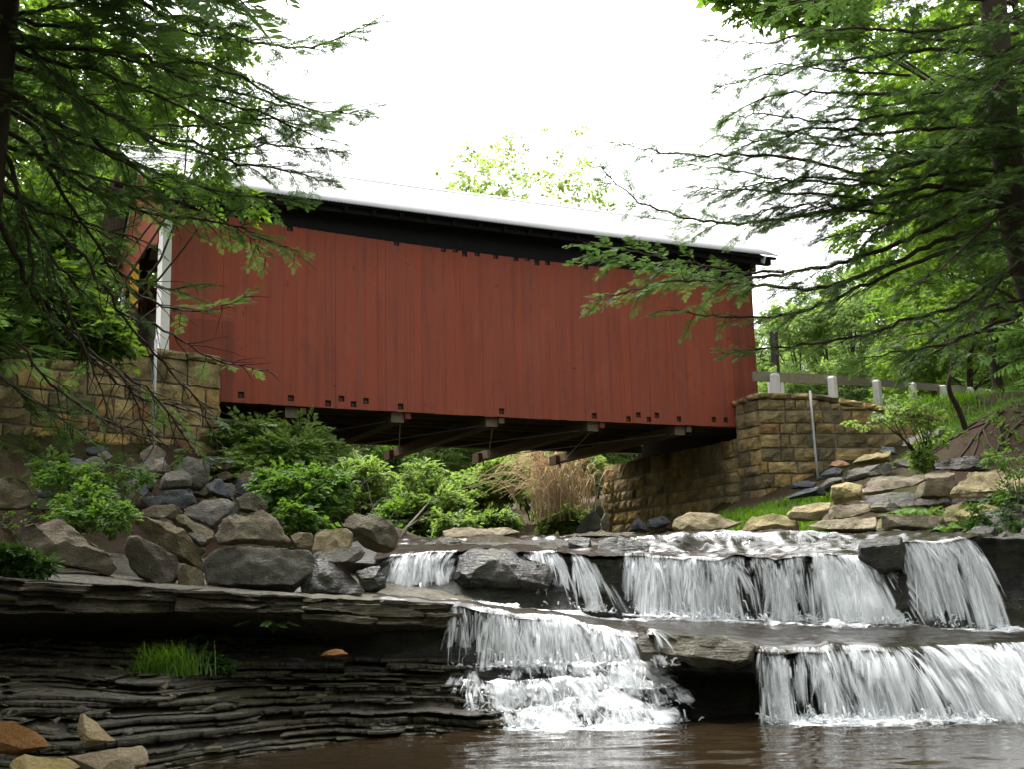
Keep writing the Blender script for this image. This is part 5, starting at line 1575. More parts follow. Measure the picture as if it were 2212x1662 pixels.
    ly, lz = at(lip, x2)
    H = np.maximum(lz - fz(x2), 0.1)
    by = ly - 0.5 * np.sqrt(2 * H / 9.8) + r.normal(0, 0.12, n2)
    bz = fz(x2)
    by = by - (v0f(x2) - 0.5) * np.sqrt(2 * H / 9.8)
    x2 = x2 + fan * c_ + lnf(x2) + r.normal(0, 0.06, n2)
    an = r.uniform(0, 2 * math.pi, n2)
    up_ = r.gamma(1.6, 0.035, n2)
    ln = r.uniform(0.03, 0.12, n2)
    V = np.zeros((n2, 3, 2, 3)); U = np.zeros((n2, 3, 2, 2)); Fl = np.zeros((n2, 3, 2))
    for i in range(3):
        t_ = i / 2
        cx, cy, cz = x2 + np.cos(an) * ln * t_, by + np.sin(an) * ln * t_ - 0.03, bz + up_ * (0.5 + t_ * (1.6 - t_))
        for s_, sg in ((0, -1), (1, 1)):
            V[:, i, s_, 0] = cx + sg * 0.016 * np.sin(an); V[:, i, s_, 1] = cy; V[:, i, s_, 2] = cz + sg * 0.016 * np.abs(np.cos(an))
            U[:, i, s_, 0] = s_; U[:, i, s_, 1] = 0.15 + 0.7 * t_
            Fl[:, i, s_] = 0.8
    idx = np.arange(n2 * 6).reshape(n2, 3, 2)
    F = np.stack([idx[:, :-1, 0], idx[:, :-1, 1], idx[:, 1:, 1], idx[:, 1:, 0]], -1).reshape(-1, 4)
    Vs.append(V.reshape(-1, 3)); Fs.append(F + off); off += n2 * 6
    flow.append(Fl.ravel()); uvs.append(U.reshape(-1, 2)); mats.append(np.ones(len(F), int))
    o = mobj('waterfall', np.vstack(Vs), np.vstack(Fs), M['fall_sheet'], smooth=True, attrs={'flow': np.concatenate(flow)}, uv=np.vstack(uvs))
    o.data.materials.append(M['fall_strand'])
    o.data.polygons.foreach_set('material_index', np.concatenate(mats).astype(np.int32))
    tag(o, label, 'waterfall', kind='structure')
    return o


foot_up = R_base.copy(); foot_up[:, 2] += 0.02
waterfall('left upper waterfall between the boulder pile and the dark dividing rock', R_mid, foot_up, (852, 998), [(850, .9), (900, 1), (940, 1.0), (965, .8), (998, .8)], 20.0, 1000, 1, v0l=[(850, .4), (920, .8), (998, .45)], leanl=[(850, -.12), (998, -.30)])
waterfall('slanting thin waterfall at the right end of the dividing rock', R_mid, foot_up, (1135, 1204), [(1135, .35), (1165, .65), (1190, 1.0), (1204, .8)], 19.9, 320, 2, v0l=[(1135, .5), (1204, .7)], leanl=[(1135, .14), (1204, .34)])
waterfall('thin trickle between two wet blocks', R_mid, foot_up, (1232, 1262), [(1232, .9), (1262, .8)], 20.2, 140, 3, leanl=[(1232, .12), (1262, .42)])
waterfall('white main upper waterfall below the bridge pier', R_mid, foot_up, (1352, 1914), [(1352, .9), (1380, .9), (1500, 1.0), (1570, 1.05), (1592, .4), (1640, .38), (1665, .75), (1725, .6), (1745, .5), (1775, .95), (1850, 1.1), (1900, .9), (1914, .7)], 20.1, 4200, 4,
          v0l=[(1352, .4), (1480, .5), (1590, .3), (1700, .4), (1780, .7), (1850, 1.0), (1914, 1.0)], leanl=[(1352, -.03), (1600, .02), (1720, .02), (1800, .14), (1914, .5)])
waterfall('right upper waterfall between two dark blocks', R_mid, foot_up, (1956, 2094), [(1956, .75), (1980, .85), (2040, 1.05), (2094, 1.0)], 19.9, 1300, 5, v0l=[(1956, .45), (2094, .7)], leanl=[(1956, .14), (2094, .40)])
waterfall('left lower waterfall dropping from the ledge onto the cascade', R_lip, casc_z + 0.03, (978, 1398), [(978, .3), (1000, .5), (1040, .45), (1080, .8), (1130, .7), (1200, .95), (1260, .75), (1330, .85), (1360, .45), (1398, .5)], 17.35, 2000, 6, v0l=[(978, .25), (1150, .6), (1300, .7), (1398, .4)], leanl=[(978, -.04), (1200, .03), (1398, .16)])
waterfall('broad right lower waterfall falling into the pool', R_lip, 0.0, (1632, 2480), [(1632, .5), (1680, .7), (1700, .5), (1760, .85), (1810, .6), (1860, .8), (1920, .5), (1960, .55), (2010, .85), (2060, 1.1), (2110, .9), (2160, .7), (2212, .95), (2480, .9)], 16.55, 5000, 7,
          v0l=[(1632, .35), (1800, .5), (1900, .7), (1980, 1.1), (2060, 1.5), (2130, 1.3), (2212, .8), (2480, .6)], leanl=[(1632, -.03), (1780, .02), (1880, .16), (1960, .38), (2060, .42), (2120, .2), (2212, .0), (2480, 0)])
# short falls of the top step
top_foot = R_back.copy(); top_foot[:, 2] += 0.05
waterfall('low foaming step above the main upper waterfall', R_top, top_foot, (1368, 1850), [(1368, .85), (1420, .8), (1460, .35), (1500, .75), (1640, .95), (1700, .75), (1850, .9)], 22.0, 1600, 8, fan=0.05)

# foaming cascade below the left lower fall: three broken little steps
cx_ = np.arange(-0.95, 2.35, 0.04)
rows = []; fo = []
nr = 44
for i in range(nr):
    t_ = i / (nr - 1)
    yy = casc_y - 0.12 - 0.95 * t_ + 0 * cx_
    zz = (casc_z + 0.03) * (1 - t_) ** 1.1 - 0.03 * t_ + 0 * cx_
    rows.append(np.stack([cx_ + 0.25 * t_ * np.clip(cx_ - 0.8, 0, 2), yy, zz], 1))
    fo.append(0.66 * (1 - 0.35 * t_) * sstep(-0.95 + 0.55 * t_, -0.2 + 0.5 * t_, cx_) * (1 - sstep(1.7, 2.3, cx_)) * (0.85 + 0.35 * t_))
V = np.vstack(rows); fo = np.concatenate(fo)
V[:, 2] += 0.06 * fbm(V * [2.5, 4, 0], 91, 4) + 0.025 * fbm(V * [9, 10, 0], 92, 3)
o = mobj('cascade_water', V, grid_faces(len(cx_), nr), M['fall_sheet'], smooth=True, attrs={'flow': np.clip(fo + 0.5 * fbm(V * [2.2, 4, 0], 95, 4) * (fo > 0.05), 0, 1.2)}, uv=np.stack([V[:, 0] * 0.35 + 0.3 * V[:, 1], V[:, 1] * 2.2], 1))
tag(o, 'foaming stepped cascade running into the pool', 'waterfall', kind='structure')
for k, (Yc, zc, zf, xa_, xb_, lab) in enumerate(((17.05, 0.70, 0.44, 985, 1400, 'top step of the foaming cascade'), (16.82, 0.50, 0.22, 1000, 1410, 'middle step of the foaming cascade'), (16.62, 0.28, 0.0, 1020, 1440, 'lowest step of the foaming cascade'))):
    xs_ = np.linspace(-1.2, 2.6, 60)
    q_ = np.stack([xs_, 0 * xs_ + k * 7, 0 * xs_], 1)
    rw = np.stack([xs_, Yc + 0.16 * vnoise(q_ * [1.3, 1, 1], 51), zc + 0.10 * vnoise(q_ * [1.1, 1, 1], 52)], 1)
    dn = [(xa_ + (xb_ - xa_) * j / 12, float(np.clip(0.68 + 0.5 * vnoise(np.array([[j * 0.9, k * 3.3, 0]]), 53)[0] - (0.4 if j in (0, 12) else 0), 0.1, 1.1))) for j in range(13)]
    waterfall(lab, rw, zf, (xa_, xb_), dn, 16.8, 900, 30 + k, v0l=[(xa_, .5), (xb_, .8)], leanl=[(xa_, 0), (xb_, .22)], wid=(0.008, 0.032), wob=0.10)


# foam lines at the foot of the falls
def foam_line(rowpts, lab, h, seed, yshift):
    pts = spline(rowpts, 260)
    m = 12
    rows = []; fl = []
    for i in range(m):
        a = math.pi * i / (m - 1)
        hh = h * (1 + 0.7 * fbm(np.stack([pts[:, 0] * 3, pts[:, 1] * 0, 0 * pts[:, 0]], 1), seed, 3))
        rows.append(pts + np.stack([0 * hh, yshift - 0.24 * math.cos(a) * (0.6 + hh / h * 0.4), 0.9 * hh * math.sin(a) - 0.02], 1))
    V = np.vstack(rows)
    V += 0.035 * np.stack([fbm(V * 9, seed + 1, 3), fbm(V * 9, seed + 2, 3), 0.8 * fbm(V * 9, seed + 3, 3)], 1)
    fl = 0.62 + 0.4 * fbm(V * [1.2, 3, 3], seed + 7, 2)
    o = mobj('foam', V, grid_faces(260, m), M['fall_sheet'], smooth=True, attrs={'flow': np.clip(fl, 0.1, 1.2)}, uv=np.stack([V[:, 0] * 0.5, V[:, 1] * 2.0 + V[:, 2] * 4], 1))
    tag(o, lab, 'foam', kind='stuff')


foam_line([P(838, 1297, 19.0), P(900, 1298, 19.0), P(1000, 1305, 19.0), P(1120, 1314, 19.1)], 'white foam at the foot of the left upper waterfall', 0.07, 3, 0.0)
foam_line([P(1345, 1338, 19.6), P(1500, 1342, 19.6), P(1700, 1348, 19.6), P(1930, 1356, 19.5), P(2135, 1369, 19.2)], 'white foam at the foot of the main upper waterfalls', 0.07, 13, 0.0)
foam_line([(3.35, 16.15, 0.0), (5, 16.0, 0.0), (7, 16.05, 0.0), (9.5, 16.3, 0.0)], 'white foam where the right lower waterfall meets the pool', 0.06, 23, 0.0)
# ------------------------------------------------------------------ vegetation
def unit(a): return a / (np.linalg.norm(a, axis=-1, keepdims=True) + 1e-9)


def hem_template():
    q = []
    r = np.random.RandomState(3)
    for k in range(1, 8):
        a = k / 8
        for sd in (-1, 1):
            ln = 0.40 * (1 - 0.6 * a) + 0.06
            th = math.radians(52 + r.uniform(-8, 8))
            dx, dy = math.cos(th), sd * math.sin(th)
            w = 0.040
            dz = r.uniform(-0.05, 0.02)
            q.append([(a, 0, 0), (a + dx * ln * .5 - dy * w, dy * ln * .5 + dx * w, dz * .5), (a + dx * ln, dy * ln, dz - 0.02), (a + dx * ln * .5 + dy * w, dy * ln * .5 - dx * w, dz * .5)])
    q.append([(0.0, 0.012, 0), (0.55, 0.03, 0.005), (1.08, 0, -0.03), (0.55, -0.03, 0.005)])
    return np.array(q)


def leaf_template(n, seed, ln=0.52, wd=0.30, spread=1.0, droop=0.25):
    """a twig end with n broad leaves, unit length"""
    r = np.random.RandomState(seed)
    q = []
    for k in range(n):
        a = (k + 0.5) / n
        sd = -1 if k % 2 else 1
        th = math.radians(r.uniform(25, 75)) * sd if k < n - 1 else 0
        st = r.uniform(0.05, 0.25) * spread
        base = np.array([a * 0.9 + math.cos(th) * st, math.sin(th) * st, r.uniform(-.12, .12)])
        d = unit(np.array([math.cos(th), math.sin(th), r.uniform(-droop * 1.6, droop * .3)]))
        s_ = unit(np.cross([0, 0, 1.0], d)); s_ = unit(s_ + np.array([0, 0, r.uniform(-.5, .5)]))
        L, W = ln * r.uniform(.7, 1.15), wd * r.uniform(.75, 1.15)
        q.append([base, base + d * L * .42 + s_ * W * .5 + [0, 0, .07], base + d * L, base + d * L * .42 - s_ * W * .5 + [0, 0, .07]])
    return np.array(q)


HEM = hem_template()
HEMC = HEM[::2] * [1, 1, 1]
LEAF = [leaf_template(11, k) for k in range(3)]
LEAFB = [leaf_template(8, 10 + k, 0.55, 0.36) for k in range(3)]


def sprays(pos, t, n, scale, tmpl, seed, tone0=None):
    """instantiate a leaf template at many places; returns V, F, tone"""
    r = np.random.RandomState(seed)
    pos, t, n = np.asarray(pos, float), unit(np.asarray(t, float)), np.asarray(n, float)
    N = len(pos)
    b = unit(np.cross(n, t))
    n = np.cross(t, b)
    L = len(tmpl)
    sc = np.asarray(scale, float).reshape(-1, 1, 1, 1) * np.ones((N, 1, 1, 1))
    V = pos[:, None, None, :] + sc * (tmpl[None, :, :, 0:1] * t[:, None, None, :] + tmpl[None, :, :, 1:2] * b[:, None, None, :] + tmpl[None, :, :, 2:3] * n[:, None, None, :])
    V = V.reshape(-1, 3)
    F = np.arange(N * L * 4).reshape(-1, 4)
    ts = r.uniform(0, 1, N) if tone0 is None else tone0
    tone = np.clip(ts[:, None] * 0.65 + r.uniform(0, 0.45, (N, L)), 0, 1)
    return V, F, np.repeat(tone.ravel(), 4)


def join(parts):
    Vs, Fs, Ts, o = [], [], [], 0
    for V, F, t in parts:
        Vs.append(V); Fs.append(F + o); Ts.append(t); o += len(V)
    return np.vstack(Vs), np.vstack(Fs), np.concatenate(Ts)


class Tubes:
    def __init__(s): s.V, s.F, s.o = [], [], 0

    def add(s, path, rad, n=4):
        V, F = tube_arrays(path, rad, n, False)
        s.V.append(np.array(V)); s.F.append(np.array(F) + s.o); s.o += len(V)

    def build(s, name, mat, parent, smooth=True):
        base = np.array(parent.location) if parent else 0
        return mobj(name, np.vstack(s.V) - base, np.vstack(s.F), mat, parent, smooth)


def hem_branch(pts, r, tb, out, dens=1.0, sub=1.15, r0=0.05, bare=0.15, foliage=1.0, spray=0.16, gap=0.05):
    """one hemlock bough: pts is its spine in space"""
    L = np.sum(np.linalg.norm(np.diff(np.asarray(pts), axis=0), axis=1))
    n = max(10, int(L / 0.16))
    sp = spline(pts, n)
    sp += 0.02 * r.normal(0, 1, sp.shape)
    rad = r0 * (1 - np.linspace(0, 1, n)) ** 0.8 + 0.006
    tb.add(sp, rad, 5)
    T = unit(np.gradient(sp, axis=0))
    ns = int(L * 6.0 * dens)
    for k in range(ns):
        u = bare + (1 - bare) * (k + r.uniform(0, 1)) / ns
        i = min(int(u * (n - 1)), n - 2)
        p = sp[i] + (sp[i + 1] - sp[i]) * r.uniform()
        t = T[i]
        h = unit(np.cross(t, [0, 0, 1.0]))
        sd = 1 if k % 2 else -1
        a = math.radians(r.uniform(32, 68))
        d = unit(t * math.cos(a) + sd * h * math.sin(a) + np.array([0, 0, r.uniform(-0.30, 0.26)]))
        ln = sub * (0.35 + 0.75 * (1 - u) ** 0.7) * r.uniform(0.55, 1.15)
        m = 5
        q = [p]
        dd = d.copy()
        for j in range(1, m):
            dd = unit(dd + np.array([0, 0, -0.07]) + 0.13 * r.normal(0, 1, 3))
            q.append(q[-1] + dd * ln / (m - 1))
        q = np.array(q)
        tb.add(q, np.linspace(0.011, 0.003, m), 3)
        if r.uniform() > foliage: continue
        cnt = int(ln / gap) + 2
        tone = r.uniform(0.05, 0.95)
        jx = np.arange(cnt)
        f = 0.14 + 0.86 * (jx + r.uniform(size=cnt)) / cnt
        x = np.clip(f * (m - 1), 0, m - 1.001); jj = x.astype(int)
        pp_ = q[jj] + (q[jj + 1] - q[jj]) * (x - jj)[:, None]
        tt = unit(q[jj + 1] - q[jj])
        hh = unit(np.cross(tt, [0, 0, 1.0]))
        aa = np.radians(r.uniform(20, 62, cnt)) * np.where(jx % 2, 1, -1)
        aa[-1] = 0
        dv = unit(tt * np.cos(aa)[:, None] + hh * np.sin(aa)[:, None] + np.stack([0 * x, 0 * x, r.uniform(-.30, .24, cnt)], 1))
        out['p'].append(pp_); out['t'].append(dv)
        out['n'].append(unit(np.stack([r.normal(0, .3, cnt), r.normal(0, .3, cnt), 0 * x + 1.0], 1)))
        out['s'].append(spray * r.uniform(0.6, 1.2, cnt)); out['tone'].append(np.clip(tone + 0.25 * (u - .4) + r.normal(0, .15, cnt), 0, 1))


def conv(pts, sx_, ox, sy_, oy, Ya, Yb):
    n = len(pts)
    return np.array([P(ox + x * sx_, oy + y * sy_, Ya + (Yb - Ya) * k / (n - 1)) for k, (x, y) in enumerate(pts)])


def cat_out(o): return np.vstack(o['p']), np.vstack(o['t']), np.vstack(o['n']), np.concatenate(o['s'])


def new_out(): return {'p': [], 't': [], 'n': [], 's': [], 'tone': []}


def hemlock(name, label, trunk_pts, trunk_r, boughs, seed, extra):
    r = np.random.RandomState(seed)
    base = np.asarray(trunk_pts[0], float)
    root = empty(name, base)
    tag(root, label, 'tree')
    tk = Tubes()
    tp = spline(trunk_pts, 20)
    tk.add(tp, np.linspace(trunk_r, trunk_r * 0.25, 20) * (1 + 0.25 * np.exp(-np.arange(20) / 1.0)), 14)
    tk.build('trunk', M['bark'], root)
    tb = Tubes(); out = new_out()
    for pts, dens, sub, r0, bare, fol in boughs:
        hem_branch(pts, r, tb, out, dens, sub, r0, bare, fol)
    V1 = sprays(*cat_out(out), HEM, seed, np.concatenate(out['tone']))
    out2 = new_out()
    for pts in extra:
        hem_branch(pts, r, tb, out2, 0.45, 1.5, 0.06, 0.1, 1.0, 0.85, 0.11)
    parts = [V1]
    if extra: parts.append(sprays(*cat_out(out2), HEMC * [1, 1.2, 1], seed + 1, np.concatenate(out2['tone'])))
    V, F, T = join(parts)
    mobj('crown', V - base, F, M['hemlock_leaf'], root, attrs={'tone': T})
    tb.build('branches', M['twig'], root)
    return root


# right hemlock: boughs reaching left over the bridge end
def bR(pts, Ya, Yb, **k): return (conv(pts, .4658, 1226, .4658, 0, Ya, Yb), 1.3 * k.get('d', 1.0), k.get('s', 1.15), 0.72 * k.get('r', 0.05), k.get('b', 0.12), k.get('f', 1.0))


RT = 20.5
boughs = [
    bR([(2060, 60), (1800, 130), (1500, 140), (1200, 130), (950, 200), (680, 190)], RT, 19.5),
    bR([(2060, 240), (1750, 230), (1400, 260), (1000, 330), (660, 410)], RT, 20.5),
    bR([(2060, 330), (1700, 420), (1300, 430), (1000, 430), (700, 540)], RT, 18.8),
    bR([(2080, 560), (1800, 590), (1500, 610), (1200, 640), (900, 600), (640, 640)], RT, 21.5),
    bR([(2080, 480), (1800, 500), (1450, 540), (1150, 560), (860, 520), (720, 560)], RT, 19.5),
    bR([(2100, 700), (1750, 720), (1400, 800), (1000, 730), (500, 710), (230, 655)], RT, 19.0, r=0.06),
    bR([(2100, 780), (1750, 800), (1400, 850), (1000, 830), (700, 780), (540, 760)], RT, 21.0),
    bR([(2100, 860), (1700, 860), (1400, 940), (1100, 1000), (750, 1035), (550, 1000), (300, 920), (120, 720)], RT, 20.0, r=0.07, b=0.2),
    bR([(2100, 950), (1800, 880), (1500, 940), (1200, 900), (800, 880), (560, 860)], RT, 18.6),
    bR([(2080, 970), (1900, 970), (1600, 1100), (1300, 1210), (1000, 1270), (700, 1285), (400, 1245), (80, 1190)], RT, 21.5, r=0.07, b=0.35, f=0.75),
    bR([(1000, 1270), (700, 1240), (450, 1200), (250, 1150), (70, 1125)], 20.8, 21.0, b=0.1, r=0.03),
    bR([(2100, 1060), (1800, 1090), (1500, 1220), (1200, 1330), (900, 1320), (500, 1300), (130, 1390)], RT, 19.6, r=0.065, b=0.3, f=0.75),
    bR([(2110, 1100), (1800, 1150), (1450, 1290), (1150, 1420), (850, 1470), (450, 1440)], RT, 20.6, r=0.06, b=0.35, f=0.6),
    bR([(2080, 1250), (1950, 1310), (1850, 1400), (1550, 1490), (1250, 1580), (720, 1640)], RT, 20.0, r=0.05, b=0.3, f=0.5),
    bR([(2100, 1460), (1900, 1530), (1780, 1590), (1600, 1620), (1380, 1660)], RT, 19.5, r=0.05, b=0.2, f=0.8),
    bR([(2120, 1380), (1900, 1450), (1700, 1560), (1550, 1700)], RT, 20.5, r=0.04, b=0.2, f=0.8),
    bR([(2080, 20), (1700, -30), (1300, -20), (900, 40)], RT, 20.2),
    bR([(2080, -60), (1750, -90), (1400, -60), (1050, -10)], RT, 21.5),
    bR([(2090, 150), (1850, 190), (1600, 180), (1350, 210), (1150, 240)], RT, 22.5),
    bR([(2090, 420), (1850, 400), (1600, 470), (1350, 500), (1150, 480)], RT, 23.0),
    bR([(2090, 640), (1850, 660), (1600, 700), (1300, 700)], RT, 18.0),
    bR([(2090, 830), (1850, 900), (1600, 1000), (1350, 1080), (1150, 1100)], RT, 18.4),
    bR([(2200, 300), (2050, 330), (1900, 360), (1700, 340)], 20.0, 17.5),
    bR([(2200, 900), (2050, 960), (1900, 1080), (1750, 1230), (1600, 1330)], 20.0, 17.8, f=0.8),
    bR([(2230, 20), (2120, 60), (1980, 120), (1850, 130)], 19.6, 17.6, d=1.3),
    bR([(2230, 120), (2130, 180), (2000, 250), (1860, 260)], 19.8, 18.4, d=1.3),
    bR([(2240, 200), (2150, 250), (2060, 330), (1960, 420)], 19.5, 17.2, d=1.3),
    bR([(2240, 400), (2130, 430), (2000, 470), (1860, 470)], 19.8, 18.2, d=1.3),
    bR([(2240, 620), (2130, 650), (2000, 690), (1840, 680)], 19.8, 18.4, d=1.3),
    bR([(2240, 740), (2130, 780), (2020, 850), (1920, 900)], 19.5, 17.6, d=1.3),
    bR([(2240, 1020), (2130, 1050), (2010, 1130), (1900, 1170)], 19.6, 18.0, d=1.2),
    bR([(1700, 720), (1400, 690), (1100, 660), (900, 690)], 20.2, 21.5, d=1.2, r=0.03),
    bR([(1600, 350), (1300, 330), (1050, 300), (830, 330)], 20.4, 21.5, d=1.2, r=0.03),
    bR([(1500, 860), (1200, 820), (900, 850), (650, 900)], 20.2, 19.0, d=1.2, r=0.03),
    bR([(1400, 620), (1150, 590), (950, 650), (760, 640)], 20.4, 19.2, d=1.2, r=0.03),
    bR([(1500, 1000), (1250, 960), (1000, 960), (800, 1000)], 20.3, 18.8, d=1.2, r=0.03),
    bR([(2200, 520), (2100, 540), (1950, 600), (1800, 580)], 20.0, 17.5),
    bR([(2200, 1150), (2050, 1250), (1950, 1380), (1850, 1500)], 20.0, 18.0, f=0.8),
]
rng_ = np.random.RandomState(8)
trunk_R = [P(2400, 1000, 21.5) * [1, 1, 0] + [0.0, 0, 4.5], P(2225, 600, 20.8), P(2175, 330, 20.5), P(2150, 50, 20.5), P(2120, -400, 20.5) + [0, 0, 6]]
trunk_R = np.array(trunk_R)


def extra_boughs(cx, cy, z0, z1, n, az_fn, ln, seed):
    r = np.random.RandomState(seed)
    L = []
    for k in range(n):
        z = z0 + (z1 - z0) * (k + r.uniform()) / n
        a = az_fn(r, z)
        if a is None: continue
        l = ln * (1 - 0.5 * (z - z0) / (z1 - z0)) * r.uniform(0.75, 1.1)
        d = np.array([math.sin(a), math.cos(a), 0])
        p = np.array([cx, cy, z])
        L.append([p, p + d * l * .35 + [0, 0, 0.1], p + d * l * .7 + [0, 0, -0.15], p + d * l + [0, 0, -0.55]])
    return L


cR = P(2165, 300, 20.5)
ex_R = extra_boughs(cR[0] + 0.3, cR[1], 15.5, 23, 20, lambda r, z: r.uniform(-math.pi, math.pi), 5.0, 3) + \
       extra_boughs(cR[0] + 0.5, cR[1], 4.5, 12, 14, lambda r, z: r.uniform(0.6, 2.4), 4.5, 4)
hemlock('hemlock_tree', 'dark hemlock on the right bank with long boughs sweeping over the bridge end', trunk_R, 0.34, boughs, 11, ex_R)


# left hemlock
def bL(pts, Ya, Yb, **k): return (conv(pts, .388, 0, .388, 0, Ya, Yb), 1.25 * k.get('d', 1.0), k.get('s', 1.05), 0.72 * k.get('r', 0.045), k.get('b', 0.1), k.get('f', 1.0))


LT = 14.5
boughs = [
    bL([(-150, 60), (200, 130), (600, 160), (1000, 180), (1350, 230)], LT, 17),
    bL([(-150, 200), (250, 330), (600, 420), (850, 520), (1150, 640), (1350, 760)], LT, 16),
    bL([(-150, 330), (100, 370), (400, 520), (640, 650), (880, 770), (1100, 840), (1300, 900), (1600, 950), (1880, 1010)], LT, 18.5, r=0.06, b=0.2, f=0.9),
    bL([(-150, 420), (0, 490), (300, 670), (560, 800), (800, 930), (1000, 1000), (1350, 1080), (1720, 1130)], LT, 18, r=0.06, b=0.25, f=0.9),
    bL([(-100, 160), (300, 240), (700, 300), (850, 340), (1000, 430), (1200, 480), (1450, 550), (1700, 610), (1950, 660)], LT, 19, r=0.055),
    bL([(-100, -80), (400, -60), (700, -20), (900, 70), (1100, 110), (1300, 190), (1500, 250), (1700, 270), (1900, 210), (2060, 130)], LT, 19, r=0.055, b=0.3),
    bL([(300, 120), (750, 200), (950, 310), (1250, 390), (1500, 520), (1800, 620), (2090, 600)], 15.5, 18.5, r=0.045),
    bL([(900, 480), (1200, 560), (1500, 640), (1750, 760), (1920, 860)], 17, 18.5, r=0.03),
    bL([(850, 700), (1150, 700), (1450, 660), (1700, 690), (1900, 600)], 17, 19.5, r=0.03, b=0.3),
    bL([(1000, 780), (1250, 830), (1500, 800), (1700, 830), (1850, 820)], 17, 18.5, r=0.03, f=0.8),
    bL([(200, -120), (600, -60), (1000, -30), (1250, 30), (1500, 110)], LT, 18),
    bL([(-100, 250), (200, 260), (500, 280), (800, 360), (1100, 420)], LT, 15),
    bL([(-100, 520), (100, 600), (350, 760), (600, 860), (850, 1000), (1050, 1120)], LT, 16.5),
    bL([(-100, 560), (0, 600), (200, 700), (350, 950), (600, 1100), (900, 1200), (1200, 1230), (1440, 1310), (1680, 1420)], LT, 18, r=0.05, b=0.25, f=0.85),
    bL([(500, 1040), (800, 1100), (1100, 1150), (1350, 1290), (1480, 1440)], 16.5, 18, r=0.03),
    bL([(-100, 640), (100, 760), (300, 1000), (500, 1300), (650, 1500), (900, 1600), (1150, 1580)], LT, 17, r=0.04, b=0.3, f=0.5),
    bL([(-100, 700), (50, 900), (150, 1200), (350, 1500), (600, 1750)], LT, 15.5, b=0.2, f=0.75),
    bL([(-100, 850), (60, 1000), (150, 1300), (200, 1600), (300, 1850)], LT, 15.0, b=0.2, f=0.75),
    bL([(-150, 760), (150, 850), (400, 960), (700, 1020), (900, 1080)], LT, 15.5),
    bL([(-150, 900), (100, 1100), (250, 1180), (500, 1250), (800, 1330)], LT, 16.5, f=0.8),
    # long nearly bare boughs drooping before the stone wall
    bL([(-100, 1000), (60, 1350), (150, 1580), (280, 1730), (400, 1860), (500, 1980), (650, 2120), (800, 2220), (1000, 2280), (1250, 2350), (1480, 2380)], LT, 18.5, r=0.05, b=0.2, f=0.12, s=0.9),
    bL([(300, 1250), (500, 1480), (620, 1650), (720, 1800), (850, 1950), (1000, 2120), (1150, 2300), (1220, 2520)], 15.5, 17.5, r=0.03, b=0.15, f=0.1),
    bL([(560, 1500), (800, 1650), (920, 1700), (1150, 1730), (1400, 1640)], 16.5, 18.5, r=0.022, b=0.3, f=0.15),
    bL([(650, 1750), (920, 1830), (1060, 1930), (1250, 2020), (1500, 2050)], 16.8, 18.5, r=0.022, b=0.2, f=0.35),
    bL([(500, 1950), (700, 2100), (760, 2250), (800, 2400), (870, 2500)], 16.0, 17.0, r=0.02, b=0.1, f=0.05),
    bL([(700, 2080), (850, 2200), (1000, 2380), (1080, 2520), (1300, 2560)], 16.3, 17.5, r=0.02, b=0.1, f=0.05),
    bL([(250, 1500), (350, 1650), (450, 1900), (560, 2150), (620, 2380)], 15.2, 16.0, r=0.02, b=0.1, f=0.1),
    bL([(100, 1900), (300, 2150), (500, 2300), (700, 2400), (900, 2480)], 15.0, 16.5, r=0.02, b=0.1, f=0.25),
    bL([(-100, 2000), (100, 2180), (300, 2320), (450, 2420)], 14.6, 15.5, r=0.02, b=0.1, f=0.7),
    bL([(-100, 120), (200, 60), (500, 20), (800, 0)], LT, 15.5),
    bL([(-100, 20), (100, 180), (300, 420), (450, 620)], LT, 13.5),
    bL([(-100, 450), (150, 560), (300, 740), (350, 900)], LT, 13.2),
]
cL = P(5, 60, LT)
trunk_L = np.array([[cL[0] - 0.7, cL[1] + 0.5, 2.0], P(-45, 500, LT), P(5, 60, LT), P(30, -300, LT), P(40, -900, LT)])
ex_L = extra_boughs(cL[0], cL[1], 13.0, 21, 24, lambda r, z: r.uniform(-math.pi, math.pi), 5.5, 5) + \
       extra_boughs(cL[0], cL[1], 9.2, 13, 14, lambda r, z: r.uniform(1.6, 4.4), 5.5, 15) + \
       extra_boughs(cL[0], cL[1], 3.5, 9.5, 22, lambda r, z: r.uniform(-2.9, -0.6), 4.5, 6)
hemlock('hemlock_tree', 'dark hemlock at the left edge with drooping boughs in front of the bridge', trunk_L, 0.30, boughs, 12, ex_L)


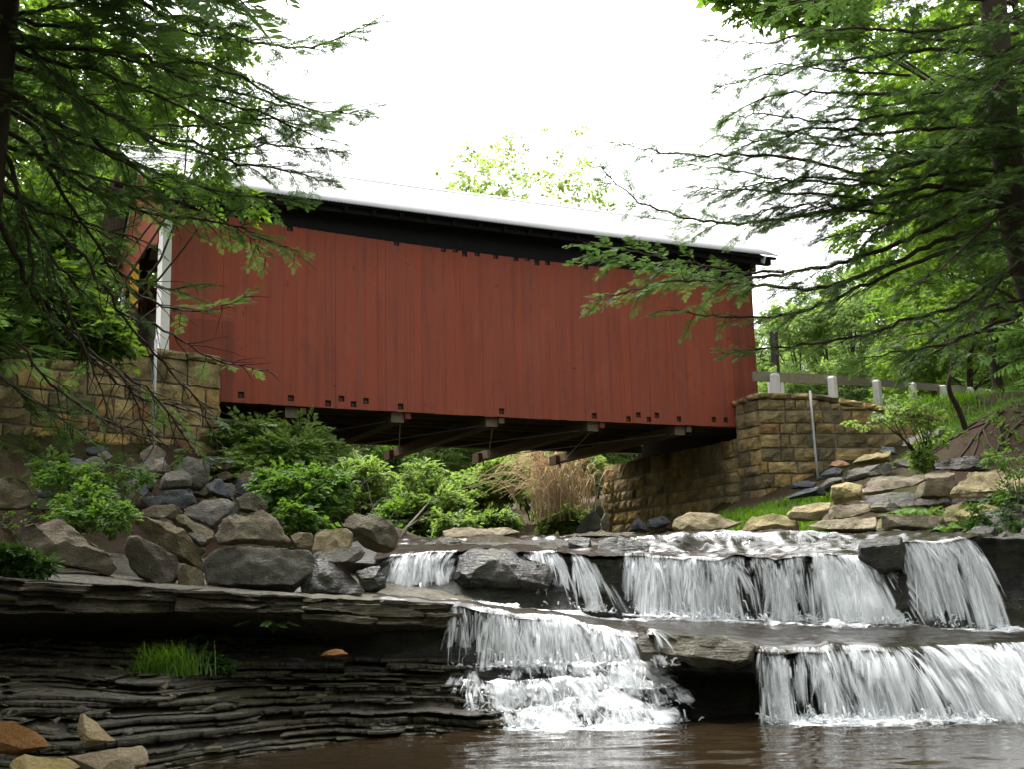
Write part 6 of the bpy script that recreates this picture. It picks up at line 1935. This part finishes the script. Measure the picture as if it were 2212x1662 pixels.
# ------------------------------------------------------------------ broadleaf trees and bushes
def crown_mesh(lobes, nsp, size, tmpls, seed, flat=0.35, hollow=0.5):
    """leaf sprays through ellipsoid lobes [(x,y,z,rx,ry,rz)]"""
    r = np.random.RandomState(seed)
    lob = np.array(lobes, float)
    vol = np.prod(lob[:, 3:], axis=1) ** (2 / 3)
    pick = r.choice(len(lob), nsp, p=vol / vol.sum())
    d = unit(r.normal(0, 1, (nsp, 3)))
    rad = hollow + (1 - hollow) * r.uniform(0, 1, nsp) ** 0.6
    # clumps: thin out where a coarse noise is low
    pos = lob[pick, :3] + d * rad[:, None] * lob[pick, 3:]
    cl = fbm(pos / (size * 4.5), seed + 2, 2)
    keep = cl > -0.32
    pos, d = pos[keep], d[keep]
    cl = cl[keep]
    t = unit(d * [1, 1, flat] + 0.45 * r.normal(0, 1, d.shape) * [1, 1, 0.4] + [0, 0, -0.12])
    n = unit(np.array([0, 0, 1.0]) + 0.45 * r.normal(0, 1, d.shape) + 0.35 * d)
    parts = []
    tone = np.clip(0.5 + 0.5 * cl + 0.2 * r.normal(0, 1, len(cl)), 0, 1)
    for k, tm in enumerate(tmpls):
        m = np.arange(len(pos)) % len(tmpls) == k
        parts.append(sprays(pos[m], t[m], n[m], size * r.uniform(0.65, 1.2, m.sum()), tm, seed + k, tone[m]))
    return join(parts)


def random_lobes(r, n, R, H, z0):
    L = []
    for k in range(n):
        a = r.uniform(0, 2 * math.pi); f = math.sqrt(r.uniform(0, 1))
        z = z0 + H * r.uniform(0.05, 0.95)
        w = R * (1 - 0.75 * abs((z - z0) / H - 0.42))
        s_ = r.uniform(0.26, 0.45) * R
        L.append((math.cos(a) * f * w * .8, math.sin(a) * f * w * .8, z, s_ * 1.15, s_ * 1.15, s_ * 0.72))
    return L


def tree_parts(seed, H, R, z0, nl, nsp, size, mat, tmpls, trunk_r):
    r = np.random.RandomState(seed)
    lobes = random_lobes(r, nl, R, H - z0, z0)
    V, F, T = crown_mesh(lobes, nsp, size, tmpls, seed)
    cm = make_mesh('crown', V, F, M[mat], attrs={'tone': T})
    tb = Tubes()
    sway = r.normal(0, 0.25, (6, 2)); sway[0] = 0
    tp = spline([(sway[k][0], sway[k][1], H * 0.9 * k / 5 - 0.4) for k in range(6)], 16)
    tb.add(tp, np.linspace(trunk_r, trunk_r * .15, 16), 9)
    for l in lobes[::2]:
        i = int(np.clip((l[2] * 0.62) / (H * .9) * 15, 2, 14))
        mid_ = 0.5 * (tp[i] + np.array(l[:3])) + [0, 0, 0.25]
        tb.add(spline([tp[i], mid_, l[:3]], 7), np.linspace(trunk_r * .32, 0.02, 7), 5)
    tm = make_mesh('trunk', np.vstack(tb.V), np.vstack(tb.F), M['bark'], True)
    return cm, tm


def place_tree(name, meshes, xy, label, group=None, rz=0.0, sc=1.0, z=None, cat='tree'):
    zz = ground_z(xy[0], xy[1], False)[0] if z is None else z
    root = empty(name, (xy[0], xy[1], zz), rz)
    root.scale = (sc, sc, sc)
    tag(root, label, cat, group)
    add_obj('crown', meshes[0], root); add_obj('trunk', meshes[1], root)
    return root


HT = [tree_parts(200 + k, 15 + k, 4.6, 2.0, 26, 2400, 0.72, 'hill_leaf', LEAF, 0.22) for k in range(3)]
MT = [tree_parts(220 + k, 14, 4.4, 1.2, 26, 4600, 0.42, 'maple_leaf', LEAF, 0.22) for k in range(2)]
PT = [tree_parts(240 + k, 17, 4.2, 6.0, 16, 420, 0.55, 'pale_leaf', LEAF, 0.16) for k in range(2)]
r = np.random.RandomState(5)
# the wooded hill on the right, beyond the guard rail
spots = [(1745, 62), (1810, 70), (1880, 60), (1950, 66), (2020, 58), (2090, 62), (2160, 56), (2230, 60), (1700, 92), (1780, 98), (1860, 90), (1960, 92), (2070, 86), (2180, 84), (1660, 120), (1740, 128), (1840, 125)]
for k, (vx, Y_) in enumerate(spots):
    x_ = P(vx, 1200, Y_)[0]
    place_tree('broadleaf_tree', HT[k % 3], (x_, Y_), 'light green broadleaf tree on the hillside right of the bridge', 'trees on the right hillside', r.uniform(0, 6), r.uniform(0.85, 1.1) * (0.58 if Y_ < 75 else 0.72) * (1.0 + max(0, vx - 1900) / 500))
# nearer maples on the right
for k, (vx, Y_, sc, lb) in enumerate([(2040, 47, 0.52, 'bright green maple behind the middle of the right guard rail'), (2130, 45, 0.65, 'bright green maple behind the far end of the right guard rail'),
                                      (2200, 38, 0.85, 'bright green maple at the right edge behind the hemlock boughs'), (2310, 33, 1.2, 'tall maple behind the right hemlock trunk at the right edge')]):
    x_ = P(vx, 1200, Y_)[0]
    place_tree('maple_tree', MT[k % 2], (x_, Y_), lb, None, k * 1.7, sc)
# forest seen under the bridge and beyond
for k, (vx, Y_) in enumerate([(640, 56), (700, 50), (790, 58), (880, 62), (960, 56), (1050, 62), (1130, 58), (1210, 54), (1290, 60), (560, 60), (480, 58), (1380, 64), (1480, 62)]):
    x_ = P(vx, 1200, Y_)[0]
    place_tree('broadleaf_tree', HT[(k + 1) % 3], (x_, Y_), 'shaded woodland tree glimpsed under the bridge', 'trees glimpsed under the bridge', r.uniform(0, 6), r.uniform(0.42, 0.52))
# pale trees above the roof
for k, (vx, Y_, sc, lb) in enumerate([(1010, 66, 1.22, 'pale yellow green tree top above the roof ridge, left one'), (1130, 70, 1.29, 'pale yellow green tree top above the roof ridge, second from left'),
                                      (1250, 64, 1.1, 'bare branched pale tree top just left of the hemlock tip'), (1068, 62, 1.08, 'fuller green tree top showing in the middle above the roof')]):
    x_ = P(vx, 1200, Y_)[0]
    place_tree('pale_tree', PT[k % 2] if k < 3 else HT[0], (x_, Y_), lb, None, k * 2.1, sc)
# the wood goes on behind and beside the viewer
for k, (x_, Y_) in enumerate([(-10, -5), (-15, 2), (-18, 9), (-9.8, 6.5), (13, -6), (16, 1), (19, 9), (-8, -17), (9, -19), (23, 15), (-24, 3), (18, -14), (-17, -12)]):
    place_tree('broadleaf_tree', HT[k % 3], (x_, Y_), 'woodland tree on the banks behind the viewer', 'trees behind the viewer', r.uniform(0, 6), r.uniform(0.95, 1.2))
# left side
for k, (vx, Y_, sc, lb) in enumerate([(100, 40, 1.05, 'bright maple beyond the left guard rail'), (230, 44, 0.95, 'bright maple behind the left bridge portal'), (-60, 34, 1.1, 'bright maple at the left edge behind the hemlock')]):
    x_ = P(vx, 1200, Y_)[0]
    place_tree('maple_tree', MT[(k + 1) % 2], (x_, Y_), lb, None, 0.8 + k * 1.9, sc)


def lobes_px(items):
    """lobes given as picture centre, half width, half height (print pixels) and distance"""
    L = []
    for x_, y_, hw, hh, Y_ in items:
        c_ = P(x_, y_, Y_); k_ = Y_ / FOC
        L.append((c_[0], c_[1], c_[2], hw * k_, 0.7 * (hw + hh) * 0.5 * k_, hh * k_))
    return L


def leafy(name, label, cat, lobes, nsp, size, mat, tmpls, seed, base, stems, stem_mat='twig', stem_r=0.03, hollow=0.35, crown_name='foliage'):
    base = np.asarray(base, float)
    root = empty(name, base)
    tag(root, label, cat)
    V, F, T = crown_mesh(lobes, nsp, size, tmpls, seed, hollow=hollow)
    mobj(crown_name, V - base, F, M[mat], root, attrs={'tone': T})
    r = np.random.RandomState(seed)
    tb = Tubes()
    for k in range(stems):
        l = lobes[k % len(lobes)]
        e = np.array(l[:3]) + r.normal(0, 0.4, 3) * np.array(l[3:])
        m_ = 0.5 * (base + e) + r.normal(0, 0.12, 3) * np.linalg.norm(e - base) * 0.5
        b_ = base + r.normal(0, 0.08, 3) * [1, 1, 0]
        tb.add(spline([b_, m_, e], 8), np.linspace(stem_r, stem_r * .3, 8), 5)
    tb.build('stems' if cat != 'tree' else 'trunk', M[stem_mat], root)
    return root


# maple among the left hemlock boughs
leafy('maple_tree', 'young maple with bright leaves among the left hemlock boughs', 'tree',
      lobes_px([(250, 60, 120, 60, 23), (330, 200, 110, 80, 23.5), (440, 120, 90, 80, 24), (470, 260, 80, 60, 24), (420, 360, 70, 60, 24), (500, 430, 60, 40, 24), (150, 170, 100, 80, 23), (60, 300, 90, 90, 22), (90, 60, 110, 70, 22), (280, 330, 80, 60, 23)]),
      1300, 0.36, 'maple_leaf', LEAF, 31, (-9.6, 25.4, 6.6), 7, stem_r=0.04, crown_name='crown')
leafy('maple_tree', 'low maple leaning over the left stone wall', 'tree',
      lobes_px([(60, 480, 100, 70, 21), (150, 560, 90, 60, 21.5), (60, 620, 100, 60, 20.5), (150, 730, 100, 45, 20.5), (210, 760, 60, 40, 20.5), (120, 690, 110, 50, 20.8)]),
      1300, 0.40, 'maple_leaf', LEAFB, 33, (-11.5, 21.5, 5.5), 9, stem_r=0.07, crown_name='crown')
# top right maple twigs
leafy('maple_tree', 'maple twigs with bright leaves at the top edge right of centre', 'tree',
      lobes_px([(1640, 10, 70, 30, 25), (1730, -20, 90, 40, 25.5), (1800, 40, 70, 40, 26), (1600, -30, 50, 30, 25)]),
      420, 0.42, 'maple_leaf', LEAFB, 35, P(2200, 300, 26.5), 3, stem_r=0.05, crown_name='crown')

# bushes
leafy('bush', 'bright leafy bush between the boulder pile and the bridge', 'bush',
      lobes_px([(540, 960, 70, 60, 26.5), (600, 1010, 90, 70, 26), (530, 1030, 60, 50, 25.5), (650, 960, 60, 45, 27)]), 900, 0.34, 'shrub_leaf', LEAF, 41, P(580, 1110, 25.5), 14)
leafy('bush', 'dark broad leaved bush beside the widest grey boulder', 'bush',
      lobes_px([(640, 1080, 75, 60, 21.5), (690, 1060, 55, 50, 21.8), (640, 1130, 50, 40, 20.8), (600, 1050, 45, 40, 22)]), 900, 0.24, 'shrub_leaf_dark', LEAFB, 42, P(650, 1180, 21.0), 10)
leafy('bush', 'low leafy shrub overhanging the left boulders in shade', 'bush',
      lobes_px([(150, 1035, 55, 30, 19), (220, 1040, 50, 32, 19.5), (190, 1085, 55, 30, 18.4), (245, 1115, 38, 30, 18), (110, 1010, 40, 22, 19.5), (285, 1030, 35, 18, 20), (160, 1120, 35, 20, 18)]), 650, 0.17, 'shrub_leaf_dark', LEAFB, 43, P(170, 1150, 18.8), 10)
for k, (x_, y_, hw, hh, Y_, lb, mt) in enumerate([
        (960, 1080, 100, 70, 41, 'rounded bright shrub under the middle of the bridge', 'shrub_leaf'), (1060, 1060, 90, 75, 42, 'tall bright shrub left of the dry canes', 'shrub_leaf'),
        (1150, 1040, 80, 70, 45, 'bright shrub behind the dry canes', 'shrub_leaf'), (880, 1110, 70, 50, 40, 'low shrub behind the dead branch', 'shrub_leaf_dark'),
        (1020, 1130, 80, 35, 39.5, 'low spreading shrub at the water behind the flat pale rock', 'shrub_leaf'), (1225, 1125, 30, 18, 39, 'small green shrub at the foot of the dry canes', 'shrub_leaf'),
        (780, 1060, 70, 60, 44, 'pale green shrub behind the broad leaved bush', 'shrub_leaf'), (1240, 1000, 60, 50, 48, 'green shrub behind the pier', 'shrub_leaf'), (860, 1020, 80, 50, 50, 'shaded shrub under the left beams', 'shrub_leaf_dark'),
        (700, 1110, 60, 50, 33, 'small shrub behind the overhanging brown boulder', 'shrub_leaf')]):
    r = np.random.RandomState(300 + k)
    its = [(x_ + r.normal(0, .45) * hw, y_ + r.normal(0, .35) * hh, hw * r.uniform(.2, .55), hh * r.uniform(.22, .6), Y_ + r.normal(0, .6)) for _ in range(12)]
    leafy('shrub', lb, 'shrub', lobes_px(its), 1000 if hw > 75 else 620, 0.36 if Y_ > 35 else 0.28, mt, LEAF, 310 + k, P(x_, y_ + hh * 1.25, Y_), 12)

# dry canes
r = np.random.RandomState(50)
b0 = P(1222, 1132, 39.5)
root = empty('dry_cane_bush', b0); tag(root, 'tangle of dry tan canes arching beside the pier', 'bush')
tb = Tubes()
for k in range(260):
    a = r.uniform(-math.pi, math.pi); l = r.uniform(0.5, 1.7); h = r.uniform(1.1, 2.6)
    b_ = b0 + np.array([r.normal(-0.15, .42), r.normal(0, .5), 0])
    d = np.array([math.cos(a) * (0.75 if math.cos(a) > 0 else 1.35), math.sin(a) * .6, 0])
    tb.add(spline([b_, b_ + d * l * .3 + [0, 0, h * .75], b_ + d * l * .75 + [0, 0, h], b_ + d * l * 1.25 + [0, 0, h * r.uniform(.6, .95)]], 9), np.linspace(0.018, 0.008, 9), 3)
tb.build('canes', M['dry_twig'], root)

# dead pale branches
b0 = P(872, 1150, 23.5)
root = empty('dead_branch', b0); tag(root, 'bleached dead branch leaning up beside the overhanging boulder', 'branch')
tb = Tubes()
tb.add([P(868, 1162, 23.5), P(880, 1140, 23.5), P(905, 1112, 23.8), P(928, 1085, 24), P(940, 1065, 24)], [.035, .03, .022, .014, .006], 6)
tb.add([P(878, 1143, 23.5), P(900, 1128, 23.4), P(925, 1105, 23.2)], [.022, .014, .006], 5)
tb.add([P(890, 1130, 23.6), P(910, 1122, 23.9), P(930, 1120, 24.2)], [.014, .01, .005], 5)
tb.build('limbs', M['dead_wood'], root)
b0 = P(800, 1130, 27)
root = empty('dead_branch', b0); tag(root, 'arching bleached dead branches above the tan boulder', 'branch')
tb = Tubes()
for pl in ([(815, 1120), (800, 1080), (795, 1050), (785, 1038)], [(770, 1070), (785, 1045), (815, 1028), (845, 1030), (870, 1045)], [(800, 1110), (815, 1085), (840, 1075), (855, 1090), (860, 1105), (852, 1125)], [(785, 1045), (775, 1080), (768, 1110)], [(815, 1028), (825, 1050), (822, 1075)], [(845, 1030), (858, 1050), (866, 1068)], [(830, 1140), (850, 1110), (858, 1100)], [(800, 1082), (780, 1095), (765, 1120)]):
    q = [P(a, b, 27 + 0.3 * k) for k, (a, b) in enumerate(pl)]
    tb.add(spline(q, 10), np.linspace(.016, .005, 10), 4)
tb.build('limbs', M['dead_wood'], root)

# young crooked tree on the right bank
pts = [P(2086, 928, 27.6), P(2070, 885, 27.5), P(2052, 850, 27.4), P(2050, 820, 27.4), P(2058, 790, 27.4), P(2052, 755, 27.3), P(2045, 720, 27.2)]
root = empty('young_tree', pts[0]); tag(root, 'thin crooked young tree on the bare soil slope by the rail', 'tree')
tb = Tubes(); tb.add(spline(pts, 24), np.linspace(0.075, 0.035, 24), 8)
tb.add(spline([P(2050, 745, 27.3), P(2090, 722, 27.2), P(2150, 708, 27.0), P(2230, 680, 26.5)], 14), np.linspace(.04, .03, 14), 6)
tb.build('trunk', M['bark'], root)
out = new_out(); tb2 = Tubes()
r = np.random.RandomState(60)
for pl in ([(2050, 740), (2000, 720), (1950, 730), (1900, 760)], [(2050, 730), (2010, 760), (1960, 790)], [(2050, 735), (2090, 760), (2130, 770)], [(2045, 720), (2000, 690), (1940, 690)]):
    hem_branch([P(a, b, 27.3 - 0.5 * k) for k, (a, b) in enumerate(pl)], r, tb2, out, 0.9, 0.9, 0.02, 0.1, 0.9)
V, F, T = sprays(*cat_out(out), HEM, 61, np.concatenate(out['tone']))
mobj('crown', V - np.array(root.location), F, M['hemlock_leaf'], root, attrs={'tone': T}); tb2.build('branches', M['twig'], root)

# sapling with bright leaves before the wing wall
leafy('sapling', 'bright green sapling spreading before the end of the right wing wall', 'sapling',
      lobes_px([(1985, 905, 45, 26, 26.2), (1935, 895, 50, 20, 26.2), (1880, 914, 42, 13, 25.9), (1950, 868, 30, 14, 26.5), (2012, 940, 28, 30, 26.4)]), 150, 0.2, 'shrub_leaf', LEAFB, 71, P(2005, 1015, 26.4), 12, hollow=0.1, stem_r=0.02)
leafy('bush', 'small green plants at the foot of the sapling', 'plant', lobes_px([(2010, 1000, 30, 22, 26.0), (1990, 985, 22, 18, 26.1)]), 260, 0.16, 'shrub_leaf', LEAF, 72, P(2005, 1020, 26.0), 5, hollow=0.1, stem_r=0.01)


# grass and ferns
def blades(pos, h, seed, lean=0.5, w=0.006):
    r = np.random.RandomState(seed)
    n = len(pos)
    a = r.uniform(0, 2 * math.pi, n); d = np.stack([np.cos(a), np.sin(a), 0 * a], 1); s_ = np.stack([-np.sin(a), np.cos(a), 0 * a], 1)
    hh = h * r.uniform(.5, 1.2, n); ll = lean * r.uniform(.2, 1.0, n)
    V = np.zeros((n, 6, 3))
    for i, (t_, wk) in enumerate(((0, 1), (0.55, .8), (1, .05))):
        c_ = pos + d * (ll * hh * t_ ** 2)[:, None] + np.array([0, 0, 1]) * (hh * (t_ - 0.25 * ll * t_ ** 2))[:, None]
        V[:, 2 * i] = c_ - s_ * w * wk; V[:, 2 * i + 1] = c_ + s_ * w * wk
    b = np.arange(n)[:, None] * 6
    F = np.vstack([b + [0, 1, 3, 2], b + [2, 3, 5, 4]])
    return V.reshape(-1, 3), F, np.repeat(r.uniform(0, 1, n), 6)


r = np.random.RandomState(80)
gp = []
while len(gp) < 9000:
    vx, f = r.uniform(1480, 1800), r.uniform(0, 1)
    Y_ = 25.2 + 4.6 * f
    x_ = P(vx, 1100, Y_)[0]
    if fbm(np.array([[x_ * 1.2, Y_ * 1.2, 0]]), 9, 2)[0] > -0.35: gp.append((x_, Y_))
gp = np.array(gp)
pos = np.c_[gp, ground_z(gp[:, 0], gp[:, 1]) - 0.02]
V, F, T = blades(pos, 0.26, 81, 0.9, 0.009)
o = mobj('grass', V, F, M['grass_blade'], attrs={'tone': T}); tag(o, 'bright green grass on the bank between the pier and the right rocks', 'grass', kind='stuff')
gp = []
while len(gp) < 3500:
    k = r.uniform(0, 1); p_ = P(1980 + 220 * k, 880, 33 + 8 * k)
    gp.append((p_[0] + r.normal(0, .6), p_[1] + r.normal(0, 1.2)))
gp = np.array(gp)
V, F, T = blades(np.c_[gp, ground_z(gp[:, 0], gp[:, 1]) - 0.02], 0.35, 83, 0.8, 0.01)
o = mobj('grass', V, F, M['grass_blade'], attrs={'tone': T}); tag(o, 'grass along the verge below the right guard rail', 'grass', kind='stuff')


def tuft(label, px, Y_, n, h, spread, seed, base=None, mat='grass_blade'):
    r = np.random.RandomState(seed)
    c_ = P(px[0], px[1], Y_) if base is None else np.asarray(base, float)
    pos = c_ + r.normal(0, 1, (n, 3)) * [spread, spread * .6, 0]
    V, F, T = blades(pos, h, seed, 0.9, 0.006)
    o = mobj('grass_tuft', V, F, M[mat], attrs={'tone': T}, loc=c_)
    return tag(o, label, 'grass')


def on_shale(vx, vy):
    best = None
    for Y_ in np.arange(10, 17.4, 0.05):
        p_ = P(vx, vy, Y_)
        if p_[2] <= shale_z(p_[0], p_[1]): return np.array([p_[0], p_[1], shale_z(p_[0], p_[1])])
    return P(vx, vy, 16.0)


b_ = on_shale(365, 1462); tuft('tall green grass tuft growing on the dark shale bank', None, 0, 420, 0.42, 0.2, 91, b_)
b_ = on_shale(455, 1462)
leafy('herb', 'small leafy herb beside the grass tuft on the shale', 'plant', [(b_[0], b_[1], b_[2] + .12, .2, .15, .12)], 120, 0.12, 'fern_leaf', LEAF, 92, b_, 5, stem_r=0.006)


def fern(label, c_, n, L, seed, mat='fern_leaf', updir=0.7):
    r = np.random.RandomState(seed)
    c_ = np.asarray(c_, float)
    root = empty('fern', c_); tag(root, label, 'fern')
    P_, T_, N_, S_ = [], [], [], []
    tb = Tubes()
    for k in range(n):
        a = 2 * math.pi * (k + r.uniform()) / n
        d = np.array([math.cos(a), math.sin(a), 0])
        l = L * r.uniform(.7, 1.1)
        q = spline([c_, c_ + d * l * .4 + [0, 0, l * updir * .6], c_ + d * l + [0, 0, l * updir * .45]], 7)
        tb.add(q, np.linspace(.006, .002, 7), 3)
        for j in range(2):
            P_.append(q[1 + 3 * j]); T_.append(q[4 + 2 * j] - q[1 + 3 * j]); N_.append([0, 0, 1]); S_.append(l * .62)
    V, F, T = sprays(np.array(P_), np.array(T_), np.array(N_, float), np.array(S_), HEM * [1, 1.1, 1], seed)
    mobj('fronds', V - c_, F, M[mat], root, attrs={'tone': T}); tb.build('stalks', M['twig'], root)


fern('fern under the overhanging ledge, nearest the grass tuft', on_shale(455, 1400), 9, 0.4, 101)
fern('fern in the shadow in the middle below the ledge', on_shale(520, 1405), 9, 0.36, 102)
fern('fern hanging from the right part of the overhanging ledge', P(590, 1370, 15.9), 9, 0.42, 103)
fern('fern cluster below the big smooth slab on the right bank', P(1985, 1130, 23.3), 14, 0.6, 104, 'shrub_leaf_dark')
fern('fern at the lower right bank beside the right waterfall crest', P(2050, 1160, 22.6), 12, 0.5, 105, 'shrub_leaf_dark')
leafy('bush', 'leafy plants hanging over the right edge of the bank', 'plant', lobes_px([(2150, 1110, 50, 35, 22.5), (2190, 1060, 40, 40, 23), (2110, 1130, 35, 25, 22.4), (2200, 1160, 35, 35, 22)]), 230, 0.17, 'fern_leaf', LEAF, 106, P(2210, 1180, 22.6), 10, hollow=0.1, stem_r=0.012)
leafy('bush', 'thin leafy stems before the big smooth slab at the right edge', 'plant', lobes_px([(2190, 1010, 25, 45, 23.6), (2160, 990, 30, 20, 23.8)]), 70, 0.15, 'shrub_leaf_dark', LEAF, 107, P(2200, 1090, 23.6), 6, hollow=0.1, stem_r=0.012)
leafy('bush', 'dark low plants in the shade at the left picture edge', 'plant', lobes_px([(30, 1210, 45, 25, 15.6), (75, 1225, 30, 16, 15.6)]), 300, 0.16, 'fern_leaf', LEAF, 108, P(30, 1250, 15.6), 6, hollow=0.1, stem_r=0.01)


# leaf litter plants over the soil of both banks
r = np.random.RandomState(140)
gp = np.vstack([np.c_[r.uniform(-14, -6.5, 1500), r.uniform(17.5, 25.5, 1500)], np.c_[r.uniform(9, 16, 1300), r.uniform(26.5, 34, 1300)], np.c_[r.uniform(-9, 3, 900), r.uniform(26, 36, 900)]])
gp = gp[fbm(np.c_[gp * 0.6, 0 * gp[:, 0]], 141, 2) > -0.1]
pz = ground_z(gp[:, 0], gp[:, 1])
a_ = r.uniform(0, 6.28, len(gp))
V, F, T = sprays(np.c_[gp, pz + 0.03], np.c_[np.cos(a_), np.sin(a_), r.uniform(0.1, 0.9, len(gp))], np.c_[r.normal(0, .3, (len(gp), 2)), np.ones(len(gp))], r.uniform(0.08, 0.2, len(gp)), LEAF[0], 142)
o = mobj('ground_cover', V, F, M['shrub_leaf_dark'], attrs={'tone': T * 0.7}); tag(o, 'low green plants scattered over the soil of both banks', 'ground cover', kind='stuff')

# bare roots on the soil slope
r = np.random.RandomState(150)
b0 = P(2150, 905, 28.5); b0[2] = ground_z(b0[0], b0[1])[0]
root = empty('tree_roots', b0); tag(root, 'tangle of bare roots crossing the brown soil slope at the right edge', 'roots')
for k in range(12):
    q = [np.array([b0[0] + r.uniform(-0.4, 1.6), b0[1] + r.uniform(-0.3, 0.8), 0])]
    a = r.uniform(math.pi * 1.0, math.pi * 1.45)
    for j in range(9):
        a += r.normal(0, 0.28)
        q.append(q[-1] + np.array([math.cos(a), math.sin(a), 0]) * r.uniform(0.18, 0.34))
    q = np.array(q)
    q[:, 2] = ground_z(q[:, 0], q[:, 1]) + 0.015
    tb = Tubes(); tb.add(spline(q, 20), np.linspace(r.uniform(0.03, 0.06), 0.008, 20), 6)
    tb.build('root', M['bark'], root)
